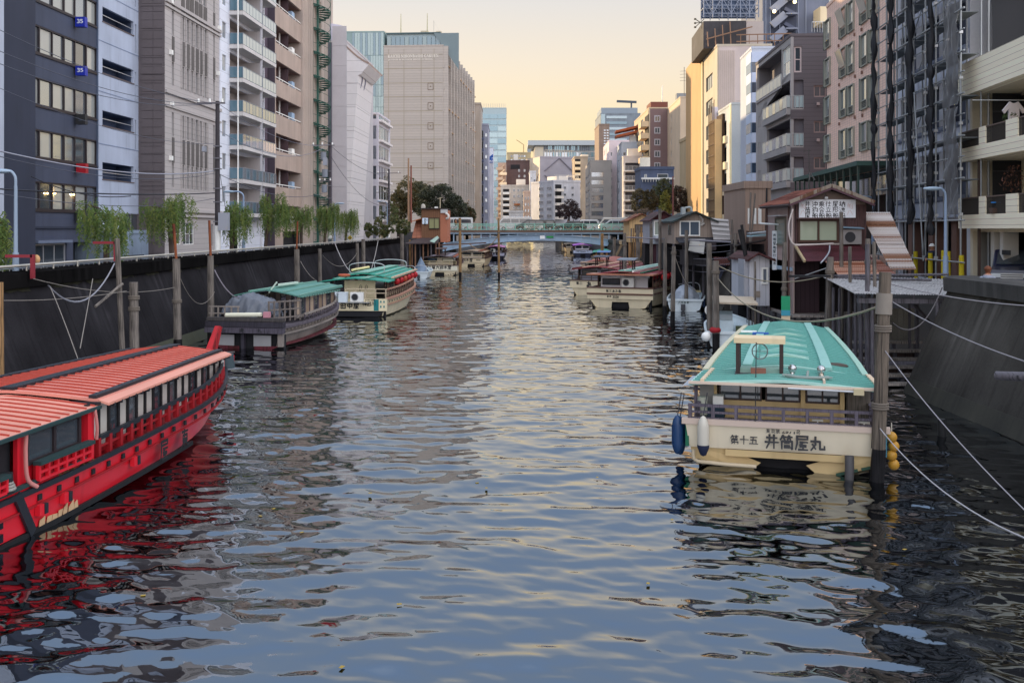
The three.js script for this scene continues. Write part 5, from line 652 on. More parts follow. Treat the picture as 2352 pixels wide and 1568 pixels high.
  c.hole('f', [.3, .02, c.L - 1.0, Yl(532)], M('#8f8c86'), 4.5); for (const x of [2275, 2296]) c.part('pillar', 'f', gb(Lf(x) - .2, Lf(x) + .15, 0, Yl(526), -.7, -.1), PL('#b9b5ad')); c.part('poster', 'f', gb(Lf(2340), Lf(2326), Yl(622), Yl(585), -1.5, -1.45), M('#b03a55')); c.part('notice_board', 'f', gb(Lf(2318), Lf(2300), Yl(580), Yl(570), -.08, -.04), black);
  c.done(cp, { roof: false });
  c.g.updateMatrixWorld(true);
  const hang = (lab, name, cat, x, y, fn, z = .1) => { const q = V(Lf(x), Yl(y), z).applyMatrix4(c.g.matrixWorld), t = thing(name, lab, cat, q); fn(t); };
  const bush = (t, r, n, m, h = 1) => { const p = []; for (let i = 0; i < n; i++) { const a = rr(0, 6.28), e = rr(-1.2, 1.5), d = r * Math.cbrt(rnd()), x = d * Math.cos(a) * Math.cos(e), y = d * Math.sin(e) * h + r * h, z = d * Math.sin(a) * Math.cos(e), s = .07; p.push([[x, y, z], [x + rr(-s, s), y + rr(0, s * 2), z + rr(-s, s)], [x + rr(-s, s), y + rr(-s, s), z + rr(-s, s)]]); } obj('foliage', mesh(p.flat(), p.map((_, i) => [i * 3, i * 3 + 1, i * 3 + 2])), m, t); };
  hang('leafy pot plant behind the upper balcony bars', 'pot_plant', 'plant', 2330, 312, (t) => { obj('pot', new THREE.CylinderGeometry(.16, .12, .3, 12).translate(0, -.5, 0), M('#7a4a32'), t); bush(t, .34, 260, M([.06, .10, .03], { r: .9 })); });
  hang('bare reddish shrub on the lower balcony', 'pot_plant', 'plant', 2334, 455, (t) => { obj('pot', new THREE.CylinderGeometry(.16, .12, .3, 12).translate(0, -.3, 0), M('#6a3a2a'), t); bush(t, .5, 150, M([.12, .05, .03], { r: .9 }), 1.1); });
  hang('low green planter with a blue cloth on the lower balcony', 'planter', 'planter', 2312, 487, (t) => { obj('box', gb(-.5, .5, -.1, .1, -.15, .15), M('#57433a'), t); bush(t, .3, 260, M([.07, .14, .03], { r: .9 }), .4); obj('cloth', bx(.3, .05, .2, -.3, .32, 0, .4), M('#2f7fc4'), t); });
  hang('pale shirt drying on the upper balcony', 'drying_shirt', 'clothes', 2334, 285, (t) => { obj('shirt', ext([[-.2, -.5], [.2, -.5], [.2, .1], [.36, -.1], [.44, .02], [.16, .36], [.06, .3], [-.06, .3], [-.16, .36], [-.44, .02], [-.36, -.1], [-.2, .1]], .1), PL('#c3b9b8'), t); obj('pole', cyl(V(-1.6, .42, .05), V(1.2, .42, .05), .02, .02, 6), alu, t); });
  const k = car('dark navy compact car with bright grille parked by the cream building', 'car', 2338, 667, 41, 3.5, 'mini', '#182040', 1, { face: 1, ry: -2.15, H: 1.62, W: 1.6 });
  car('second dark car cut by the right edge of the frame', 'car', 2420, 676, 39, 3.7, 'mini', '#23283a', 1, { face: 1, ry: -2.15, H: 1.6, W: 1.6 });
  // lamp posts
  const lampPost = (lab, x, yb, yt, hx, Z, col = '#8fa3bd') => { const q = P(x, yb, Z), l = thing('street_lamp', lab, 'street lamp', q), m = M(col, { r: .5 }), px = Z / F, h = (yb - yt) * px, dx = (hx - x) * px; obj('pole', cyl(V(0, 0, 0), V(0, h * .86, 0), .075, .055, 10), m, l); obj('arm', tube([V(0, h * .85, 0), V(dx * .04, h * .95, 0), V(dx * .3, h, 0), V(dx * .7, h * 1.0, 0)], .05, 14, 8), m, l); obj('lamp_head', new THREE.SphereGeometry(.3, 12, 8).scale(1.3, .28, .5).translate(dx * .86, h * 1.0, 0), M('#9fb4c6', { r: .35 }), l); obj('base', cyl(V(0, 0, 0), V(0, .8, 0), .11, .1, 10), m, l); return l; };
  globalThis.lampPost = lampPost; globalThis.bush = bush;
  lampPost('blue-grey street lamp among the yellow pole guards', 2173, 634, 433, 2138, 40); lampPost('blue-grey street lamp behind the gabled boathouse', 2007, 560, 452, 1978, 56); lampPost('thin grey street lamp beside the small shack far right bank', 1773, 620, 476, 1758, 66, '#9aa6b4');
}
// ================= boats =================  local frame: x starboard, y up from the waterline, z aft (stern at 0, bow at -L)
class Boat {
  constructor(name, label, X, Z, head, { roof, rail, hull, ...o }, group) { Object.assign(this, { L: 14, B: 4, h0: .9, h1: 1.5, tz: 0, ch: .8, full: .6 }, o); this.g = thing(name, label, 'boat', [X, 0, -Z], -head * Math.PI / 180, group); }
  hb(t) { const { B, full } = this; return B / 2 * (t < full ? .95 + .05 * Math.min(1, t / .25) : 1 - Math.pow((t - full) / (1 - full), 2.1) * .86); }
  sh(t) { return this.h0 + (this.h1 - this.h0) * Math.pow(t, 2.4); }
  p(t, side, y) { return V(side * this.hb(t), y ?? this.sh(t), -t * this.L); }
  T(z) { return -z / this.L; }
  hull(mat, deckM, o = {}) {
    const n = 24, v = [], f = [], L = this.L; for (let i = 0; i <= n; i++) { const t = i / n, b = this.hb(t), s = this.sh(t), cy = .10 + .55 * t ** 4, cb = b * this.ch * (1 - .45 * t ** 3), z = -t * L - (t > .999 ? .0 : 0); for (const [x, y] of [[-b, s], [-(b * .55 + cb * .45), (s + cy) / 2], [-cb, cy], [0, -.4 + .7 * t ** 6], [cb, cy], [b * .55 + cb * .45, (s + cy) / 2], [b, s]]) v.push([x, y, z]); }
    for (let i = 0; i < n; i++) for (let k = 0; k < 6; k++) f.push([i * 7 + k, i * 7 + k + 1, i * 7 + k + 8, i * 7 + k + 7]); f.push([n * 7, n * 7 + 1, n * 7 + 2, n * 7 + 3, n * 7 + 4, n * 7 + 5, n * 7 + 6]);
    if (o.transom !== false) f.push([6, 5, 4, 3, 2, 1, 0]); obj('hull', mesh(v, f), mat, this.g);
    const dv = [], df = []; for (let i = 0; i <= n; i++) { const t = i / n, b = this.hb(t) - .03, y = this.sh(t) - (o.sink ?? .06); dv.push([-b, y, -t * L], [b, y, -t * L]); } for (let i = 0; i < n; i++) df.push([i * 2, i * 2 + 1, i * 2 + 3, i * 2 + 2]); obj('deck', mesh(dv, df), deckM, this.g);
  }
  line(name, mat, r, dy = 0, out = .02, t0 = 0, t1 = 1, sides = [-1, 1], hgt = r) { for (const s of sides) { const q = [], n = 20; for (let i = 0; i < n; i++) { const a = t0 + (t1 - t0) * i / n, b = t0 + (t1 - t0) * (i + 1) / n; q.push(bar(this.p(a, s).add(V(s * out, dy, 0)), this.p(b, s).add(V(s * out, dy, 0)), hgt, r)); } obj(name, q, mat, this.g); } }
  rail(mat, railM, t0, t1, h, n, sides = [-1, 1], mids = 1, inset = .08, pw = .06) { for (const s of sides) { for (let i = 0; i <= n; i++) { const p = this.p(t0 + (t1 - t0) * i / n, s).add(V(-s * inset, 0, 0)); obj('baluster', gb(p.x - pw / 2, p.x + pw / 2, p.y, p.y + h, p.z - pw / 2, p.z + pw / 2), mat, this.g); } for (let k = 0; k <= mids; k++) { const q = []; for (let i = 0; i < n; i++) { const a = this.p(t0 + (t1 - t0) * i / n, s).add(V(-s * inset, h * (1 - k * .5), 0)), b = this.p(t0 + (t1 - t0) * (i + 1) / n, s).add(V(-s * inset, h * (1 - k * .5), 0)); q.push(bar(a, b, k ? .04 : .08, k ? .04 : .09)); } obj('handrail', q, k ? mat : railM, this.g); } } }
  sec(u, w, ye, yr) { return [u * w, yr - (yr - ye) * Math.pow(Math.abs(u), 1.35)]; }
  roof(mat, o) { // arched roof between two stations, with ribs across
    const { z0, z1, w0, w1, ye, yr, th = .06, ye1 = ye, yr1 = yr } = o, us = [-1, -.6, -.25, 0, .25, .6, 1], N = 8, v = [], f = []; const at = (k) => { const t = k / N; return [z0 + (z1 - z0) * t, w0 + (w1 - w0) * (o.pw ? Math.pow(t, o.pw) : t), ye + (ye1 - ye) * t, yr + (yr1 - yr) * t]; };
    for (let k = 0; k <= N; k++) { const [z, w, a, b] = at(k); for (const d of [0, -th]) for (const u of us) { const [x, y] = this.sec(u, w, a, b); v.push([x, y + d, z]); } }
    const m = 14; for (let k = 0; k < N; k++) for (let i = 0; i < 6; i++) { f.push([k * m + i, k * m + i + 1, (k + 1) * m + i + 1, (k + 1) * m + i]); f.push([k * m + 7 + i, (k + 1) * m + 7 + i, (k + 1) * m + 8 + i, k * m + 8 + i]); }
    for (let k = 0; k < N; k++) { f.push([k * m, (k + 1) * m, (k + 1) * m + 7, k * m + 7], [k * m + 6, k * m + 13, (k + 1) * m + 13, (k + 1) * m + 6]); } for (const k of [0, N]) for (let i = 0; i < 6; i++) f.push([k * m + i, k * m + i + 7, k * m + i + 8, k * m + i + 1]);
    const R = obj('roof', mesh(v, f), mat, this.g), val = (t) => at(t * N);
    if (o.ribs) for (let i = 0; i < o.ribs; i++) { const [z, w, a, b] = val((i + .5) / o.ribs), q = []; const uu = o.ribU ?? [[-.97, -.55], [-.55, -.2], [-.2, .2], [.2, .55], [.55, .97]]; for (const [ua, ub] of uu) { const [xa, ya] = this.sec(ua, w, a, b), [xb, yb] = this.sec(ub, w, a, b); q.push(bar(V(xa, ya + .008, z), V(xb, yb + .008, z), o.ribW ?? .06, o.ribH ?? .05)); } obj('roof_rib', q, o.ribM ?? mat, R); }
    for (const [u, wd, hh, sm, t0 = 0, t1 = 1] of o.strips ?? []) { const q = []; for (let k = 0; k < 6; k++) { const A = val(t0 + (t1 - t0) * k / 6), B = val(t0 + (t1 - t0) * (k + 1) / 6), [xa, ya] = this.sec(u, A[1], A[2], A[3]), [xb, yb] = this.sec(u, B[1], B[2], B[3]); q.push(bar(V(xa, ya + .035, A[0]), V(xb, yb + .03, B[0]), wd, hh)); } obj('roof_strip', q, sm, R); }
    return R;
  }
  cabin(o) { // posts and filled bays down both sides and at the ends
    const { z0, z1, hw, hw1 = hw, y0, y1, n, post, panel, fill, sides = [-1, 1], sill = .25, pw = .07 } = o; for (const s of sides) { const X = (t) => s * (hw + (hw1 - hw) * t), Z = (t) => z0 + (z1 - z0) * t; for (let i = 0; i <= n; i++) { const t = i / n; obj('post', bar(V(X(t), y0, Z(t)), V(X(t), y1, Z(t)), pw, pw), post, this.g); } for (let i = 0; i < n; i++) { const a = (i + .06) / n, b = (i + .94) / n, q = (ya, yb) => mesh([[X(a), ya, Z(a)], [X(b), ya, Z(b)], [X(b), yb, Z(b)], [X(a), yb, Z(a)], [X(a) - s * .03, ya, Z(a)], [X(b) - s * .03, ya, Z(b)], [X(b) - s * .03, yb, Z(b)], [X(a) - s * .03, yb, Z(a)]], [[0, 1, 2, 3], [7, 6, 5, 4], [0, 4, 5, 1], [2, 6, 7, 3]]); if (sill > .02) obj('side_panel', q(y0, y0 + sill), panel, this.g); const m = Array.isArray(fill) ? fill[i % fill.length] : fill; if (m) obj('window', q(y0 + sill + .02, y1 - .06), m, this.g); } obj('top_beam', bar(V(X(0), y1 - .03, Z(0)), V(X(1), y1 - .03, Z(1)), .06, .06), post, this.g); }
  }
  lantern(x, y, z, c = '#b3161f') { const l = obj('lantern', new THREE.SphereGeometry(.2, 12, 10).scale(1, 1.12, 1).translate(x, y, z), M(c, { r: .55 }), this.g); obj('lantern_cap', [new THREE.CylinderGeometry(.09, .09, .05, 10).translate(x, y + .23, z), new THREE.CylinderGeometry(.09, .09, .05, 10).translate(x, y - .23, z)], black, l); }
}
const tie = (lab, a, b, s, r = .02, c = '#8d857c', name = 'mooring_rope') => solo(name, lab, 'rope', sag(a, b, s, r), M(c, { r: .95 }));
{ // ---- red pleasure boat, left foreground
  const b = new Boat('pleasure_boat', 'long red roofed pleasure boat moored in the left foreground', -10.75, 15.0, 6.2, { L: 15.2, B: 4.1, h0: .82, h1: 1.5, ch: .975, full: .62 }), g = b.g;
  const red = M('#b81524', { r: .42, t: T.grime, k: 1.75, x: { clearcoat: .4, clearcoatRoughness: .3 } }), redD = M('#8e1119', { r: .5, t: T.plain, k: 1.4 }), blk = M('#22272e', { r: .45 }), sal = M('#cb8474', { r: .55, t: T.grime, k: 1.5 }), rib = M('#b04a3a', { r: .5 }), pnk = M('#cf8c78', { r: .6, t: T.grime, k: 1.4 });
  b.hull(red, redD); b.line('rub_rail', blk, .09, -.02, .03, 0, 1, [-1, 1], .07); b.line('rub_rail', redD, .04, -.32, .0, 0, .97, [1]); b.line('boot_stripe', M('#15161a', { t: T.wood }), .1, -.79, -.03, .0, .62, [1], .06);
  for (let i = 0; i < 19; i++) { const t = .2 + i * .039, p = b.p(t, 1), d = b.p(t + .007, 1); obj('scupper', bx(.03, .1, .11, p.x + .0, p.y - .2, p.z).translate(.002, 0, 0), M('#18191d'), g); obj('scupper_rim', bx(.026, .02, .15, p.x + .002, p.y - .265, p.z), redD, g); }
  for (let i = 0; i < 3; i++) { for (const [y, dx] of [[.45, -.06], [.22, -.17]]) { const p = b.p(.055 + i * .035, 1); obj('porthole', bx(.05, .14, .2, p.x - .005, y, p.z, 0, 0, 0), M('#20232b', { r: .2 }), g); } } for (const t of [.205, .255, .43]) { const p = b.p(t, 1); obj('exhaust_box', [bx(.12, .18, .1, p.x + .03, p.y - .42, p.z)], blk, g); obj('exhaust_box', bx(.1, .19, .14, p.x + .02, p.y - .42, p.z + .12), red, g); }
  { const p = b.p(.155, 1); obj('strake', bar(V(p.x + .03, p.y, p.z), V(p.x - .0, .05, p.z - .5), .05, .2), blk, g); }
  for (const [t, s, z] of [[.5, '屋', 0], [.57, '東', 0]]) { const q = brush(s, .42, .15), p = b.p(t, 1), n = V(1, 0, 0); q.rotateY(Math.PI / 2).translate(p.x - .02, p.y - .32, p.z); const m = new THREE.Matrix4(); obj('lettering', q.rotateZ(0).translate(.07, 0, 0), t < .6 ? ink : M('#2c5a45'), g); }
  const worn = M('#c9a67e', { r: .9 }); for (let i = 0; i < 7; i++) { const t = .2 + i * .012 + rr(0, .004), p = b.p(t, 1); obj('worn_patch', ext([[0, 0], [rr(.1, .24), -.02], [rr(.1, .2), rr(.1, .22)], [.03, .12]], .012).rotateY(Math.PI / 2).translate(p.x - .03, .06 + rr(0, .05), p.z), worn, g); }
  // main roof
  const yE = 1.92, R = b.roof(sal, { z0: -5.2, z1: -12.9, w0: 1.96, w1: 1.36, ye: 2.0, yr: 2.15, ye1: 2.0, yr1: 2.15, ribs: 25, ribM: rib, ribH: .05, ribW: .06, ribU: [[-.9, -.5], [-.5, -.08], [.08, .5], [.5, .9]], strips: [[0, .3, .05, blk], [.93, .16, .06, blk], [-.93, .16, .06, blk]] });
  for (const s of [-1, 1]) obj('eave_board', mesh([[s * 1.95, 1.99, -5.2], [s * 2.16, 1.93, -5.2], [s * 1.55, 1.93, -13.05], [s * 1.35, 1.99, -13.05], [s * 1.95, 1.95, -5.2], [s * 2.16, 1.88, -5.2], [s * 1.55, 1.88, -13.05], [s * 1.35, 1.95, -13.05]], [[0, 1, 2, 3], [7, 6, 5, 4], [1, 5, 6, 2], [0, 4, 5, 1], [3, 2, 6, 7]]), pnk, g);
  for (let i = 0; i < 22; i++) obj('eave_bracket', bx(.16, .07, .05, 2.06 - i * .0275, 1.86, -5.5 - i * .352), blk, g);
  const shoji = M('#c9c4bb', { r: .35, t: T.plain, k: 1.2 }); b.cabin({ z0: -5.0, z1: -12.8, hw: 1.82, hw1: 1.3, y0: .86, y1: 1.93, n: 17, post: M('#1c1a1d'), panel: redD, fill: [shoji, shoji, glass, shoji, mirror], sill: .1, pw: .08 });
  for (let i = 0; i < 17; i += 3) obj('curtain', gb(1.3, 1.32, 1.0, 1.85, -5.3 - i * .5, -5.6 - i * .5), M('#d5d2cc'), g);
  b.rail(redD, blk, .34, .95, .36, 21, [-1, 1], 1, .1, .1);
  // wheelhouse and stern
  b.roof(pnk, { z0: .2, z1: -5.22, w0: 2.1, w1: 2.0, ye: 1.88, yr: 2.06, ribs: 17, ribM: M('#b24434'), ribH: .035, ribW: .04 }); for (const s of [-1, 1]) obj('roof_edge', bar(V(s * 2.12, 1.86, .25), V(s * 2.02, 1.86, -5.15), .06, .06), M('#1f3a3a'), g); obj('roof_edge', bx(4.0, .05, .07, 0, 1.93, -5.16), blk, g);
  obj('wheelhouse_wall', gb(1.84, 1.92, .8, 1.84, .1, -1.9), red, g); obj('wheelhouse_wall', gb(1.84, 1.92, .8, 1.84, -2.55, -2.75), red, g); obj('door_opening', gb(1.7, 1.75, .8, 1.84, -1.85, -2.6), dark, g); { const w = obj('window', [gb(1.86, 1.93, 1.22, 1.3, -2.8, -4.6), gb(1.86, 1.93, 1.76, 1.82, -2.8, -4.6), gb(1.86, 1.93, 1.3, 1.76, -3.66, -3.74), gb(1.86, 1.93, 1.3, 1.76, -2.8, -2.88), gb(1.86, 1.93, 1.3, 1.76, -4.52, -4.6)], M('#2a2024'), g); obj('pane', gb(1.87, 1.89, 1.3, 1.76, -2.88, -3.66), glass, w); obj('pane', gb(1.87, 1.89, 1.3, 1.76, -3.74, -4.52), glass, w); } obj('wheelhouse_wall', gb(1.84, 1.9, .8, 1.22, -2.78, -4.95), red, g); obj('corner_post', gb(1.84, 1.98, .8, 1.86, -4.75, -4.98), red, g); obj('downpipe', tube([V(1.99, 1.85, -2.7), V(2.0, 1.5, -2.66), V(2.03, 1.0, -2.7), V(2.1, .86, -2.85)], .04, 14, 6), M('#c77e78'), g); obj('downpipe', tube([V(2.04, 1.85, -4.9), V(2.06, 1.5, -4.95), V(2.02, 1.25, -5.0)], .035, 10, 6), M('#c77e78'), g);
  const lattice = (z0, z1, y0, y1, n, m2, x = 2.06) => { const q = []; for (let i = 0; i <= n; i++) q.push(bx(.07, y1 - y0, .06, x, (y0 + y1) / 2, z0 + (z1 - z0) * i / n)); for (let i = 0; i <= m2; i++) q.push(bx(.06, .05, Math.abs(z1 - z0), x, y0 + (y1 - y0) * i / m2, (z0 + z1) / 2)); q.forEach((k) => obj('lattice_bar', k, red, g)); obj('bulwark_panel', gb(x - .1, x - .05, y0, y1, z0, z1), redD, g); obj('cap_rail', gb(x - .08, x + .08, y1, y1 + .07, z0 + .04, z1 - .04), M('#1f3a3a'), g); };
  lattice(.1, -1.5, .98, 1.52, 3, 2); lattice(-1.55, -2.0, .98, 1.22, 2, 2); lattice(-2.95, -4.7, .95, 1.22, 6, 2); b.line('cap_rail', M('#1f3a3a'), .07, .1, -.02, 0, .3); for (const s of [1]) { const q = []; for (let i = 0; i < 8; i++) { const A = b.p(i * .3 / 8, s), B = b.p((i + 1) * .3 / 8, s); q.push(mesh([[A.x - .04, A.y, A.z], [B.x - .04, B.y, B.z], [B.x - .04, B.y + .1, B.z], [A.x - .04, A.y + .1, A.z]], [[0, 1, 2, 3]])); } obj('bulwark', q, red, g); }
  obj('notice', gb(1.925, 1.94, 1.28, 1.4, -1.25, -1.5), PL('#d4d8dc'), g); obj('rope_coil', [0, 1, 2].map((i) => new THREE.TorusGeometry(.15 - i * .02, .03, 6, 16).rotateX(Math.PI / 2).translate(1.95, 1.0 + i * .05, -2.15)), M('#9a948c'), g); obj('bollard', new THREE.CylinderGeometry(.12, .14, .34, 12).translate(1.95, 1.1, -2.15), M('#15171b'), g); obj('fallen_leaves', Array.from({ length: 30 }, () => bx(.05, .01, .04, 2.02 + rr(-.05, .06), .89, -3.6 - rr(0, 1.5), rr(0, 3))), M('#5a4a22'), g).userData.kind = 'stuff';
  // bow
  { const zB = -15.7; obj('prow_post', mesh([[-.11, 1.5, -14.9], [.11, 1.5, -14.9], [.08, 2.42, -15.8], [-.08, 2.42, -15.8], [-.11, 1.3, -15.3], [.11, 1.3, -15.3], [.08, 2.36, -16.0], [-.08, 2.36, -16.0]], [[0, 1, 2, 3], [4, 7, 6, 5], [0, 3, 7, 4], [1, 5, 6, 2], [2, 6, 7, 3]]), M('#b01722', { t: T.rust, k: 1.3 }), g); obj('bow_locker', [gb(-.7, .9, 1.3, 1.65, -14.1, -14.9)], red, g); obj('bow_capstan', new THREE.CylinderGeometry(.2, .24, .4, 12).translate(.9, 1.55, -14.3), M('#3a4a50'), g); }
}
{ // ---- teal-roofed boat, right foreground
  const b = new Boat('pleasure_boat', 'teal-roofed cream pleasure boat in the right foreground, stern towards the viewer', 6.05, 22.3, 15.5, { L: 15.5, B: 4.2, h0: 1.06, h1: 1.6, ch: .93 }), g = b.g, cr = M('#dacdb2', { r: .5, t: T.grime, k: 1.5, x: { clearcoat: .3 } }), crD = M('#c2a878', { r: .55, t: T.grime, k: 1.5 }), wd = M('#57505a', { t: T.wood, k: 1.6 }), tl = M('#92b8ae', { r: .5, t: T.grime, k: 1.55 }), tlD = M('#5b968c', { r: .5, t: T.plain, k: 1.3 }), br = M('#33211f', { r: .5 });
  b.hull(cr, M('#8d8478', { t: T.wood, k: 1.3 }), { transom: false });
  // stern: name board above, slanted skirts and a dark gap below
  obj('transom_board', mesh([[-2.12, .46, .12], [2.12, .46, .12], [2.2, 1.04, .3], [-2.2, 1.04, .3], [-2.12, .46, -.2], [2.12, .46, -.2], [2.2, 1.04, -.2], [-2.2, 1.04, -.2]], [[0, 1, 2, 3], [7, 6, 5, 4], [0, 4, 5, 1], [1, 5, 6, 2], [2, 6, 7, 3], [3, 7, 4, 0]]), cr, g);
  obj('skirt', mesh([[-1.3, .3, .14], [1.35, .3, .14], [1.35, .455, .16], [-1.3, .455, .16], [-1.3, .24, -.3], [1.35, .24, -.3], [1.35, .455, -.3], [-1.3, .455, -.3]], [[0, 1, 2, 3], [0, 4, 5, 1], [1, 5, 6, 2], [3, 7, 4, 0]]), crD, g);
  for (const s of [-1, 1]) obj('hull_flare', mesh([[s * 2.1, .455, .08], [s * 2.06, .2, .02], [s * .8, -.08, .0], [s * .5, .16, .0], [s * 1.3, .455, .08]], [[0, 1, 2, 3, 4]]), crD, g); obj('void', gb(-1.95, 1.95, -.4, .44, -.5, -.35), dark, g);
  for (let i = 0; i < 3; i++) obj('vent_slot', bx(.2, .06, .03, 1.25 + i * .27, .03 + i * .075, .05, 0, 0, .27), M('#3a5a48'), g);
  obj('rub_rail', bx(4.56, .12, .2, 0, 1.07, .24), M('#c9b4a4', { r: .5 }), g); obj('corner_band', gb(-2.21, -2.13, .48, 1.02, -.3, .2), M('#1f6e50'), g); obj('corner_band', gb(2.1, 2.22, .48, 1.02, -.3, .2), M('#4a8496'), g);
  { const put = (q) => q.rotateX(-.295).translate(0, 0, 0); const tz = (y) => .12 + (y - .46) * .31 + .012; obj('lettering', brush('第十五', .2, .12, false, 1.06).rotateX(-.3).translate(-1.17, .79, tz(.79)), ink, g); obj('lettering', brush('井筒屋丸', .315, .14, false, 1.06).rotateX(-.3).translate(-.4, .85, tz(.85)), ink, g); obj('lettering', brush('東京第', .1, .1, false, 1.1).rotateX(-.3).translate(-.38, .985, tz(.985)), ink, g); obj('lettering', fit('2971', .28, .09).rotateX(-.3).translate(-.03, .893, tz(.893)), ink, g); obj('lettering', brush('号', .1, .1).rotateX(-.3).translate(.28, .985, tz(.985)), ink, g); }
  // stern rail
  for (const y of [1.13, 1.27, 1.42]) obj('handrail', bx(4.3, y > 1.4 ? .06 : .045, .08, 0, y, .2), wd, g); for (let i = 0; i < 9; i++) obj('rail_post', bx(.08, .32, .09, -2.1 + i * .525, 1.27, .2), wd, g); b.rail(wd, wd, .0, .3, .36, 6, [-1, 1], 1);
  // aft bulkhead
  const zb = -.75; obj('bulkhead', gb(-1.55, 1.3, 1.0, 1.44, zb - .05, zb), crD, g); obj('bulkhead', gb(-1.55, 1.3, 1.84, 1.96, zb - .05, zb), br, g); for (const [x0, x1, m] of [[-1.5, -.5, 2], [-.42, .38, 2], [.5, 1.26, 2]]) { const w = obj('window', [gb(x0, x1, 1.42, 1.46, zb, zb + .04), gb(x0, x1, 1.8, 1.84, zb, zb + .04), gb(x0, x0 + .04, 1.46, 1.8, zb, zb + .04), gb(x1 - .04, x1, 1.46, 1.8, zb, zb + .04), gb((x0 + x1) / 2 - .02, (x0 + x1) / 2 + .02, 1.46, 1.8, zb, zb + .04)], br, g); obj('pane', gb(x0 + .04, x1 - .04, 1.46, 1.8, zb + .005, zb + .015), glass, w); } for (const x of [-1.6, .44, 1.32]) obj('post', gb(x - .05, x + .05, 1, 1.95, zb, zb + .08), crD, g); obj('curtain', gb(1.42, 1.95, 1, 1.92, zb - .1, zb - .05), M('#6d655d', { t: T.wood, k: 1.3 }), g); obj('curtain', gb(-1.95, -1.62, 1, 1.92, zb + .1, zb + .15), M('#8f8d88', { t: T.plain, k: 1.4 }), g); obj('fridge', gb(-1.62, -1.38, 1.0, 1.55, zb + .08, zb + .4), white, g);
  for (const x of [-2.0, 2.0]) obj('roof_post', gb(x - .04, x + .04, 1.0, 1.92, -.25, -.17), wd, g); obj('capstan_bottle', [new THREE.CylinderGeometry(.12, .12, .4, 10).translate(-1.85, 1.35, -.2)], M('#b5b9a8'), g); obj('hose_reel', new THREE.TorusGeometry(.22, .015, 6, 20).translate(-1.15, 1.33, -.9), black, g); obj('bin', gb(-1.75, -1.35, 1.05, 1.3, -.6, -.2), M('#1e3344'), g); for (const x of [.75, 1.75]) obj('cleat', [bx(.03, .12, .03, x, 1.12, .05), bx(.24, .035, .05, x, 1.18, .05)], white, g);
  // roofs
  b.roof(tl, { z0: .25, z1: -1.5, w0: 2.12, w1: 1.98, ye: 1.93, yr: 2.06, ye1: 1.96, yr1: 2.1, ribs: 6, ribM: tlD, ribH: .05, ribW: .1, strips: [[.98, .1, .06, M('#d6bfa2')], [-.86, .08, .06, M('#d6bfa2')], [.42, .05, .08, M('#d6c4ad')]] });
  obj('eave_trim', bx(4.26, .06, .06, 0, 1.94, .27), M('#d8c4b0'), g); obj('awning_pole', cyl(V(.1, 1.9, .32), V(1.55, 1.88, .32), .022, .022, 6), alu, g); obj('awning_motor', bx(.22, .13, .1, 1.62, 1.88, .32), M('#c3b591'), g); obj('canvas_flap', mesh([[-2.3, 1.82, .1], [-1.75, 1.9, .3], [-1.7, 1.95, -.6], [-2.15, 1.92, -.9]], [[0, 1, 2, 3]]), M('#9ea2a8'), g);
  b.roof(tl, { z0: -1.55, z1: -12.6, w0: 1.95, w1: 1.42, pw: 1.5, ye: 1.93, yr: 2.16, ye1: 1.98, yr1: 2.22, ribs: 30, ribM: tlD, ribH: .045, ribW: .11, ribU: [[-.92, -.6], [-.6, -.25], [-.25, 0], [0, .25], [.25, .6], [.6, .92]], strips: [[.97, .14, .07, M('#9dc0ae')], [-.97, .14, .07, M('#c8c2a6')], [.52, .24, .07, M('#8fbdb2')], [-.45, .22, .07, M('#8fbdb2')]] });
  for (let i = 0; i < 6; i++) { const z = -2.9 - i * 1.35; obj('ridge_hood', mesh([[-.62, 2.14, z], [0, 2.27, z], [.62, 2.14, z], [-.62, 2.14, z - .55], [0, 2.22, z - .55], [.62, 2.14, z - .55], [-.62, 2.06, z], [.62, 2.06, z]], [[0, 1, 4, 3], [1, 2, 5, 4], [6, 7, 2, 1, 0]]), i % 2 ? M('#86b8ac', { r: .5 }) : M('#9fc6b4', { r: .5 }), g); }
  // steering frame on the roof
  { const z = -.55, y0 = 2.05; for (const x of [-1.05, -.05]) for (const dz of [0, -.55]) obj('frame_post', gb(x - .045, x + .045, y0 - .1, y0 + .72, z + dz - .045, z + dz + .045), br, g); obj('frame_roof', gb(-1.14, .04, y0 + .72, y0 + .84, z - .65, z + .08), M('#d2bd98', { t: T.grime, k: 1.4 }), g); obj('frame_base', gb(-1.12, .02, y0 - .1, y0 + .02, z - .6, z + .08), M('#4d4a4e'), g); obj('helm', gb(-1.0, -.1, y0 + .02, y0 + .13, z - .5, z - .1), M('#8eb0a2'), g); obj('wheel', [new THREE.TorusGeometry(.18, .014, 6, 22).translate(-.55, y0 + .5, z - .3), bx(.35, .012, .012, -.55, y0 + .5, z - .3), bx(.012, .35, .012, -.55, y0 + .5, z - .3)], M('#8d8f8f'), g); obj('seat', gb(-.75, -.4, y0 + .03, y0 + .16, z + .1, z + .02), M('#8c5a4a'), g); obj('stay', cyl(V(-.62, 2.8, z + .1), V(-.62, 1.1, .3), .012, .012, 5), black, g); }
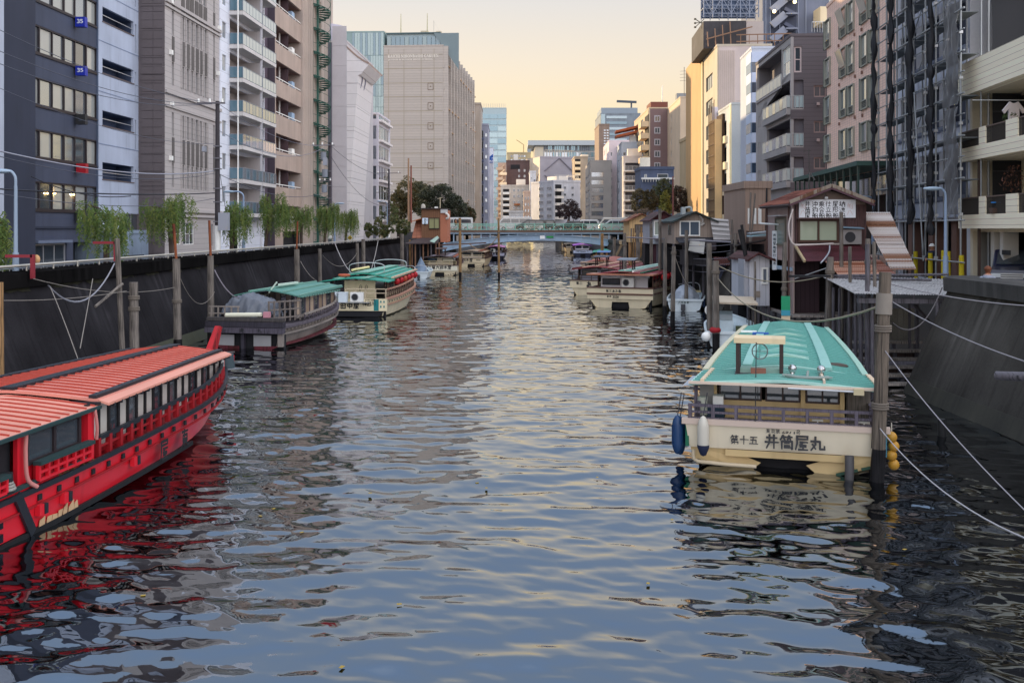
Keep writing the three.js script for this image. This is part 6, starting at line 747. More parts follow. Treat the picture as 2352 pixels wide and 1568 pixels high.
  for (const x of [.2, .85]) obj('horn_lamp', [new THREE.SphereGeometry(.1, 12, 8).translate(x, 2.19, -.75), new THREE.CylinderGeometry(.05, .07, .12, 10).translate(x, 2.11, -.75)], M([.5, .5, .5], { r: .15, m: .9 }), g); { obj('anchor', [tube([V(.05, 2.12, -.15), V(.3, 2.1, -.02), V(.75, 2.1, -.02), V(1.0, 2.1, -.15)], .04, 12, 6), cyl(V(.52, 2.1, -.02), V(.55, 2.16, -.6), .03), bx(.16, .03, .12, .05, 2.13, -.15), bx(.16, .03, .12, 1.0, 2.1, -.15)], M('#8a968f'), g); } obj('roof_mats', [bx(.5, .06, .4, -.75, 2.16, -8.7)], M('#1f56a0'), g); obj('roof_mats', bx(.35, .04, 1.0, -1.25, 2.1, -7.0, .2), M('#3f6b58'), g); obj('tarp_bundle', new THREE.SphereGeometry(.3, 9, 6).scale(1.3, .25, .5).translate(1.2, 2.05, -2.6), M('#4a4038'), g); obj('box_light', bx(.5, .05, .2, -1.15, 2.13, -9.6), white, g);
  obj('prow_board', gb(-.16, .16, 2.1, 2.95, -14.6, -14.5), M('#d8c4a4'), g); obj('prow_board', gb(-.161, .161, 2.45, 2.96, -14.49, -14.47), M('#1d8f63'), g); obj('prow_board', gb(-.161, .161, 2.25, 2.449, -14.49, -14.47), M('#3a93a8'), g);
  b.cabin({ z0: -1.4, z1: -12, hw: 1.75, hw1: 1.35, y0: 1.05, y1: 1.9, n: 12, post: br, panel: cr, fill: [glass, glass, shj()], sill: .3 }); function shj() { return M('#b9a98c', { r: .5 }); }
  obj('exhaust_pipe', tube([V(1.42, .5, .32), V(1.42, .2, .36), V(1.4, -.1, .34), V(1.3, -.3, .2)], .1, 16, 10), M('#4f4c4c', { r: .6 }), g); obj('drain_pipe', tube([V(-2.02, .42, .22), V(-2.0, .2, .24), V(-1.6, .14, .22), V(-.6, .1, .16)], .045, 16, 6), M('#c9b89a'), g);
  const fend = (lab, x, y, z, c, n, c2) => { const q = V(x, y, z).applyMatrix4(g.matrixWorld), t = thing('fender', lab, 'fender', q); obj('body', new THREE.LatheGeometry([[0, -.45], [.06, -.42], [.1, -.33], [.13, -.2], [.13, .2], [.1, .33], [.05, .42], [0, .45]].map((p) => new THREE.Vector2(...p)), 14), M(c, { r: .4 }), t); if (c2) obj('tip', new THREE.LatheGeometry([[0, -.46], [.065, -.43], [.105, -.33], [.134, -.26], [.134, -.2]].map((p) => new THREE.Vector2(...p)), 14), M(c2), t); obj('rope', cyl(V(0, .42, 0), V(.1, .95, -.05), .012), M('#3a3a40'), t); };
  g.scale.set(.97, 1, 1); g.updateMatrixWorld(true); fend('front blue fender of the pair hanging off the port quarter of the teal-roofed boat', -2.4, .72, .15, '#173a63'); fend('rear blue fender behind its twin off the teal-roofed boat', -2.38, .62, -.25, '#1d4470'); fend('white fender with navy ends hanging over the stern name board', -1.78, .78, .42, '#c9c3b4', 0, '#1b2340');
  { const q = V(2.36, .62, -.1).applyMatrix4(g.matrixWorld), t = thing('float_string', 'string of yellow ball floats hanging by the starboard quarter of the teal-roofed boat', 'floats', q); for (let i = 0; i < 4; i++) obj('float', new THREE.SphereGeometry(.12, 12, 9).translate(i % 2 ? .03 : -.02, .25 - i * .2, 0), M('#b9882a', { r: .5 }), t); obj('rope', cyl(V(0, -.45, 0), V(0, .55, -.05), .012), M('#c9c3b4'), t); }
}
{ // ---- weathered grey wooden boat with a tarpaulin
  const b = new Boat('wooden_boat', 'weathered grey wooden boat with a tarpaulin heap and faded teal roof', -11.95, 45.0, 12, { L: 11.5, B: 3.5, h0: 1.05, h1: 1.75, ch: .86 }), g = b.g, wd = M('#5d555c', { t: T.wood, k: 1.7, b: T.wood, bs: .01 }), wl = M('#9a8f86', { t: T.streak, k: 1.9 }), dk = M('#332f38', { t: T.wood, k: 1.6 }), te = M('#4f7f73', { r: .6, t: T.plain, k: 1.4 });
  b.hull(wl, wd, { transom: false }); b.line('rub_rail', wd, .12, -.06, .04); b.line('rub_rail', wl, .08, -.36, .02); b.line('boot_stripe', M('#6b2b34', { t: T.rust, k: 1.2 }), .1, -.86, -.16, .02, .9, [1], .2);
  for (let i = 0; i < 22; i++) { const p = b.p(.04 + i * .04, 1); obj('rib_end', bx(.05, .09, .06, p.x + .02, p.y - .2, p.z), wl, g); }
  obj('stern_plank', gb(-1.95, 1.85, .98, 1.22, -.15, .2), dk, g); obj('stern_plank', gb(-1.95, 1.85, .72, .96, -.1, .26), M('#4c4650', { t: T.wood, k: 1.7 }), g); obj('stern_plank', gb(-1.9, 1.8, 1.24, 1.4, -.2, .12), M('#45403f', { t: T.wood, k: 1.6 }), g); for (const [s, x] of [['山', -1.1], ['泉', -.2], ['丸', .65]]) obj('lettering', brush(s, .2, .15).translate(x, .94, .268), ink, g);
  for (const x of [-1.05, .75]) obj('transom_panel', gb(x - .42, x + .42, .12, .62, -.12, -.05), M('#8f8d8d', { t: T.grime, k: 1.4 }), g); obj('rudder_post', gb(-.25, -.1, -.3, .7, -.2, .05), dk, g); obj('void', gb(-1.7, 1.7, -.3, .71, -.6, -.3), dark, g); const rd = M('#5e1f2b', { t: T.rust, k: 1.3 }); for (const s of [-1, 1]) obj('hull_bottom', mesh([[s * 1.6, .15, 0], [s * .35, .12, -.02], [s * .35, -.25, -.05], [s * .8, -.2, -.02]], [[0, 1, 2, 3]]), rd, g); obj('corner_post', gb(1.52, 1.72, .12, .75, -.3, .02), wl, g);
  { const q = []; for (let i = 0; i <= 4; i++) q.push(gb(-1.9 + i * .32, -1.84 + i * .32, 1.2, 1.85, -.4 - i * .02, -.34 - i * .02)); q.push(bx(1.5, .06, .06, -1.25, 1.86, -.38), bx(1.5, .05, .05, -1.25, 1.55, -.38)); q.forEach((k) => obj('lattice_bar', k, wl, g)); const r = []; for (let i = 0; i <= 6; i++) r.push(bx(.07, .95, .07, .9 + i * .14, 1.65, -.5 - i * .32)); for (let k = 0; k < 3; k++) r.push(bar(V(.88, 1.35 + k * .36, -.5), V(1.78, 1.35 + k * .36, -2.45), .06, .06)); r.forEach((k) => obj('lattice_bar', k, M('#6f6660', { t: T.wood, k: 1.7 }), g)); }
  b.cabin({ z0: -2.6, z1: -9.2, hw: 1.45, hw1: 1.2, y0: 1.2, y1: 2.25, n: 9, post: wd, panel: wl, fill: [M('#c9b29a', { r: .3 }), glass, M('#a9927c', { r: .4 })], sill: .15 }); b.roof(te, { z0: -2.5, z1: -9.8, w0: 1.75, w1: 1.5, ye: 2.25, yr: 2.55, ye1: 2.4, yr1: 2.6, ribs: 0, strips: [[.95, .08, .06, M('#7ea99a')], [.5, .07, .06, M('#7ea99a')], [0, .1, .06, M('#7ea99a')], [-.5, .07, .06, M('#7ea99a')]] }); for (let i = 0; i < 16; i++) obj('eave_scallop', bx(.06, .08, .22, 1.72 - i * .014, 2.22, -2.8 - i * .42), M('#6f9a8c'), g); b.rail(wd, wl, .28, .9, .3, 12, [1], 1);
  { const g2 = new THREE.PlaneGeometry(2.9, 2.9, 34, 30).rotateX(-Math.PI / 2), p = g2.attributes.position; for (let i = 0; i < p.count; i++) { const x = p.getX(i), z = p.getZ(i), e = Math.max(Math.abs(x) / 1.45, Math.abs(z) / 1.45), top = 1 - st(.62, 1.0, e), f = .16 * (1 - 2 * Math.abs(n2(x * 1.7, z * 1.5))) + .09 * (1 - 2 * Math.abs(n2(x * 4 + 4, z * 3.4))); p.setXYZ(i, x * (1 - .12 * (1 - top)), 1.35 + top * (1.0 - .34 * Math.abs(x + .15) - .1 * Math.abs(z)) + f * (1.15 - top * .35) + .10 * Math.sin(x * 9) * (1 - top), z * .85); } g2.computeVertexNormals(); obj('tarpaulin', g2.translate(-.35, 0, -1.75), M('#5d626b', { r: .5, t: T.plain, k: 1.3 }), g); }
  g.scale.set(1, 1, .8); obj('foam_log', cyl(V(-1.0, 1.5, .0), V(.75, 1.55, .02), .1, .1, 10), PL('#cfccb6'), g); obj('pink_box', bx(.28, .25, .25, 1.0, 1.55, .0), M('#c98a94'), g); obj('light_pole', [cyl(V(.1, 2.4, -2.6), V(.5, 2.9, -2.6), .04), bx(.12, .1, 2.6, .2, 2.72, -5)], PL('#b5c4b6'), g);
}
{ // ---- green-roofed lantern boat
  const b = new Boat('pleasure_boat', 'green-roofed cream pleasure boat with a row of red lanterns by the left quay', -9.6, 60.8, 6, { L: 14.5, B: 4.1, h0: 1.15, h1: 1.9, ch: .88 }), g = b.g, cr = M('#d9cba8', { r: .5, t: T.grime, k: 1.45 }), gn = M('#1f8672', { r: .5, t: T.plain, k: 1.4 }), pg = M('#86b7a4', { r: .5 }), br = M('#3b2a26'), pk = M('#c08f78');
  b.hull(cr, M('#8d8478', { t: T.wood, k: 1.3 }), { transom: false }); b.line('rub_rail', pk, .12, 0, .03); b.line('rub_rail', pk, .06, -.38, 0);
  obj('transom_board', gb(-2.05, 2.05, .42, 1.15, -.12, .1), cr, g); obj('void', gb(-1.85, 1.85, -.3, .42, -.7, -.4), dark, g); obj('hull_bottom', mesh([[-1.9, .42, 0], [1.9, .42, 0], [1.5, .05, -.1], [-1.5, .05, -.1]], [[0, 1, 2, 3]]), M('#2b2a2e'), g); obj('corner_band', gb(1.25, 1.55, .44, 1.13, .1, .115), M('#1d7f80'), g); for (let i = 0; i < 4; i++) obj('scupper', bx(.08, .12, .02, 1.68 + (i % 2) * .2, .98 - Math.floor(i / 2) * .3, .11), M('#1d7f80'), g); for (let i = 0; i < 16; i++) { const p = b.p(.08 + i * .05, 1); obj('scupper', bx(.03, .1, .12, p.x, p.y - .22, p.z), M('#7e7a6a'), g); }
  obj('lettering', brush('第十五', .2, .13).translate(-2.0, .8, .11), ink, g); obj('lettering', brush('田中屋', .36, .17, false, 1.15).translate(-.82, .9, .11), ink, g); obj('lettering', brush('神田川', .26, .15, false, 1.1).translate(.55, .98, .118), ink, g); obj('lettering', brush('東京第', .09, .12).translate(.72, 1.12, .118), ink, g); obj('lettering', fit('1508', .3, .09).translate(1.04, 1.035, .105), ink, g);
  const ac = (x, y, z, w = .8, fan = true) => { const u = obj('air_conditioner', gb(x - w / 2, x + w / 2, y, y + .58, z - .3, z), white, g); if (fan) { obj('fan_grille', new THREE.CylinderGeometry(.22, .22, .02, 18).rotateX(Math.PI / 2).translate(x - w * .14, y + .29, z + .012), M('#2b2d30'), u); obj('fan_ring', new THREE.TorusGeometry(.2, .02, 6, 18).translate(x - w * .14, y + .29, z + .025), M('#8c9092'), u); } return u; };
  ac(.25, .98, .4); for (const x of [-1.25, -.6]) obj('foam_box', [gb(x - .26, x + .26, .96, 1.5, .05, .5), gb(x - .28, x + .28, 1.5, 1.56, .03, .52)], PL('#c4cdd2'), g); obj('shelf', gb(-1.7, 1, .92, .96, .0, .5), M('#9a9a98'), g);
  for (const y of [1.5, 1.75]) obj('handrail', bx(2.6, .05, .05, .75, y, .05), M('#c9b79a'), g); for (let i = 0; i < 5; i++) obj('rail_post', bx(.05, .65, .05, -.5 + i * .62, 1.45, .05), M('#c9b79a'), g); b.rail(M('#6d5648'), pk, .05, .92, .55, 20, [1], 1);
  obj('bulkhead', gb(-.9, 1.05, 1.1, 2.2, -1.3, -1.25), cr, g); obj('bulkhead', gb(-1.9, -.92, 1.1, 1.75, -1.5, -1.45), M('#49444a'), g); obj('window', gb(-1.85, -1.0, 1.75, 2.15, -1.5, -1.46), glass, g); for (const x of [.1, .45]) obj('gas_pipe', tube([V(x, 1.5, -1.22), V(x, 1.9, -1.2), V(x + .1, 1.92, -1.2), V(x + .1, 1.7, -1.2)], .015, 8, 5), black, g); b.cabin({ z0: -1.3, z1: -12, hw: 1.62, hw1: 1.4, y0: 1.2, y1: 2.25, n: 14, post: br, panel: cr, fill: [glass, M('#8d7a66', { r: .4 }), glass], sill: .2 });
  b.roof(gn, { z0: .0, z1: -2.6, w0: 2.15, w1: 2.05, ye: 2.2, yr: 2.42, ribs: 0, strips: [[.3, .5, .05, pg], [-.5, .3, .05, pg]] }); b.roof(gn, { z0: -2.5, z1: -12.6, w0: 1.95, w1: 1.7, ye: 2.28, yr: 2.62, ye1: 2.45, yr1: 2.75, ribs: 0, strips: [[.97, .16, .1, M('#d3b79a')], [.45, .2, .06, pg], [0, .7, .06, pg], [-.55, .2, .06, pg], [.72, .06, .06, pg]] }); obj('roof_pole', cyl(V(-.8, 2.78, -3), V(-.5, 2.85, -6.5), .08, .08, 8), PL('#d6c78f'), g); obj('life_ring', new THREE.TorusGeometry(.3, .09, 8, 18).rotateX(Math.PI / 2).translate(-1.0, 2.5, -1.6), M('#b5583c'), g);
  for (const z of [-4, -11.8]) obj('roof_railing', tube([V(-1.2, 2.6, z), V(-1.2, 3.05, z), V(1.0, 3.05, z - .2), V(1.0, 2.6, z - .2)], .03, 20, 6), alu, g); obj('bow_railing', tube([V(1.6, 1.7, -12.2), V(1.5, 2.6, -12.8), V(.6, 2.7, -14), V(-.6, 2.7, -14), V(-1.4, 2.4, -13)], .03, 24, 6), alu, g);
  g.scale.set(1, 1, .86); for (let i = 0; i < 6; i++) b.lantern(1.85 - i * .02, 2.02 + i * .03, -4.2 - i * 1.45, i === 2 ? '#b8482f' : '#b3161f');
}
const sternBoat = (lab, X, Z, head, o) => {                                             // the middle-distance pleasure boats, seen from astern
  const b = new Boat(o.name ?? 'pleasure_boat', lab, X, Z, head, { L: 13, h0: 1.2, h1: 1.8, ch: .86, ...o }), g = b.g, hm = M(o.hull ?? '#cfc0a0', { r: .5, t: T.grime, k: 1.45 }), B = b.B, hw = B / 2, tm = M(o.trim ?? '#5a4038', { r: .5 }), rm = M(o.roof ?? '#5a3a3a', { r: .55, t: T.plain, k: 1.4 });
  b.hull(hm, M('#8d8478', { t: T.wood, k: 1.2 }), { transom: false }); b.line('rub_rail', tm, .1, 0, .03); if (o.bands) b.line('rub_rail', tm, .09, -.38, .03); obj('transom_board', gb(-hw, hw, .62, b.h0, -.1, .1), o.board ? PL(o.board) : hm, g); if (o.bands) obj('rub_rail', gb(-hw - .03, hw + .03, b.h0 - .44, b.h0 - .34, .1, .16), tm, g); obj('cap_rail', gb(-hw - .04, hw + .04, b.h0, b.h0 + .07, -.1, .16), tm, g);
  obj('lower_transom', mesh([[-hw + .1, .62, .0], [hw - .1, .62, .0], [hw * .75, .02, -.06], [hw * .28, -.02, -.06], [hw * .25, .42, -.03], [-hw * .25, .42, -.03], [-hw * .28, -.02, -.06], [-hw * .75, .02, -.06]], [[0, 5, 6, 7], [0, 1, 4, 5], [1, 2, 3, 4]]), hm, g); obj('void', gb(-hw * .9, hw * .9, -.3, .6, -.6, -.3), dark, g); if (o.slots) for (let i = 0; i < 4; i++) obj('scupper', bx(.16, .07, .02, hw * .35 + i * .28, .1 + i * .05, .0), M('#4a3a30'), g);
  for (const [s, size, x, y, w] of o.text ?? []) obj('lettering', /[0-9A-Za-z]/.test(s) ? fit(s, size * s.length * .62, size).translate(x, y - size, .1) : brush(s, size, w ?? .15, false, 1.14).translate(x, y, .112), ink, g);
  const yc = b.h0, ye = o.ye ?? 2.1, yr = o.yr ?? 2.35; obj('bulkhead', gb(-hw * .75, hw * .7, yc, ye, -1.3, -1.2), PL(o.bulk ?? '#c9c3b6'), g); for (const [x0, x1, y0, y1, m] of o.wins ?? [[-.7, -.1, .35, .8], [.05, .65, .35, .8]]) { const w = obj('window', gb(x0 * hw, x1 * hw, yc + y0, yc + y1, -1.2, -1.16), M('#2b2320'), g); obj('pane', gb(x0 * hw + .05, x1 * hw - .05, yc + y0 + .05, yc + y1 - .05, -1.16, -1.14), m ?? glass, w); }
  if (o.ac !== undefined) { const u = obj('air_conditioner', gb(o.ac - .42, o.ac + .42, yc + .05, yc + .68, -1.0, -.65), white, g); obj('fan_grille', new THREE.CylinderGeometry(.23, .23, .02, 18).rotateX(Math.PI / 2).translate(o.ac - .12, yc + .36, -.638), M('#2b2d30'), u); obj('fan_ring', new THREE.TorusGeometry(.2, .02, 6, 18).translate(o.ac - .12, yc + .36, -.62), M('#8c9092'), u); }
  if (o.sr) { for (const k of [.25, .5]) obj('handrail', bx(B * .95, .05, .05, 0, yc + k, -.05), M(o.sr), g); for (let i = 0; i < 6; i++) obj('rail_post', bx(.05, .5, .05, -hw * .93 + i * B * .93 / 5, yc + .25, -.05), M(o.sr), g); }
  b.cabin({ z0: -1.3, z1: -b.L * .8, hw: hw * .85, hw1: hw * .7, y0: yc + .05, y1: ye, n: 10, post: tm, panel: hm, fill: [glass, glass, M('#7d6a58', { r: .4 })], sill: .25 }); b.rail(tm, tm, .1, .9, .4, 12, [1], 1);
  const R = b.roof(rm, { z0: -.3, z1: -b.L * .82, w0: hw * 1.0, w1: hw * .8, ye, yr, ye1: ye + .1, yr1: yr + .12, ribs: o.ribs ?? 0, ribM: o.ribC ? M(o.ribC) : rm, strips: o.strips ?? [] }); if (o.apron) obj('aft_roof', gb(-hw * 1.02, hw * 1.02, ye - .02, ye + .07, -1.4, .15), M(o.apron, { r: .4 }), g);
  if (o.helm) { const z = -1.6, y = yr; for (const x of [-.45, .45]) for (const dz of [0, -.5]) obj('frame_post', gb(x - .04, x + .04, y - .15, y + .75, z + dz - .04, z + dz + .04), M('#33211f'), g); obj('frame_roof', bx(1.3, .06, .95, 0, y + .78, z - .25, 0, .12), M(o.helm), g); obj('wheel', new THREE.TorusGeometry(.16, .02, 6, 18).translate(0, y + .4, z - .2), M('#3a2a24'), g); }
  if (o.lant) for (let i = 0; i < o.lant; i++) b.lantern(hw * .98 - i * .02, ye - .25 + i * .03, -3.0 - i * 1.35);
  return b;
};
sternBoat('cream boat with a brown plank roof and a framed sign on top, left bank', -8.25, 114, 2, { B: 4.05, roof: '#4b4044', text: [['浅草橋', .24, -1.75, 1.14], ['第六鈴木屋', .4, -.85, 1.16, .16]], bulk: '#b8ad98', sr: '#cbb98e', slots: 1, board: '#cfc9b4', helm: '#6a5a58', wins: [[-.75, -.2, .35, .85], [.1, .75, .4, .8, PL('#cfcbb4')]], strips: [[.5, .6, .06, M('#8f8a94')], [-.4, .5, .06, M('#7d7681')], [.8, .3, .06, M('#a0563a')]] });
sternBoat('cream boat with a tan canvas roof and red side banner beyond its brown-roofed neighbour', -5.75, 141, 6, { B: 3.9, roof: '#a08a72', text: [['八鈴木屋', .44, -1.7, 1.16, .16], ['15448', .2, .7, 1.08]], sr: '#d8c4a0', slots: 1, strips: [[.6, .5, .06, M('#8d4630')]] });
{ const b = sternBoat('dark-hulled boat with a pink roof half under the left of the bridge arch', -3.1, 176, 4, { B: 3.5, hull: '#3b3a4c', board: '#c4bfcf', roof: '#9a5a86', text: [['山立橋屋', .42, -1.2, 1.15, .2]], bulk: '#a9a4b0', ac: -.3, L: 11 }); }
sternBoat('small beige launch moored beyond the bridge, left side', -3.0, 212, 0, { B: 2.5, L: 7, h0: .9, ye: 1.7, yr: 1.85, roof: '#8d7a62' });
sternBoat('navy-hulled boat with a bright purple roof beyond the bridge on the right', 13.9, 196, -1, { B: 3.7, hull: '#2a2d40', board: '#aab2c4', roof: '#9a4fb0', text: [['三田川', .3, -1.45, 1.12], ['Goedo', .32, -.45, 1.1], ['川町', .3, .75, 1.12]], bulk: '#cfd0d8', L: 11 });
sternBoat('pair-hulled beige launch lying far beyond the bridge on the right', 13.5, 226, -4, { B: 3, L: 8, h0: 1.1, ye: 1.9, yr: 2.0, roof: '#6a5a48', hull: '#b8a07a' });
sternBoat('teal-roofed orange-sided boat just before the right end of the bridge', 13.4, 140, 3, { B: 4.3, L: 12, roof: '#4f9a8a', hull: '#cdb28a', sr: '#d9b070', bulk: '#c98a50' });
sternBoat('beige boat with a white air-conditioner and blue awning frame behind the red-roofed boats', 8.7, 97, 12, { B: 4.1, L: 13, roof: '#8a4638', ac: -.6, bulk: '#cfc6ae', helm: '#5f7fae', apron: '#b0917a' });
sternBoat('red-roofed cream boat with a black hiragana mark, second from the front on the right', 6.75, 80.5, 20, { B: 4.3, L: 15, roof: '#7a2a2c', text: [['第二', .24, -1.6, 1.12], ['あ', .46, -.75, 1.14, .15]], sr: '#3c2c28', slots: 1, bulk: '#8a8a94', helm: '#565a66', strips: [[.5, .3, .06, M('#c9a088')], [0, .25, .06, M('#c9a088')], [-.5, .3, .06, M('#c9a088')], [-.95, .1, .12, M('#6a1c24')]] });
sternBoat('red-roofed cream boat with brown bands, steering shelter and lanterns, foremost of the right-bank group', 7.35, 68, 22, { B: 4.6, L: 14, h0: 1.35, ye: 2.25, yr: 2.5, roof: '#7a2228', trim: '#5d3a2e', bands: 1, text: [['第三あみ春', .19, -.95, 1.25, .15], ['東京', .15, -.9, .86], ['3324', .17, -.5, .85]], ac: .35, bulk: '#c9c6c8', apron: '#b5765a', helm: '#7f868f', lant: 5, wins: [[-.7, -.15, .15, .6]], strips: [[.1, .9, .08, M('#7fae9e')], [.1, .1, .16, white], [.35, .1, .16, white], [.62, .22, .1, M('#2f6a50')]] });
// skiffs
const skiff = (lab, X, Z, head, o = {}) => { const b = new Boat('skiff', lab, X, Z, head, { L: 5.4, B: 2.1, h0: .72, h1: 1.05, ch: .85, full: .5, ...o }), g = b.g, wm = M('#c9d2d4', { r: .4, t: T.plain, k: 1.35 }); b.hull(wm, PL('#a9b4b6'), { sink: .3 }); b.line('gunwale', wm, .1, 0, .01); obj('transom_cap', gb(-b.B / 2 * .95, b.B / 2 * .95, b.h0 - .06, b.h0 + .06, -.08, .1), wm, g); if (o.motor !== false) obj('outboard_motor', [bx(.28, .4, .3, -.1, .25, .22), bx(.1, .5, .12, -.1, -.1, .2)], M('#3a3d44', { r: .4 }), g); if (o.tarp) { const q = new THREE.SphereGeometry(1, 30, 20, 0, Math.PI * 2, 0, Math.PI / 2), p = q.attributes.position; for (let i = 0; i < p.count; i++) { const x = p.getX(i), y = p.getY(i), z = p.getZ(i), a = Math.atan2(z, x), f = 1 + .10 * Math.sin(a * 7 + y * 3) * (1 - y) + .08 * n3(x * 2.5, y * 2.5, z * 2.5); p.setXYZ(i, x * .85 * f, y * 1.05 * (1 + .07 * n2(x * 4, z * 4)), z * 1.25 * f); } q.computeVertexNormals(); obj('tarpaulin', q.translate(0, b.h0 - .15, -1.7), M(o.tarp, { r: .6, t: T.plain, k: 1.35 }), g); } return b; };
{ const b = skiff('white skiff under a pale grey tarpaulin beside the lantern boat on the right', 11.35, 65.7, 12, { tarp: '#9aa1ab', B: 2.4, L: 6 }); obj('lettering', brush('大八木五号', .14, .15, false, 1.3).translate(-.6, .62, .05), M('#2a4a44'), b.g); obj('bow_rail', tube([V(.9, .9, -3.5), V(.85, 1.5, -3.7), V(.2, 1.6, -5), V(-.6, 1.5, -4.4)], .03, 16, 6), alu, b.g); obj('seat', gb(.3, .95, 1.05, 1.15, -3.6, -3.1), PL('#c9b98a'), b.g); obj('fender', new THREE.CylinderGeometry(.1, .1, .5, 10).translate(1.2, .5, -.6), M('#1b3050'), b.g); }
{ const b = skiff('small white skiff with an upright blue-grey tarpaulin ahead of the lantern boat', -9.95, 108, 4, { L: 5, B: 1.9 }); const q = new THREE.ConeGeometry(.75, 1.7, 14, 6), p = q.attributes.position; for (let i = 0; i < p.count; i++) { const x = p.getX(i), y = p.getY(i), z = p.getZ(i); p.setXYZ(i, x * (1.1 + .2 * Math.sin(i * 2.3)), y, z * 1.2 + .1 * Math.sin(i)); } q.computeVertexNormals(); obj('tarpaulin', q.translate(-.2, 1.5, -2), M('#6a7c90', { r: .6, t: T.plain, k: 1.3 }), b.g); obj('handrail', tube([V(.6, .7, -.4), V(.6, 1.3, -.6), V(-.6, 1.3, -.6), V(-.6, .7, -.4)], .025, 14, 5), alu, b.g); }
{ const b = skiff('white work skiff with a beige canopy behind the twin mooring posts', 9.9, 45, 10, { L: 6, B: 2.3, motor: false }); for (const x of [-.9, .95]) for (const z of [-1.2, -3.6]) obj('canopy_post', cyl(V(x, .7, z), V(x, 2.0, z), .03, .03, 6), M('#4a4644'), b.g); obj('canopy', slab([V(-1.1, 2.05, -.9), V(1.2, 1.98, -.9), V(1.15, 2.1, -3.9), V(-1.05, 2.15, -3.9)], .08), M('#b5a58f', { t: T.plain, k: 1.4 }), b.g); obj('console', gb(-.8, .1, .5, 1.15, -1.9, -1.2), PL('#b9c6cc'), b.g); obj('windscreen', bx(.9, .5, .04, -.35, 1.3, -1.9, 0, -.3), M([.3, .38, .42], { r: .1 }), b.g); obj('spotlight', new THREE.CylinderGeometry(.25, .25, .3, 14).rotateX(Math.PI / 2).translate(-.95, 1.65, -.9), white, b.g); obj('crate', gb(.2, 1.0, .6, .95, -1.0, -.5), M('#3f4a30'), b.g); obj('red_buoy', new THREE.SphereGeometry(.2, 10, 8).scale(1.3, .8, 1).translate(-.75, .85, .15), M('#a01822'), b.g); obj('white_buoy', new THREE.SphereGeometry(.22, 10, 8).translate(-1.15, .55, .2), white, b.g); }
// ================= boathouses and landing stages on the right =================
const corr = (a, b, c, d, n, amp = .03, th = .01) => {                                     // corrugated sheet, waves running from edge ab to edge dc
  const v = [], f = [], nn = b.clone().sub(a).cross(d.clone().sub(a)).normalize(); for (let i = 0; i <= n * 2; i++) { const t = i / (n * 2), o = nn.clone().multiplyScalar(i % 2 ? amp : -amp); for (const [p, q] of [[a, b], [d, c]]) v.push(p.clone().lerp(q, t).add(o).toArray()); }
  for (let i = 0; i < n * 2; i++) f.push([i * 2, i * 2 + 2, i * 2 + 3, i * 2 + 1]); return mesh(v, f);
};
const rustM = M([.85, .80, .78], { t: rep(T.rust, .62, .33), k: 1.05, r: .85 }), maroon = M('#523836', { t: T.wood, k: 1.5, r: .7 }), greyW = M('#5a565c', { t: T.wood, k: 1.6, b: T.wood, bs: .012 }), deckW = M('#948a82', { t: T.wood, k: 1.7 }), pinkS = M('#a18c86', { t: T.vboard(.11, .18), k: 1.4 }), pinkR = M('#84615a', { t: T.rust, k: 1.3 });
const lp = (Z, x0, y0) => ({ o: P(x0, y0, Z), X: (x) => (x - x0) * Z / F, Y: (y) => (y0 - y) * Z / F });
const rel = (o) => (x, y, Z) => P(x, y, Z).sub(o);
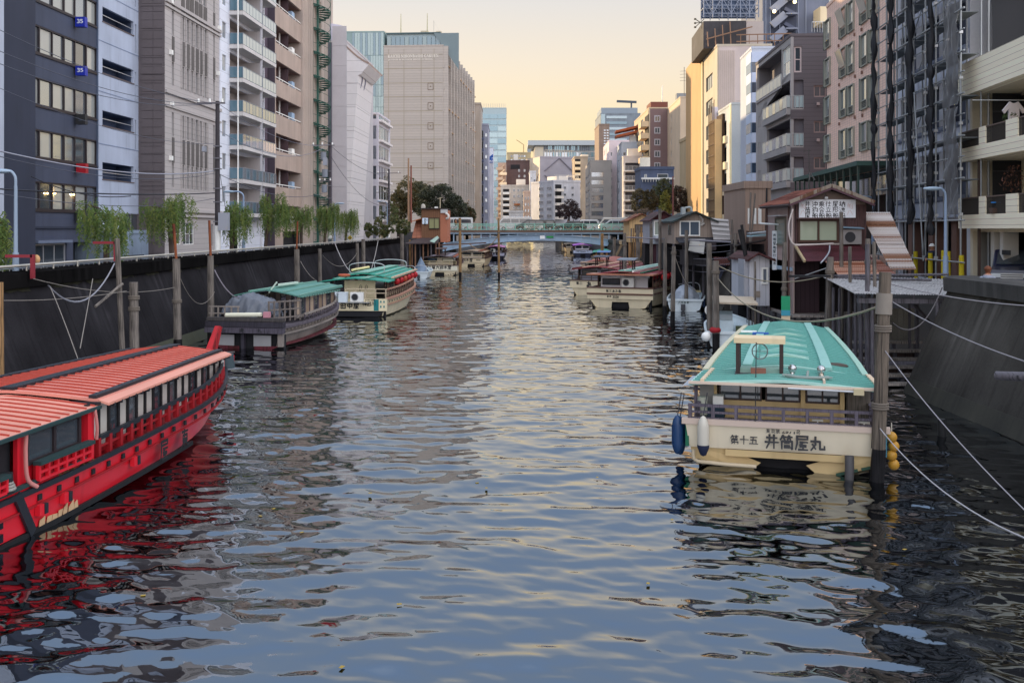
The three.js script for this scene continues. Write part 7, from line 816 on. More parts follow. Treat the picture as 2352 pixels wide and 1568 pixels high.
{ // the gabled boathouse with the signboard
  const { o, X, Y } = lp(46, 1880, 720), g = thing('boathouse', 'maroon gabled boathouse on piles with a white kanji signboard under its gable', 'boathouse', o), R = rel(o), D = -4.6;
  const xs = X(1822); obj('wall', gb(xs, X(1826), 0, Y(470), D, 0), pinkS, g); obj('wall', gb(X(1826), X(1986), Y(600), Y(470), D, .25), maroon, g); obj('wall', gb(X(1822), X(1892), -.1, Y(600), D, -.6), M('#3a292f', { t: T.vboard(.22, .12), k: 1.4 }), g); obj('wall', gb(X(1892), X(1986), -.1, Y(600), D, -1.4), M('#1f191c', { t: T.wood, k: 1.4 }), g);
  for (let i = 0; i < 14; i++) obj('batten', gb(X(1924 + i * 4.4) - .015, X(1924 + i * 4.4) + .015, Y(600), Y(470), .25, .275), maroon, g);
  obj('gable', ext([[X(1822), Y(470)], [X(1984), Y(470)], [X(1984), Y(466)], [X(1899), Y(436)], [X(1822), Y(466)]], .2).translate(0, 0, .06), M('#6f6057', { t: T.plain, k: 1.4 }), g);
  const pk = [X(1899), Y(430)], le = [X(1804), Y(468)], re = [X(1996), Y(468)]; for (const [a, n] of [[le, 11], [re, 8]]) { const sh = corr(V(a[0], a[1], .75), V(a[0], a[1], D - .4), V(pk[0], pk[1], D - .4), V(pk[0], pk[1], .75), 34, .025); obj('roof', sh, a === le ? M('#7a4636', { t: T.rust, k: 1.3 }) : M('#4a3436', { t: T.rust, k: 1.3 }), g); obj('barge_board', bar(V(a[0], a[1] - .08, .72), V(pk[0], pk[1] - .08, .72), .2, .07).translate(0, 0, 0), M('#5a3a44', { r: .6 }), g); obj('barge_cap', bar(V(a[0], a[1] + .06, .74), V(pk[0], pk[1] + .06, .74), .08, .16), M('#8f8478', { t: T.rust, k: 1.4 }), g); }
  obj('gutter', [cyl(V(le[0], le[1] - .08, .7), V(le[0], le[1] - .08, D), .06, .06, 6)], M('#3a2a28'), g);
  { const w = obj('window', [gb(X(1829), X(1921), Y(508), Y(503), .26, .42), gb(X(1829), X(1921), Y(556), Y(551), .26, .42), gb(X(1829), X(1833), Y(551), Y(508), .26, .4), gb(X(1917), X(1921), Y(551), Y(508), .26, .4), gb(X(1873), X(1877), Y(551), Y(508), .26, .4)], M('#4a2f22', { r: .5 }), g); for (const [a, c] of [[1833, 1873], [1877, 1917]]) obj('pane', gb(X(a), X(c), Y(551), Y(508), .28, .32), M('#a9b49c', { r: .25, x: { clearcoat: 1 } }), w); obj('hood', gb(X(1824), X(1928), Y(503), Y(500), .26, .7), maroon, g); }
  { const w = obj('window', [gb(xs - .08, xs, 3.1, 3.18, -2.9, -1.1), gb(xs - .08, xs, 4.34, 4.42, -2.9, -1.1), gb(xs - .08, xs, 3.18, 4.34, -2.9, -2.82), gb(xs - .08, xs, 3.18, 4.34, -1.18, -1.1)], M('#6d6a5c'), g); obj('pane', gb(xs - .04, xs - .01, 3.18, 4.34, -2.82, -1.18), M('#76847c', { r: .15 }), w); obj('hood', gb(xs - .4, xs, 4.5, 4.54, -3.0, -1.0), alu, g); }
  obj('downpipe', tube([V(xs - .2, Y(470), .45), V(xs - .08, Y(484), .2), V(xs - .08, Y(556), .12)], .04, 12, 6), PL('#b7a7a0'), g); for (const z of [-4.3, -.35]) obj('downpipe', cyl(V(xs - .1, .2, z), V(xs - .1, Y(472), z), .045, .045, 7), M('#5a3f38'), g); obj('skirting', gb(xs - .07, xs - .005, 1.95, 2.12, D, -.02), PL('#8fa0ae'), g);
  obj('floodlight', [bx(.14, .1, .14, X(1891), Y(455), .45), bar(V(X(1891), Y(447), .25), V(X(1891), Y(454), .45), .03)], alu, g); obj('antenna_pole', [cyl(V(X(1890), Y(430), -2), V(X(1888), Y(335), -2), .03, .02, 6), bar(V(X(1875), Y(340), -2), V(X(1893), Y(338), -2), .03), cyl(V(X(1884), Y(410), -1.6), V(X(1890), Y(390), -2), .03), cyl(V(X(1897), Y(410), -1.6), V(X(1890), Y(390), -2), .03)], M('#4a4744'), g);
  obj('platform', [gb(X(1812), X(1900), -.12, -.02, D, .7)], deckW, g); obj('platform', gb(X(1902), X(1990), -.12, -.02, D, .3), deckW, g); for (let i = 0; i < 8; i++) for (const z of [.3, -3]) obj('pile', cyl(V(X(1820 + i * 23), -3, z), V(X(1820 + i * 23), -.12, z), .1, .1, 8), greyW, g);
  { const u = obj('air_conditioner', gb(X(1927), X(1969), Y(560), Y(527), .3, .62), M('#8f8a88'), g); obj('fan_grille', new THREE.CylinderGeometry(.24, .24, .02, 18).rotateX(Math.PI / 2).translate(X(1943), Y(544), .63), M('#2f2f33'), u); obj('cover', slab([V(X(1924), Y(519), .2), V(X(1973), Y(521), .2), V(X(1973), Y(524), .75), V(X(1924), Y(522), .75)], .03), M('#7f98a8', { r: .5 }), u); }
  const aw = [R(1826, 562, 45.7), R(1972, 560, 45.7), R(2008, 597, 44), R(1849, 600, 44)]; obj('awning', corr(...aw, 40, .02), M('#5b2c33', { t: T.rust, k: 1.25, r: .6 }), g); obj('awning_beam', bar(aw[0], aw[1], .1), PL('#a79f98'), g); obj('awning_edge', bar(aw[0], aw[3], .1), M('#b5a07c'), g); obj('hose', tube([R(1906, 560, 45.2), R(1906, 575, 44.6), R(1898, 590, 44), R(1886, 604, 43.8)], .035, 14, 6), PL('#9ba0a8'), g); obj('cable', tube([R(1822, 480, 45), R(1812, 520, 45), R(1822, 560, 45), R(1850, 562, 45), R(1915, 559, 45)], .04, 20, 6), PL('#b5aba6'), g);
  obj('brace', [bar(R(1826, 640, 45), R(1900, 615, 43.6), .04)], alu, g);
  // signboard: a thing of its own that hangs under the gable
  const s = thing('signboard', 'white signboard with black brush-painted kanji columns on the boathouse gable', 'sign', o.clone().add(V(0, 0, .3))); obj('board', gb(X(1831), X(1960), Y(500), Y(458.5), .0, .06), PL('#d2d4d8'), s); const cols = [['井筒屋', 1844.5], ['沖釣船', 1861], ['乗合船', 1876.5], ['仕立船', 1892], ['屋形船', 1908], ['納涼船', 1923.5]]; for (const [t, x] of cols) obj('lettering', brush(t, .255, .115, true, 1.02).translate(X(x) , Y(463), .062), ink, s); for (const x of [1834, 1941]) obj('lettering', brush('船八', .26, .05, true, 1.1).translate(X(x), Y(467), .062), M('#c79a92'), s);
  const v = thing('signboard', 'narrow vertical white sign with dark characters on the pink corrugated wall', 'sign', o.clone().add(V(0, 0, .1))); obj('board', gb(X(1822) - .27, X(1822) - .05, 1.9, 3.8, -2.74, -2.7), PL('#ccd2d6'), v); obj('lettering', brush('井筒屋船屋仕立木', .15, .14, true, 1.3).translate(X(1822) - .235, 3.65, -2.69), M('#3a4a58'), v); obj('lamp_tube', cyl(V(X(1822) - 1.0, 4.15, -2.2), V(X(1822) - .1, 4.1, -2.2), .04, .04, 8), PL('#b5babb'), v);
  // leaning rusty sheets
  const rs = thing('rusty_sheets', 'tall slope of rust-streaked corrugated iron sheets leaning beside the boathouse', 'roofing sheets', o), A = R(1974, 487, 47), B = R(2044, 487, 47), C = R(2107, 616, 44), E = R(2048, 616, 44); for (let i = 0; i < 3; i++) { const t0 = [0, .22, .56][i], t1 = [.23, .57, 1][i], q = (a, b, t) => a.clone().lerp(b, t).add(V(0, -i * .03, -.03 * i)); obj('sheet', corr(q(A, E, t0).add(V(0, 0, .02)), q(B, C, t0).add(V(0, 0, .02)), q(B, C, t1), q(A, E, t1), 17, .022), rustM, rs); } for (const t of [.05, .5, .97]) obj('purlin', bar(A.clone().lerp(E, t).add(V(.05, -.08, -.1)), B.clone().lerp(C, t).add(V(-.05, -.08, -.1)), .08), greyW, rs); obj('prop', [bar(B.clone().lerp(C, .9).add(V(0, -.1, -.15)), B.clone().lerp(C, .9).add(V(.1, -2.2, -.3)), .09)], greyW, rs);
  const lr = thing('rusty_roof', 'low orange-rusted corrugated roof below the leaning sheets', 'roof', o); obj('sheet', corr(R(1894, 600, 44), R(1990, 600, 44), R(2030, 632, 41.5), R(1927, 633, 41.5), 22, .022), M([.55, .33, .24], { t: T.rust, k: 1.3, r: .9 }), lr); obj('sheet', corr(R(1991, 598, 44), R(2022, 597, 44), R(2060, 631, 41.5), R(2031, 632, 41.5), 8, .022), M([.38, .2, .16], { t: T.rust, k: 1.3, r: .9 }), lr); obj('beam', bar(R(1927, 635, 41.6), R(2060, 633, 41.6), .1), greyW, lr);
}
{ // pier with a corrugated roof, stepped landing stage
  const o = V(13, 0, -36), R = rel(o), g = thing('landing_stage', 'timber landing stage with a weathered grey corrugated roof and plank steps', 'landing stage', o), gr = M([.40, .375, .36], { t: T.wood, k: 1.5, r: .8 });
  obj('roof', corr(R(1881, 632, 42), R(2186, 641, 40), R(2218, 678, 33), R(1962, 674, 33), 44, .018), gr, g); obj('roof_beam', bar(R(1970, 690, 33.3), R(2206, 692, 33.3), .16), greyW, g); for (const [a, b, c, d] of [[1905, 638, 2140, 643], [1925, 650, 2150, 655], [1900, 634, 2180, 630]]) obj('roof_pole', cyl(R(a, b, 40.5), R(c, d, 37.5), .07, .05, 7), greyW, g); obj('roof_plank', bx(1.6, .08, .3, -1.4, 3.55, -3, .1), M('#24252a', { t: T.wood }), g);
  for (const [x, yt, yb, Z, r] of [[1915, 660, 880, 38, .07], [1929, 662, 880, 37.5, .06], [1951, 668, 890, 36, .06], [1966, 678, 900, 35, .07], [1978, 680, 895, 34.5, .08], [1993, 560, 905, 34, .09], [2004, 684, 905, 33.6, .07], [2154, 690, 899, 33.2, .09], [2108, 690, 800, 38, .07], [2090, 690, 800, 39, .06]]) obj('post', cyl(R(x, yb, Z), R(x, yt, Z), r, r * .85, 8), greyW, g);
  obj('brace', bar(R(2096, 694, 36), R(2152, 760, 33.2), .09), greyW, g);
  [[784, 39, 1962, 2120], [804, 38, 1965, 2122], [823, 37, 1970, 2126], [841, 36, 1974, 2136], [860, 35, 1980, 2142], [880, 34, 1990, 2146]].forEach(([y, Z, a, b], i) => { const p = R(a, y, Z), q = R(b, y, Z); obj('plank', gb(p.x, q.x, p.y - .09, p.y, p.z - .38, p.z), deckW, g); if (i % 2) obj('fascia', gb(p.x, q.x, p.y - .3, p.y - .14, p.z - .3, p.z - .24), M('#4a3a36', { t: T.wood, k: 1.5 }), g); for (const t of [.25, .6, .92]) obj('leg', gb(p.x + (q.x - p.x) * t - .06, p.x + (q.x - p.x) * t + .06, -1, p.y - .1, p.z - .2, p.z - .08), greyW, g); });
  obj('handrail', bar(R(1985, 833, 35.5), R(2150, 833, 33.3), .1), greyW, g); { const p = R(1986, 783, 40.2), q = R(2102, 708, 40.2); for (let i = 0; i < 9; i++) obj('wall_board', gb(p.x + (q.x - p.x) * i / 9, p.x + (q.x - p.x) * (i + .93) / 9, p.y, q.y, p.z - .05, p.z), M('#a39e92', { t: T.streak, k: 1.4 }), g); } 
  solo('driftwood_log', 'grey driftwood log sticking out from the right quay wall', 'log', cyl(P(2289, 862, 23.5), P(2420, 868, 22.5), .1, .12, 10), greyW); solo('mooring_stump', 'dark rotten stump standing in the water by the right quay', 'post', cyl(P(2167, 1030, 26).setY(-.6), P(2163, 962, 26), .13, .1, 9), M([.012, .012, .013], { t: T.wood }));
}
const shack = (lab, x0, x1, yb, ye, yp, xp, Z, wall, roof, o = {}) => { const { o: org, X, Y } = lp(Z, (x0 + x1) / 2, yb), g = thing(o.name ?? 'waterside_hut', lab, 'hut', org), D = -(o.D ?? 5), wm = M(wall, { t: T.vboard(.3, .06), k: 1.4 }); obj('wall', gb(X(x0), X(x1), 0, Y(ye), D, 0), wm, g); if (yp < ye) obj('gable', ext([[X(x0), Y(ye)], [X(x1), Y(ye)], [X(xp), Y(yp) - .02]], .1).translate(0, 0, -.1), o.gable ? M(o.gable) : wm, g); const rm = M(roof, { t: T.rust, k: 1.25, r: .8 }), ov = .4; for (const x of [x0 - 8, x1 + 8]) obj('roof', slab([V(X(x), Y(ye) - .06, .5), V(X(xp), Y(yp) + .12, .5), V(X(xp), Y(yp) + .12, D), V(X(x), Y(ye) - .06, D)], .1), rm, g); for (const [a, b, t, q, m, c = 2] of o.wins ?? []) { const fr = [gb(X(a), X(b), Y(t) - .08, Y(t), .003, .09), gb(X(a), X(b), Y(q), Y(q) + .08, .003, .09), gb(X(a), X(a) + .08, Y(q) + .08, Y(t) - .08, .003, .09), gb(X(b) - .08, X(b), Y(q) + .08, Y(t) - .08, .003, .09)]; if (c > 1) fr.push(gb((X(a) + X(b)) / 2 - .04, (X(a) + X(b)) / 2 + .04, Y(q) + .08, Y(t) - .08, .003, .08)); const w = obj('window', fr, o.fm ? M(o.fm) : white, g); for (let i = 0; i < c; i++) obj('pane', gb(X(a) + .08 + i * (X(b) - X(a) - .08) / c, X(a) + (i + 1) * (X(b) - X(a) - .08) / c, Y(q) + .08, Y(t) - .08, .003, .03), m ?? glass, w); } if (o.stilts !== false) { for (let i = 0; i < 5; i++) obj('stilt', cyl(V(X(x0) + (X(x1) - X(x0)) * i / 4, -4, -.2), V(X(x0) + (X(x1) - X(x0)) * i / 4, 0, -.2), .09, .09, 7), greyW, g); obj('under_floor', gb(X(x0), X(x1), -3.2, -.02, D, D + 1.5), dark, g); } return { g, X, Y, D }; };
{
  let h = shack('taupe waterside hut with a white-framed sliding window and green-edged roof', 1549, 1640, 560, 506, 489, 1596, 68, '#8f8074', '#2d3f40', { wins: [[1561, 1608, 507, 542, M('#5b6672', { r: .1 })]], D: 6 }); obj('skirt_roof', slab([V(h.X(1552), h.Y(545), .02), V(h.X(1640), h.Y(545), .02), V(h.X(1640), h.Y(556), 1.5), V(h.X(1552), h.Y(556), 1.5)], .06), M('#33343c', { t: T.plain }), h.g); obj('side_window', gb(h.X(1549) - .02, h.X(1549), h.Y(540), h.Y(515), -2.5, -1.2), glass, h.g); obj('chimney', [gb(h.X(1578), h.X(1586), h.Y(492), h.Y(474), -2.5, -1.8), tube([V(h.X(1586), h.Y(476), -2), V(h.X(1598), h.Y(475), -2), V(h.X(1602), h.Y(488), -2)], .09, 12, 6)], PL('#9aa09f'), h.g); obj('wall_hose', tube([V(h.X(1606), h.Y(495), .1), V(h.X(1614), h.Y(505), .12), V(h.X(1610), h.Y(518), .1), V(h.X(1618), h.Y(512), .1)], .07, 14, 6), PL('#a8a39c'), h.g); obj('porch_roof', slab([V(h.X(1630), h.Y(500), .2), V(h.X(1672), h.Y(504), .2), V(h.X(1668), h.Y(574), 1.6), V(h.X(1632), h.Y(570), 1.6)], .05), M([.38, .36, .35], { r: .35, t: T.plain, k: 1.3 }), h.g); for (let i = 0; i < 6; i++) obj('porch_batten', bar(V(h.X(1630), h.Y(506 + i * 11), .36 + i * .25), V(h.X(1671), h.Y(509 + i * 11), .36 + i * .25), .07), M('#8c8a88'), h.g);
  for (const [x, y, w, hh, c] of [[1640, 570, 2.6, 1.2, '#3a3034'], [1600, 590, 2.2, 1.0, '#2d2a2e'], [1660, 600, 1.6, 2.6, '#41465a']]) obj('lean_to', bx(w, hh, 2, h.X(x), h.Y(y), .8), M(c, { t: T.wood, k: 1.4 }), h.g); obj('awning', slab([V(h.X(1576), h.Y(548), 1.6), V(h.X(1610), h.Y(548), 1.6), V(h.X(1600), h.Y(580), 2.6), V(h.X(1566), h.Y(572), 2.6)], .04), PL('#8f8d88'), h.g); obj('corrugated_patch', corr(V(h.X(1625), h.Y(588), 2), V(h.X(1675), h.Y(590), 2), V(h.X(1678), h.Y(606), 2.9), V(h.X(1622), h.Y(604), 2.9), 12, .04), M('#6e4a4a', { t: T.rust, k: 1.3 }), h.g);
  h = shack('maroon-gabled hut with a white lower window band beside the taupe hut', 1498, 1549, 560, 504, 487, 1524, 84, '#9aa0a8', '#4a2b30', { gable: '#5d2f34', wins: [[1502, 1543, 507, 541, M('#9fa79c', { r: .2 })]], D: 6 }); obj('sill_box', gb(h.X(1503), h.X(1545), h.Y(549), h.Y(543), .02, .7), PL('#b5bac0'), h.g); obj('lower_wall', gb(h.X(1500), h.X(1547), -3, -.0, -1, -.4), M('#54303a', { t: T.wood, k: 1.4 }), h.g);
  shack('small sunlit yellow hut at the right end of the bridge', 1446, 1497, 556, 506, 492, 1474, 112, '#c9a878', '#8a5638', { wins: [[1458, 1485, 515, 534, M('#6d625a', { r: .3 }), 1]], fm: '#5b4a3c', D: 6 });
  h = shack('white weathered hut on piles left of the boathouse', 1722, 1768, 702, 592, 584, 1738, 49, '#b3b3b8', '#5a3234', { wins: [[1749, 1764, 614, 652, M('#6d7580', { r: .2 }), 1]], D: 4 }); obj('vent', gb(h.X(1733), h.X(1746), h.Y(682), h.Y(668), .002, .05), M('#97897c'), h.g); obj('side_wall', gb(h.X(1712), h.X(1722) - .01, h.Y(690), h.Y(596), -1.5, -.2), PL('#8f9096'), h.g);
  { const g = thing('broken_shed', 'collapsing dark lean-to shed with sheets piled on its roof', 'shed', P(1740, 600, 54)), px = 54 / F; obj('roof', slab([V(-.8, 1.0, 0), V(.9, 1.3, 0), V(.9, 1.1, -2.5), V(-.8, .8, -2.5)], .08), M('#4d4645', { t: T.rust, k: 1.2 }), g); for (let i = 0; i < 4; i++) obj('stacked_sheet', bx(1.3, .05, .9, .3, 1.36 + i * .07, -.4, rr(-.2, .2), 0, rr(-.05, .1)), i === 1 ? PL('#9fc0c8') : PL('#8f969a'), g); for (let i = 0; i < 10; i++) obj('timber', bar(V(rr(-.9, 1), rr(-.3, .2), rr(-1, .2)), V(rr(-.9, 1), rr(.3, 1), rr(-1, .2)), .08), i % 3 ? M('#2c2729', { t: T.wood, k: 1.3 }) : rustM, g); obj('back_wall', gb(-.9, 1, -2.4, .9, -2.6, -2.5), M('#2a2528'), g); }
  { const b = farBox('house', 'two-storey tan house with paired white windows behind the lamp post', 1712, 1771, 432, 70, 7, PL('#8f7a6c', { t: T.vboard(.3, .05) }), { cat: 'house' }); for (const x of [1718, 1730, 1742]) b.win(b.X(x), b.Y(514), b.X(x + 7), b.Y(478), mirror, white); obj('downpipe', cyl(V(b.X(1757), 0, .2), V(b.X(1760), b.H, .2), .06), black, b.g); obj('lower_bay', gb(b.X(1714), b.X(1756), .2, b.Y(530), .02, .6), M('#5d463e', { t: T.plain }), b.g); }
  { const g = thing('hanging_banner', 'white vertical shop banner with a blue mark on the far right bank', 'banner', P(1706, 560, 72)); obj('cloth', gb(-.2, .2, 0, 1.55, -.02, .02), PL('#aab4c4'), g); obj('lettering', [ext([[-.12, 1.25], [.05, 1.2], [.12, 1.38], [0, 1.32]], .01).translate(0, 0, .022), brush('川中', .2, .15, true).translate(-.1, 1.0, .03)].map(norm), M('#2a5a9a'), g); obj('pole', cyl(V(.24, -1.4, 0), V(.24, 1.7, 0), .03), alu, g); }
  // teahouse-like hut at the left end of the bridge
  const { o, X, Y } = lp(118, 985, 560), g = thing('waterside_house', 'brown boarded waterside house with dark skirt roof at the left bridge end', 'house', o), bw = M('#6b4a33', { t: T.vboard(.25, .1), k: 1.5 }), D = -6; obj('wall', gb(X(968), X(1011), Y(548), Y(480), D, 0), bw, g); obj('end_wall', gb(X(1011) + .002, X(1027), Y(556), Y(482), D, -.1), M('#a86a50', { t: T.plain, k: 1.4 }), g); obj('roof', gb(X(966), X(1028), Y(480), Y(478), D, .3), M('#3a2e2c'), g); obj('shutter', gb(X(1012), X(1028), Y(489), Y(480), -.09, .1), alu, g);
  { const w = obj('window', [gb(X(985), X(1009), Y(501), Y(500), .002, .15), gb(X(985), X(1009), Y(526), Y(524), .002, .15), gb(X(985), X(986), Y(524), Y(501), .002, .1), gb(X(1008), X(1009), Y(524), Y(501), .002, .1), gb(X(997), X(998), Y(524), Y(501), .002, .1)], M('#2d221d'), g); for (const [a, c] of [[986, 997], [998, 1008]]) obj('pane', gb(X(a), X(c), Y(524), Y(501), .004, .04), M('#8f8f62', { r: .25 }), w); } obj('sign', gb(X(970), X(983), Y(514), Y(500.5), .01, .08), PL('#c4d2de'), g); obj('lettering', brush('鈴木屋', .26, .13, true, 1.0).translate(X(974), Y(502), .084), ink, g); obj('lettering', brush('六代', .26, .1, true, 1.0).translate(X(979), Y(503), .084), M('#7d93a8'), g);
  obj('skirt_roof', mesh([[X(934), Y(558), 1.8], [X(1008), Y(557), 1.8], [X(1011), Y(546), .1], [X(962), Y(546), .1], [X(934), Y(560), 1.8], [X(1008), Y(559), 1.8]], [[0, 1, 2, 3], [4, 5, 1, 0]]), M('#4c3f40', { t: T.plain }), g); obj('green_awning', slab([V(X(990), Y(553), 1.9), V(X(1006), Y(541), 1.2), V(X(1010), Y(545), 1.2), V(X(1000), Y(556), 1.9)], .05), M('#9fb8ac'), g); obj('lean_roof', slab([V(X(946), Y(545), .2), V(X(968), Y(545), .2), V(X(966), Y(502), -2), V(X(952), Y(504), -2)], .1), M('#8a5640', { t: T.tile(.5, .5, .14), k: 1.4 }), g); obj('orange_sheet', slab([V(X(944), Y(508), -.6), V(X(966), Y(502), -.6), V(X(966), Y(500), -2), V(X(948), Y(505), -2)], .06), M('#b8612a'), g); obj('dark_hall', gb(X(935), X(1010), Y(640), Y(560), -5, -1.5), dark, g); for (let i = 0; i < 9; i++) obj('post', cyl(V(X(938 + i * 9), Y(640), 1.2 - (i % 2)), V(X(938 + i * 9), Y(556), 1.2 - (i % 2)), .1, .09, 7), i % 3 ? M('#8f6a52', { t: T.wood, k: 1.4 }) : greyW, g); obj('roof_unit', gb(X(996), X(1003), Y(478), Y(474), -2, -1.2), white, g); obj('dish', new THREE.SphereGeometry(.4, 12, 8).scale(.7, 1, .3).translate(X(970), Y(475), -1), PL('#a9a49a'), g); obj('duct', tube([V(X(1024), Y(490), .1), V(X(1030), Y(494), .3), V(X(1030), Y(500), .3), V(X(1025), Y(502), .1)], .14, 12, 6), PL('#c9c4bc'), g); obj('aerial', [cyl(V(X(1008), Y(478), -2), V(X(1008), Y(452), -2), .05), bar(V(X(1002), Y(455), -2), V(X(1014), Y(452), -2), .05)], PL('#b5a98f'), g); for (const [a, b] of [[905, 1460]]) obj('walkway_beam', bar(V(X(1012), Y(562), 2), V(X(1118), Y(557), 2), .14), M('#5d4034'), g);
}
// ================= posts, ropes, poles, wires, plants, people =================
const wetM = M([.016, .015, .016], { t: T.wood, k: 1.4, r: .6, x: { specularIntensity: .3 } }), postM = M('#6c645c', { t: T.wood, k: 1.75, b: T.wood, bs: .02 }), postY = M('#8f6f48', { t: T.wood, k: 1.6 }), ropeC = '#8d857c';
function post(lab, x0, Z, xt, yt, r, o = {}) {                                             // a pile from the river bed to its top, leaning a little
  const top = P(xt, yt, Z - (o.lz ?? 0)), foot = V((x0 - CX) * Z / F, 0, -Z), g = thing('mooring_post', lab, 'mooring post', [foot.x, 0, foot.z], 0, o.group), t = top.clone().sub(foot), wet = o.wet ?? .7, w = t.clone().multiplyScalar(wet / t.y), rough = (q, s) => { const p = q.attributes.position; for (let i = 0; i < p.count; i++) { const k = 1 + .10 * n3(p.getX(i) * 5 + s, p.getY(i) * .9, p.getZ(i) * 5); p.setX(i, (p.getX(i) - 0) + (k - 1) * r); p.setZ(i, p.getZ(i) + (k - 1) * r); } q.computeVertexNormals(); return q; };
  const seg = (a, b, ra, rb, m) => { const d = b.clone().sub(a), q = new THREE.CylinderGeometry(rb, ra, d.length(), 11, 6); rough(q, x0); q.applyQuaternion(new THREE.Quaternion().setFromUnitVectors(V(0, 1, 0), d.normalize())).translate((a.x + b.x) / 2, (a.y + b.y) / 2, (a.z + b.z) / 2); return obj('pile', q, m, g); };
  seg(w.clone().multiplyScalar(-2), w, r * 1.06, r * 1.04, wetM); seg(w.clone(), t, r * 1.03, r * .92, o.m ?? postM); for (const k of o.bands ?? []) { const c = t.clone().multiplyScalar(k); obj('rope_band', [0, 1, 2].map((i) => new THREE.TorusGeometry(r * 1.08, .028, 6, 16).rotateX(Math.PI / 2).translate(c.x, c.y + i * .05, c.z)), M('#6f665c', { r: .95 }), g); }
  if (o.pipe) obj('rusty_pipe', cyl(t, P(o.pipe[0], o.pipe[1], Z).sub(foot), .06, .06, 8), M('#8a4a26', { t: T.rust, k: 1.2 }), g); if (o.sleeve) obj('canvas_sleeve', cyl(t.clone().multiplyScalar(.80), t.clone().multiplyScalar(.90), r * 1.18, r * 1.15, 14), M('#7b746b', { t: T.plain, k: 1.3 }), g); return g;
}
post('thick cracked mooring post with a canvas sleeve beside the teal-roofed boat', 2016, 21.4, 2034, 625, .145, { m: M('#5d5348', { t: T.wood, k: 1.7, b: T.wood, bs: .02 }), sleeve: 1, bands: [.72, .35] }); post('taller pale mooring post of the twin pair left of the teal roof', 1645, 45, 1644, 599, .16, { bands: [.86] }); post('darker mooring post standing left of the pale twin', 1631, 45.5, 1629, 558, .13, {});
post('mooring post in front of the red-lantern boat, nearest the tarpaulin skiff stern', 1545, 57, 1548, 565, .13, { bands: [.9] }); post('slender mooring post at the stern quarter of the brown-banded boat', 1527, 61, 1528, 548, .12, {}); post('tall mooring post with a pale cap by the maroon-gabled hut', 1516, 72, 1516, 480, .12, {}); post('mooring post rising left of the maroon-gabled hut window', 1496, 78, 1496, 514, .13); post('dark mooring post among the red boat roofs', 1436, 80, 1435, 535, .15, { bands: [.8] }); post('brown mooring post just behind the dark one among the red roofs', 1449, 86, 1447, 556, .16, { m: postY }); post('broad weathered post before the yellow hut', 1466, 100, 1465, 517, .2); post('mooring post in front of the taupe hut window', 1577, 66, 1577, 528, .13); post('bright sunlit pole at the right foot of the bridge arch', 1383, 128, 1383, 536, .2, { m: postY }); post('grey pole with a blue cap at the right foot of the bridge arch', 1411, 124, 1411, 545, .2);
post('dark post standing before the pink corrugated boathouse wall', 1800, 45, 1803, 556, .11, { bands: [.55] }); post('tall thin tapered post in front of the boathouse sign', 1934, 43, 1933, 487, .09); post('knotted post carrying the corner of the pier roof', 1900, 40, 1908, 590, .15, { bands: [.85] }); post('short thin post between the tapered post and the pier roof', 1953, 38, 1953, 566, .07); post('square-looking post by the leaning rusty sheets', 1995, 37, 1994, 548, .1, { bands: [.82] }); post('thin leaning post next to the square-looking one', 2014, 36, 2008, 555, .07); post('black leaning spar, left one of two by the white hut', 1756, 50, 1699, 527, .1, { m: M([.02, .019, .02], { t: T.wood, k: 1.3 }) }); post('black leaning spar, right one of two by the white hut', 1742, 50, 1704, 516, .08, { m: M([.02, .019, .02], { t: T.wood, k: 1.3 }) }); post('thin dark pole behind the white hut, tall and straight', 1718, 56, 1725, 442, .05); post('thin dark pole behind the white hut, tilted', 1710, 56, 1735, 444, .05); post('pile left of the white hut with frayed rope', 1690, 56, 1690, 536, .11, { bands: [.6] }); post('second pile left of the white hut, taller', 1680, 58, 1682, 504, .07); post('thin pile in front of the white hut wall', 1735, 47, 1735, 600, .05);
for (let i = 0; i < 8; i++) post(['first', 'second', 'third', 'fourth', 'fifth', 'sixth', 'seventh', 'eighth'][i] + ' from the left of the slim sunlit poles below the yellow hut', 1448 + i * 6, 112 - i, 1449 + i * 6 + rr(-2, 2), 512 + rr(0, 40), .09, { m: i % 3 ? postY : postM, group: 'slim poles below the yellow hut' });
post('leaning slim post before the left quay wall, beside the short stump', 283, 36.8, 268, 548, .1, { lz: .4 }); post('short thick stump post with a rotten orange core on the left', 309, 36.9, 306, 648, .17, { bands: [.82, .7] }); post('thick post topped with an orange pipe, third from the left', 408, 42.6, 404, 594, .17, { pipe: [398, 514], bands: [.55] }); post('post with an orange pipe beside the dark utility pole', 484, 48, 483, 587, .16, { pipe: [480, 506] }); post('pale post cut by the left edge of the frame', 1, 28.5, 0, 648, .09, { m: postY }); post('frayed post with a tall rusty pipe above the wooden boat', 683, 69, 681, 572, .2, { pipe: [683, 508] }); post('slim frosted post behind the green-roofed lantern boat', 735, 78, 734, 571, .14); post('first of two close posts where the left quay bends', 821, 97, 820, 558, .16); post('second of two close posts where the left quay bends', 835, 100, 834, 549, .2); post('tall pale post near the house at the bridge', 924, 116, 923, 537, .22); post('thin bright post beside the tall pale one', 942, 118, 941, 550, .12, { m: postY }); post('pale pole in front of the left part of the bridge', 1057, 108, 1056, 500, .15, { m: postY, bands: [.8] }); post('thin pale pole in front of the bridge, right of its partner', 1146, 108, 1145, 501, .12, { m: postY, bands: [.75] });
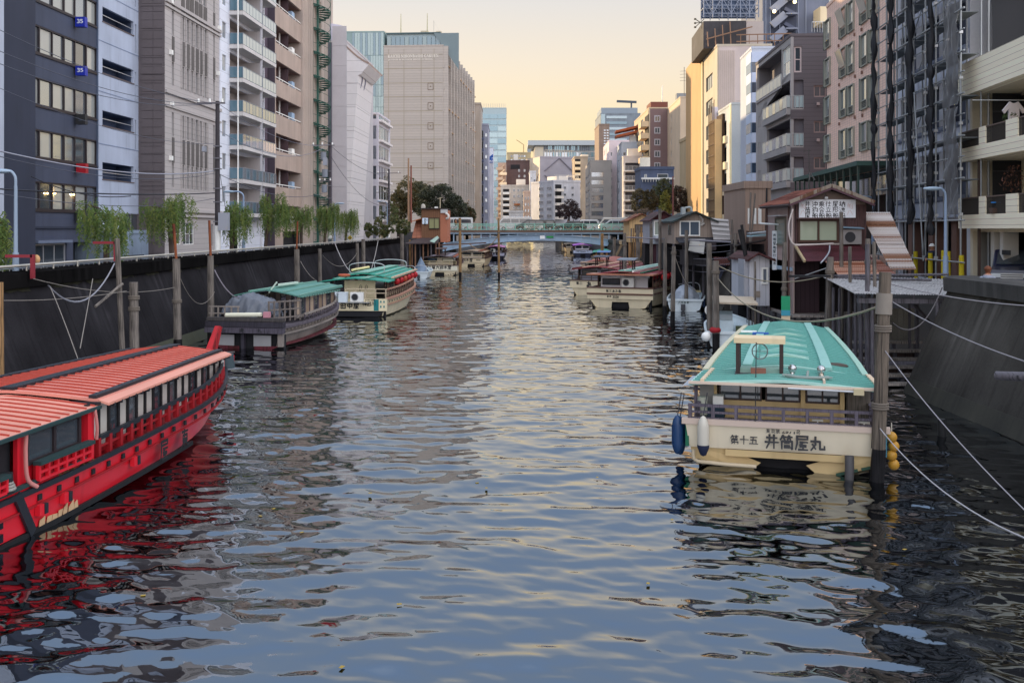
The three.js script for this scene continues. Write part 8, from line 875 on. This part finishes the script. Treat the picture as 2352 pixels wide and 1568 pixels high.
// ropes
const PR = (lab, a, b, s, r, c) => tie(lab, P(...a), P(...b), s, r, c); 
PR('thick rope sagging from the pale twin post over the teal roof', [1650, 640, 45], [2030, 700, 22], 1.0, .028, '#8f8672'); PR('rope from the twin post to the boathouse pier', [1650, 610, 45], [1905, 630, 40], .5, .025, '#8f8672'); PR('taut mooring line from the thick post to the lower right', [2030, 800, 21.4], [2400, 1215, 14], .15, .013, '#9a969a'); PR('white stern line from the teal-roofed boat running to the lower right corner', [2015, 975, 21.5], [2420, 1260, 13.5], .35, .015, '#b3afb0'); PR('thin line from the thick post across the right quay wall, upper', [2040, 650, 21.4], [2420, 705, 19], .1, .012, '#8d8a8e'); PR('thin line from the thick post across the right quay wall, middle', [2045, 690, 21.4], [2420, 850, 17], .12, .014, '#8d8a8e'); PR('cable looping below the pier roof', [2050, 740, 21.5], [2165, 660, 24], .5, .016, '#4a4648'); PR('pale line hanging down the pier leg', [2154, 770, 33], [2110, 880, 33], .8, .02, '#a09a96'); PR('white line from the hut post to the tarpaulin skiff', [1546, 572, 57], [1598, 665, 62], .6, .022, '#b5a99a');
PR('braided rope swagging along the left quay between two red brackets', [110, 655, 31], [262, 605, 36], .9, .03, '#8f8f97'); PR('steep line from the quay to the red boat roof', [115, 660, 31], [180, 830, 27], -.05, .014); PR('steep line from the second red bracket to the red boat roof', [212, 640, 33.5], [183, 800, 27], .02, .014); PR('rope from the piped post to the tarpaulin of the wooden boat', [492, 620, 47], [548, 685, 45], .25, .03, '#7d767c'); PR('slack line between the third post and the quay', [414, 640, 42.6], [492, 670, 47], .8, .014); PR('long thin cable low across the left quay wall', [0, 690, 29], [290, 668, 36.5], .1, .012); PR('long thin cable across the left quay wall, upper', [75, 640, 31], [400, 660, 42], .3, .012); PR('white knotted rope down the quay to the lantern boat roof', [768, 556, 88], [808, 628, 68], .3, .035, '#b9b4b2'); PR('line from the frayed post to the lantern boat roof', [690, 600, 69], [728, 645, 64], .2, .022); PR('slack rope between the quay posts near the bend', [740, 585, 78], [820, 580, 97], 1.1, .025); PR('hanging rope at the bend of the quay', [868, 552, 110], [850, 625, 96], .3, .04, '#a9a4a0'); PR('rope swag between the two pale poles before the bridge', [1078, 560, 108], [1145, 540, 108], 1.0, .04, '#a08468'); for (let i = 0; i < 5; i++) PR(['top', 'second', 'third', 'fourth', 'lowest'][i] + ' of the five slack lines strung between the right-bank hut posts', [1500 + i * 12, 545 + i * 16, 76], [1690, 560 + i * 14, 56], .35, .016, '#77747c'); PR('pale bamboo rail between the right-bank hut posts', [1440, 545, 84], [1680, 556, 58], -.02, .05, '#8f8a90');
for (const [x, y, Z, n] of [[91, 634, 31, 'first'], [322, 577, 40.5, 'third']]) { const g = thing('bracket', n + ' red angle bracket clamped on the left quay coping', 'bracket', P(x, y, Z).setX(-16.25)), m = M('#8a2430', { r: .6 }); obj('arm', bx(.9, .1, .12, -.25, .35, 0), m, g); obj('leg', bx(.12, .8, .12, .2, 0, 0), m, g); } { const g = thing('bracket', 'middle red angle bracket clamped on the left quay coping', 'bracket', P(205, 612, 33.5).setX(-16.25)), m = M('#8a2430', { r: .6 }); obj('arm', bx(.9, .1, .12, -.25, .35, 0), m, g); obj('leg', bx(.12, .8, .12, .2, 0, 0), m, g); }
solo('spar', 'loose grey spar leaning across the leaning post', 'spar', cyl(P(218, 704, 35), P(280, 652, 36.5), .05, .06, 7), postM);
// utility poles and wires
const upole = (lab, x, yb, yt, Z, o = {}) => { const p = P(x, yb, Z), h = (yb - yt) * Z / F, g = thing('utility_pole', lab, 'utility pole', p), m = M(o.c ?? '#3a3538', { t: T.plain, k: 1.3 }); obj('pole', cyl(V(0, 0, 0), V(0, h, 0), .17, .12, 10), m, g); obj('base_sleeve', cyl(V(0, 0, 0), V(0, 1.6, 0), .185, .185, 10), white, g); for (const [k, w, dx] of o.arms ?? []) { obj('crossarm', bar(V(-w + dx, h * k, .15), V(w + dx, h * k, .15), .09, .09), M('#6a6468'), g); for (const t of [-.9, -.1, .8]) obj('insulator', new THREE.CylinderGeometry(.06, .08, .22, 8).translate(w * t + dx, h * k + .16, .15), white, g); } for (const k of o.clamps ?? [.2, .33, .42, .55, .62, .7]) obj('clamp', bx(.42, .07, .4, 0, h * k, 0), M('#77757a'), g); for (const [k, dx, s] of o.boxes ?? []) obj('equipment_box', bx(.5 * s, .9 * s, .4, dx, h * k, .2), M('#a4a7b0'), g); for (const [k, dx] of o.cans ?? []) obj('transformer', [new THREE.CylinderGeometry(.28, .28, .75, 14).translate(dx, h * k, .1)], M('#8a8f98'), g); return g; };
upole('dark utility pole in front of the stone building, with a three-insulator crossarm', 499, 578, 232, 61, { arms: [[.985, .85, -.35]], boxes: [[.2, .45, 1.2], [.68, -.75, .35]] }); upole('utility pole crowded with cable gear in front of the spiral staircase', 757, 548, 327, 98, { arms: [[.97, 1.1, -.6], [.6, .6, -.4]], cans: [[.68, -.45], [.52, -.5], [.86, -.6]], boxes: [[.8, -.4, .8]] }); upole('slim dark utility pole with a transformer before the cream school', 893, 546, 388, 142, { arms: [[.94, 1.7, 0], [.66, 1.4, -.4]], cans: [[.42, -.7]] });
solo('utility_pole', 'thin pale twin mast, left one, beside the round trees', 'mast', cyl(P(938, 512, 132), P(938, 363, 132), .14, .1, 8), M('#a58468')); solo('utility_pole', 'thin red-brown twin mast, right one, beside the round trees', 'mast', cyl(P(944, 512, 130), P(944, 380, 130), .13, .1, 8), M('#8a5648')); solo('utility_pole', 'thin red-brown mast before the autumn trees', 'mast', cyl(P(1546, 590, 110), P(1546, 405, 110), .1, .08, 8), M('#7a4a42'));
const wire = (lab, a, b, s, r = .016, c = '#5d5f6b') => solo('power_line', lab, 'cable', sag(P(...a), P(...b), s, r), M(c, { r: .6, m: .2 })); [['top', [498, 238, 61], [-30, 55, 38], .5], ['second', [486, 239, 61], [-30, 105, 38], .6], ['third', [458, 240, 61], [-30, 135, 38], .6]].forEach(([n, a, b, s]) => wire(n + ' of the three power lines from the crossarm to the upper left', a, b, s)); wire('thick pale cable with sleeves crossing the blue-grey building', [492, 392, 61], [-30, 340, 36], .5, .03, '#a9a9b4'); wire('thin cable just below the sleeved cable', [492, 398, 61], [-30, 352, 36], .6); wire('dark cable bundle at lamp height on the left', [494, 443, 61], [-30, 432, 36], .15, .03, '#2c2c34'); wire('lower cable under the dark bundle', [494, 455, 61], [-30, 440, 36], .5); wire('thin cable high across the charcoal wall', [490, 330, 61], [-30, 190, 36], .6, .012); wire('cable from the crossarm pole to the gear-crowded pole, upper', [504, 240, 61], [757, 332, 98], .9, .018, '#8b8b98'); wire('cable from the crossarm pole to the gear-crowded pole, middle', [503, 300, 61], [745, 338, 98], 1.2, .022, '#8b8b98'); wire('cable from the crossarm pole to the gear-crowded pole, lower', [503, 400, 61], [752, 440, 98], .9, .022); wire('cable from the gear-crowded pole to the slim pole', [760, 335, 98], [893, 400, 142], .9, .025); wire('lower cable from the gear-crowded pole to the slim pole', [760, 360, 98], [893, 470, 142], 1.6, .025); wire('slanting stay wire beside the crossarm pole', [505, 400, 61], [530, 560, 64], .02); wire('dark cable slanting from the blue building corner', [70, 405, 52], [300, 450, 55], .4, .025, '#22222a');
// lamps left
lampPost('pale blue street lamp at the left edge with rust at its foot', 35, 634, 393, -5, 34, '#8fa0b2'); lampPost('pale street lamp bent over the third willow', 559, 582, 440, 520, 64); lampPost('pale street lamp beside the yellow warning sign', 768, 556, 467, 784, 97); lampPost('pale street lamp near the slim dark pole', 889, 548, 462, 868, 140);
{ const g = thing('warning_sign', 'yellow diamond school-crossing sign on the left quay', 'road sign', P(803.5, 556, 104)), m = M('#d6b800', { r: .5 }); obj('post', cyl(V(0, 0, 0), V(0, .9, 0), .03), alu, g); obj('plate', bx(.38, .38, .03, 0, .46, .05, 0, 0, Math.PI / 4), m, g); obj('mark', [-.07, .07].map((x) => ext([[x - .04, .3], [x + .04, .3], [x + .03, .5], [x + .05, .52], [x, .6], [x - .05, .52], [x - .03, .5]], .01)).map((q) => q.translate(0, 0, .07)), ink, g); }
// trees
const leafM = (c, k = .35) => M(c, { r: .8, x: { transmission: k, thickness: 0, side: THREE.DoubleSide } });
function willow(lab, x, Z, x0, x1, yt, yb, trunkH, dens = 1) {
  const px = Z / F, o = P(x, 0, Z).setY(GY), g = thing('willow_tree', lab, 'tree', o), cy = (y) => CH - (y - HY) * px - GY, top = cy(yt), bot = cy(yb), hw = (x1 - x0) * px / 2, cx = ((x0 + x1) / 2 - x) * px, bk = M('#4a3a30', { t: T.wood, k: 1.4 }); const fork = top * .62;
  obj('trunk', tube([V(0, 0, 0), V(cx * .15, fork * .5, .05), V(cx * .45, fork, 0)], .13, 10, 7), bk, g); const ends = []; for (let i = 0; i < 7; i++) { const a = i / 7 * 6.28 + rr(-.3, .3), r = hw * rr(.3, .85), e = V(cx + r * Math.cos(a), top - rr(.05, .38) * (top - bot), r * Math.sin(a) * .8); ends.push(e); obj('limb', tube([V(cx * .45, fork, 0), V(cx * .6 + e.x * .25, (fork + e.y) / 2 + .3, e.z * .5), e], .035, 8, 5), bk, g); }
  const A = [[], [], []], n = Math.round(215 * dens); for (let i = 0; i < n; i++) { const e = ends[i % 7], a = rr(0, 6.28), r = hw * .36 * Math.sqrt(rnd()), sx = e.x + r * Math.cos(a), sz = e.z + r * Math.sin(a) * .8, sy = e.y + rr(-.3, .5) * (1 - r / hw), L = (sy - bot) * rr(.35, 1.15) * (.6 + .4 * rnd()), m = Math.max(4, Math.round(L / .085)), dx = rr(-.2, .25), dz = rr(-.2, .2), q = A[i % 3]; for (let k = 0; k < m; k++) { const t = k / m, px2 = sx + dx * Math.sin(t * 1.6), py = sy - L * t, pz = sz + dz * t, s = .13, b = rr(0, 6.28), ux = Math.cos(b) * .05, uz = Math.sin(b) * .05; q.push([px2 - ux, py, pz - uz], [px2 + ux, py - .02, pz + uz], [px2 + ux * 2.2 + .01, py - s, pz + uz * 2.2]); } }
  A.forEach((q, i) => obj('crown', mesh(q, Array.from({ length: q.length / 3 }, (_, k) => [k * 3, k * 3 + 1, k * 3 + 2])), leafM([[.13, .21, .03], [.08, .145, .025], [.20, .24, .04]][i]), g));
}
willow('willow cut by the left frame edge beside the street lamp', -8, 35, -40, 16, 480, 662, 3, .7); willow('airy willow before the dark blue building and garage', 245, 43.5, 176, 311, 452, 606, 3, .95); willow('dense willow before the stone building door', 396, 52, 328, 438, 446, 560, 3, 1.1); willow('willow hanging beside the dark utility pole', 531, 62, 505, 573, 458, 562, 3); willow('tall slim willow before the mauve end wall', 607, 71, 592, 666, 447, 545, 3); willow('thin willow before the brown apartment block', 692, 84, 656, 726, 466, 545, 3); willow('yellowish willow below the spiral staircase', 744, 93, 728, 780, 468, 550, 3, 1.1); willow('last willow of the row before the lilac building', 792, 104, 773, 832, 482, 548, 3);
function tree(name, lab, x, Z, blobs, cols, leaf, n, trunk = true, yb = null) {                  // crown of leaf-sized faces gathered in clumps
  const px = Z / F, o = P(x, 0, Z).setY(GY), g = thing(name, lab, 'tree', o), A = cols.map(() => []); let lo = 1e9, mx = 0; for (const [bx0, by, rx, ry] of blobs) { const cx = (bx0 - x) * px, cy = CH - (by - HY) * px - GY, a = rx * px, b = ry * px; lo = Math.min(lo, cy - b); for (let c = 0; c < n; c++) { const u = rr(-1, 1), f = rr(0, 6.28), w = Math.sqrt(1 - u * u), d = .55 + .5 * Math.sqrt(rnd()), qx = cx + a * d * w * Math.cos(f), qy = cy + b * d * u, qz = a * d * w * Math.sin(f), k = A[Math.floor(rnd() * A.length)], cr = a * rr(.09, .2); for (let i = 0; i < 26; i++) { const p = [qx + rr(-cr, cr), qy + rr(-cr, cr) * .8, qz + rr(-cr, cr)], s = leaf; k.push(p, [p[0] + rr(-s, s), p[1] + rr(-s, s), p[2] + rr(-s, s)], [p[0] + rr(-s, s), p[1] + rr(-s, s), p[2] + rr(-s, s)]); } } }
  A.forEach((q, i) => q.length && obj('crown', mesh(q, Array.from({ length: q.length / 3 }, (_, k) => [k * 3, k * 3 + 1, k * 3 + 2])), leafM(cols[i], .3), g)); if (trunk) { const bk = M('#3a2e28', { t: T.wood, k: 1.3 }); obj('trunk', cyl(V(0, 0, 0), V(0, Math.max(.6, lo + 1.2), 0), .28, .18, 8), bk, g); for (const [bx0, by] of blobs) obj('limb', tube([V(0, Math.max(.5, lo + .6), 0), V((bx0 - x) * px * .5, lo + 1.6, .1), V((bx0 - x) * px, CH - (by - HY) * px - GY, 0)], .09, 8, 5), bk, g); }
}
tree('round_tree', 'large rounded olive tree catching sun in front of the school', 940, 166, [[918, 470, 22, 34], [940, 446, 30, 38], [966, 455, 22, 36]], [[.10, .09, .03], [.06, .065, .022], [.13, .10, .03]], .24, 210); tree('round_tree', 'large dark green tree right of the olive one, before the school', 1010, 158, [[985, 470, 28, 40], [1015, 460, 32, 36], [1045, 482, 26, 30]], [[.035, .045, .02], [.05, .06, .024], [.025, .034, .016]], .24, 220); tree('autumn_tree', 'smaller russet tree at the edge of the dark green one', 1072, 168, [[1066, 488, 18, 22], [1082, 494, 10, 16]], [[.12, .07, .02], [.06, .07, .02]], .2, 110);
tree('maple_tree', 'dark purple-brown tree beyond the middle of the bridge', 1307, 205, [[1296, 486, 16, 16], [1312, 476, 16, 18], [1324, 490, 12, 14]], [[.045, .025, .028], [.07, .035, .03]], .2, 100); tree('autumn_tree', 'olive-brown feathery tree above the right end of the bridge', 1482, 146, [[1470, 464, 20, 28], [1494, 462, 18, 26]], [[.10, .085, .03], [.07, .06, .025]], .2, 150); tree('autumn_tree', 'taller green tree in the middle of the right-bank group', 1524, 150, [[1522, 438, 24, 28], [1530, 462, 20, 26]], [[.07, .09, .02], [.10, .10, .025]], .2, 150); tree('young_tree', 'bright yellow-green young tree in front of the right-bank group', 1529, 138, [[1529, 462, 11, 24], [1530, 482, 15, 14]], [[.17, .19, .03], [.12, .15, .03]], .16, 90); tree('autumn_tree', 'red-brown tree at the right of the bridge group', 1573, 146, [[1560, 458, 20, 30], [1585, 468, 20, 26]], [[.10, .05, .03], [.065, .04, .026], [.08, .06, .03]], .2, 150); tree('shrub', 'grey bare bush below the olive-brown tree', 1488, 136, [[1480, 494, 24, 14]], [[.12, .10, .09]], .12, 70, false);
[[846, 528, 10, 16, 'first clipped shrub left of the slim dark pole'], [868, 522, 12, 22, 'second, taller clipped shrub left of the slim dark pole'], [884, 530, 9, 14, 'third clipped shrub beside the slim dark pole'], [906, 518, 14, 22, 'rounded sunlit shrub right of the slim dark pole'], [928, 522, 14, 18, 'pale sunlit shrub next to the twin masts']].forEach(([x, y, a, b, l]) => tree('shrub', l, x, 128, [[x, y, a, b]], [[.13, .15, .035], [.08, .11, .03], [.18, .17, .05]], .15, 90, false)); tree('willow_tree', 'bright willow in the garden by the school', 915, 150, [[900, 490, 14, 30], [868, 492, 12, 26]], [[.12, .15, .03], [.09, .12, .03]], .14, 110, true);
solo('hedge', 'dark low hedge at the school wing by the quay road', 'hedge', (() => { const q = []; for (let i = 0; i < 1500; i++) { const p = [rr(-26, -22), GY + rr(0, 4.5) * (.6 + .4 * rnd()), -rr(150, 158)]; q.push(p, [p[0] + rr(-.2, .2), p[1] + rr(-.2, .2), p[2]], [p[0] + rr(-.2, .2), p[1] + rr(-.2, .2), p[2] + .1]); } return mesh(q, Array.from({ length: q.length / 3 }, (_, k) => [k * 3, k * 3 + 1, k * 3 + 2])); })(), leafM([.035, .05, .02]));
// people: one smooth surface each, from tapered limbs joined on a grid
function person(lab, pos, ry, o = {}) {
  const J = { h: [0, 1.0, 0], c: [0, 1.38, .0], n: [0, 1.5, .01], k: [0, 1.66, .02] }, B = []; const l = (a, b, r0, r1) => B.push([V(...a), V(...b), r0, r1]); l(J.h, J.c, .15, .17); l([-.17, 1.38, 0], [.17, 1.38, 0], .075, .075); l(J.c, J.n, .07, .06); l(J.n, [0, 1.6, .015], .055, .06); B.push([V(0, 1.62, .01), V(0, 1.68, .02), .088, .1]); const sit = o.sit, hy = 1.0;
  for (const s of [-1, 1]) { if (sit) { l([s * .09, .98, 0], [s * .12, .97, .42], .1, .075); l([s * .12, .97, .42], [s * .12, .55, .46], .07, .05); } else { const st2 = o.step ?? .08; l([s * .09, .96, 0], [s * .1, .52, s * st2 * .6], .1, .07); l([s * .1, .52, s * st2 * .6], [s * .1, .09, s * st2], .068, .048); l([s * .1, .06, s * st2 - .04], [s * .11, .05, s * st2 + .16], .05, .04); } const e = o.arms ? [s * .25, 1.14, .12] : [s * .25, 1.1, -.02], w = o.arms ? [s * .1, 1.1, .34] : [s * .24, .84, .06]; l([s * .19, 1.38, 0], e, .058, .045); l(e, w, .044, .033); l(w, [w[0] - s * .01, w[1] - .06, w[2] + .05], .035, .025); }
  const cell = .04, bb = [-.45, 0, -.4, .45, 1.82, .62], nx = Math.ceil((bb[3] - bb[0]) / cell), ny = Math.ceil((bb[4] - bb[1]) / cell), nz = Math.ceil((bb[5] - bb[2]) / cell);
  // each body is meshed by walking the field outwards along rays from the bone axes
  const parts = B.map(([a, b, r0, r1]) => { const d = b.clone().sub(a), L = Math.max(d.length(), .001), q = new THREE.CapsuleGeometry(1, L, 5, 12, 1, 5), p = q.attributes.position; for (let i = 0; i < p.count; i++) { const y = p.getY(i), t = Math.min(1, Math.max(0, (y + L / 2) / L)), r = r0 + (r1 - r0) * t, cap = y > L / 2 ? L / 2 + (y - L / 2) * r : y < -L / 2 ? -L / 2 + (y + L / 2) * r : y; p.setXYZ(i, p.getX(i) * r, cap, p.getZ(i) * r); } q.computeVertexNormals(); q.applyQuaternion(new THREE.Quaternion().setFromUnitVectors(V(0, 1, 0), d.normalize())); return q.translate((a.x + b.x) / 2, (a.y + b.y) / 2, (a.z + b.z) / 2); });
  const g = thing('person', lab, 'person', pos, ry), tint = parts.map(norm), body = mergeGeometries(tint), p = body.attributes.position, c = new Float32Array(p.count * 3), col = (h) => new THREE.Color(h), sk = col('#b58368'), up = col(o.top ?? '#232a3d'), lo = col(o.legs ?? '#3a3228'), hair = col(o.hair ?? '#1b1613');
  for (let i = 0; i < p.count; i++) { const y = p.getY(i), x = p.getX(i), z = p.getZ(i), k = y > 1.72 || (y > 1.56 && z < -.02) ? hair : y > 1.5 ? sk : Math.abs(x) > .2 && y < .88 && !sit ? sk : (o.arms && z > .33 && y > 1.0) ? sk : y > .96 ? up : y > .1 ? lo : hair; c[i * 3] = k.r; c[i * 3 + 1] = k.g; c[i * 3 + 2] = k.b; } body.setAttribute('color', new THREE.BufferAttribute(c, 3)); obj('body', uvs(body), M('#ffffff', { r: .8, x: { vertexColors: true } }), g, true); obj('nose', bx(.03, .04, .04, 0, 1.645, .115), M('#b58368'), g); for (const s of [-1, 1]) obj('eye', new THREE.SphereGeometry(.012, 6, 5).translate(s * .035, 1.67, .108), black, g); if (o.helmet) obj('helmet', [new THREE.SphereGeometry(.125, 14, 8, 0, 6.3, 0, 1.6).translate(0, 1.7, .015), new THREE.CylinderGeometry(.15, .15, .015, 14).translate(0, 1.7, .03)], white, g); else obj('hair', new THREE.SphereGeometry(.112, 12, 8, 0, 6.3, 0, 1.7).translate(0, 1.675, -.005), M(o.hair ?? '#1b1613'), g); return g;
}
person('worker in a white helmet and dark jacket standing among the scaffold poles', P(2142, 0, 46).setY(GY), -.9, { helmet: 1, arms: 1 }); person('person with reddish-brown hair seen over the right quay wall by the dark cars', P(2270, 0, 31.5).setY(GY - .45), 2.6, { hair: '#6a3a20', top: '#8d93a2' }); person('pedestrian in dark clothes near the middle of the bridge', P(1304, 530, 160), 1.5, { step: .2 }); person('second pedestrian in dark clothes, right of the first on the bridge', P(1317, 530, 161), -1.5, { step: .22, top: '#1b1d22' });
{ const by = thing('bicycle', 'dark bicycle ridden along the left part of the bridge', 'bicycle', P(1048, 530, 148.6)), m = M('#22352f', { r: .4 }); for (const x of [-.52, .52]) { obj('wheel', new THREE.TorusGeometry(.32, .025, 6, 22).translate(x, .34, 0), black, by); } obj('frame', [bar(V(-.52, .34, 0), V(-.1, .8, 0), .04), bar(V(-.1, .8, 0), V(.4, .78, 0), .04), bar(V(.4, .9, 0), V(.52, .34, 0), .04), bar(V(-.05, .34, 0), V(.4, .75, 0), .04), bar(V(-.05, .34, 0), V(-.1, .9, 0), .04)], m, by); obj('handlebar', bx(.06, .04, .5, .38, 1.0, 0), alu, by); obj('saddle', bx(.24, .06, .14, -.12, .93, 0), black, by); obj('basket', bx(.3, .25, .32, .66, .9, 0), M('#4a4a4a'), by); const q = P(1048, 530, 148.6); person('cyclist in an orange-brown top riding on the bridge', [q.x - .1, q.y + .0, q.z], Math.PI / 2, { sit: 1, arms: 1, top: '#8a5a34' }); }
renderer.render(scene, camera);
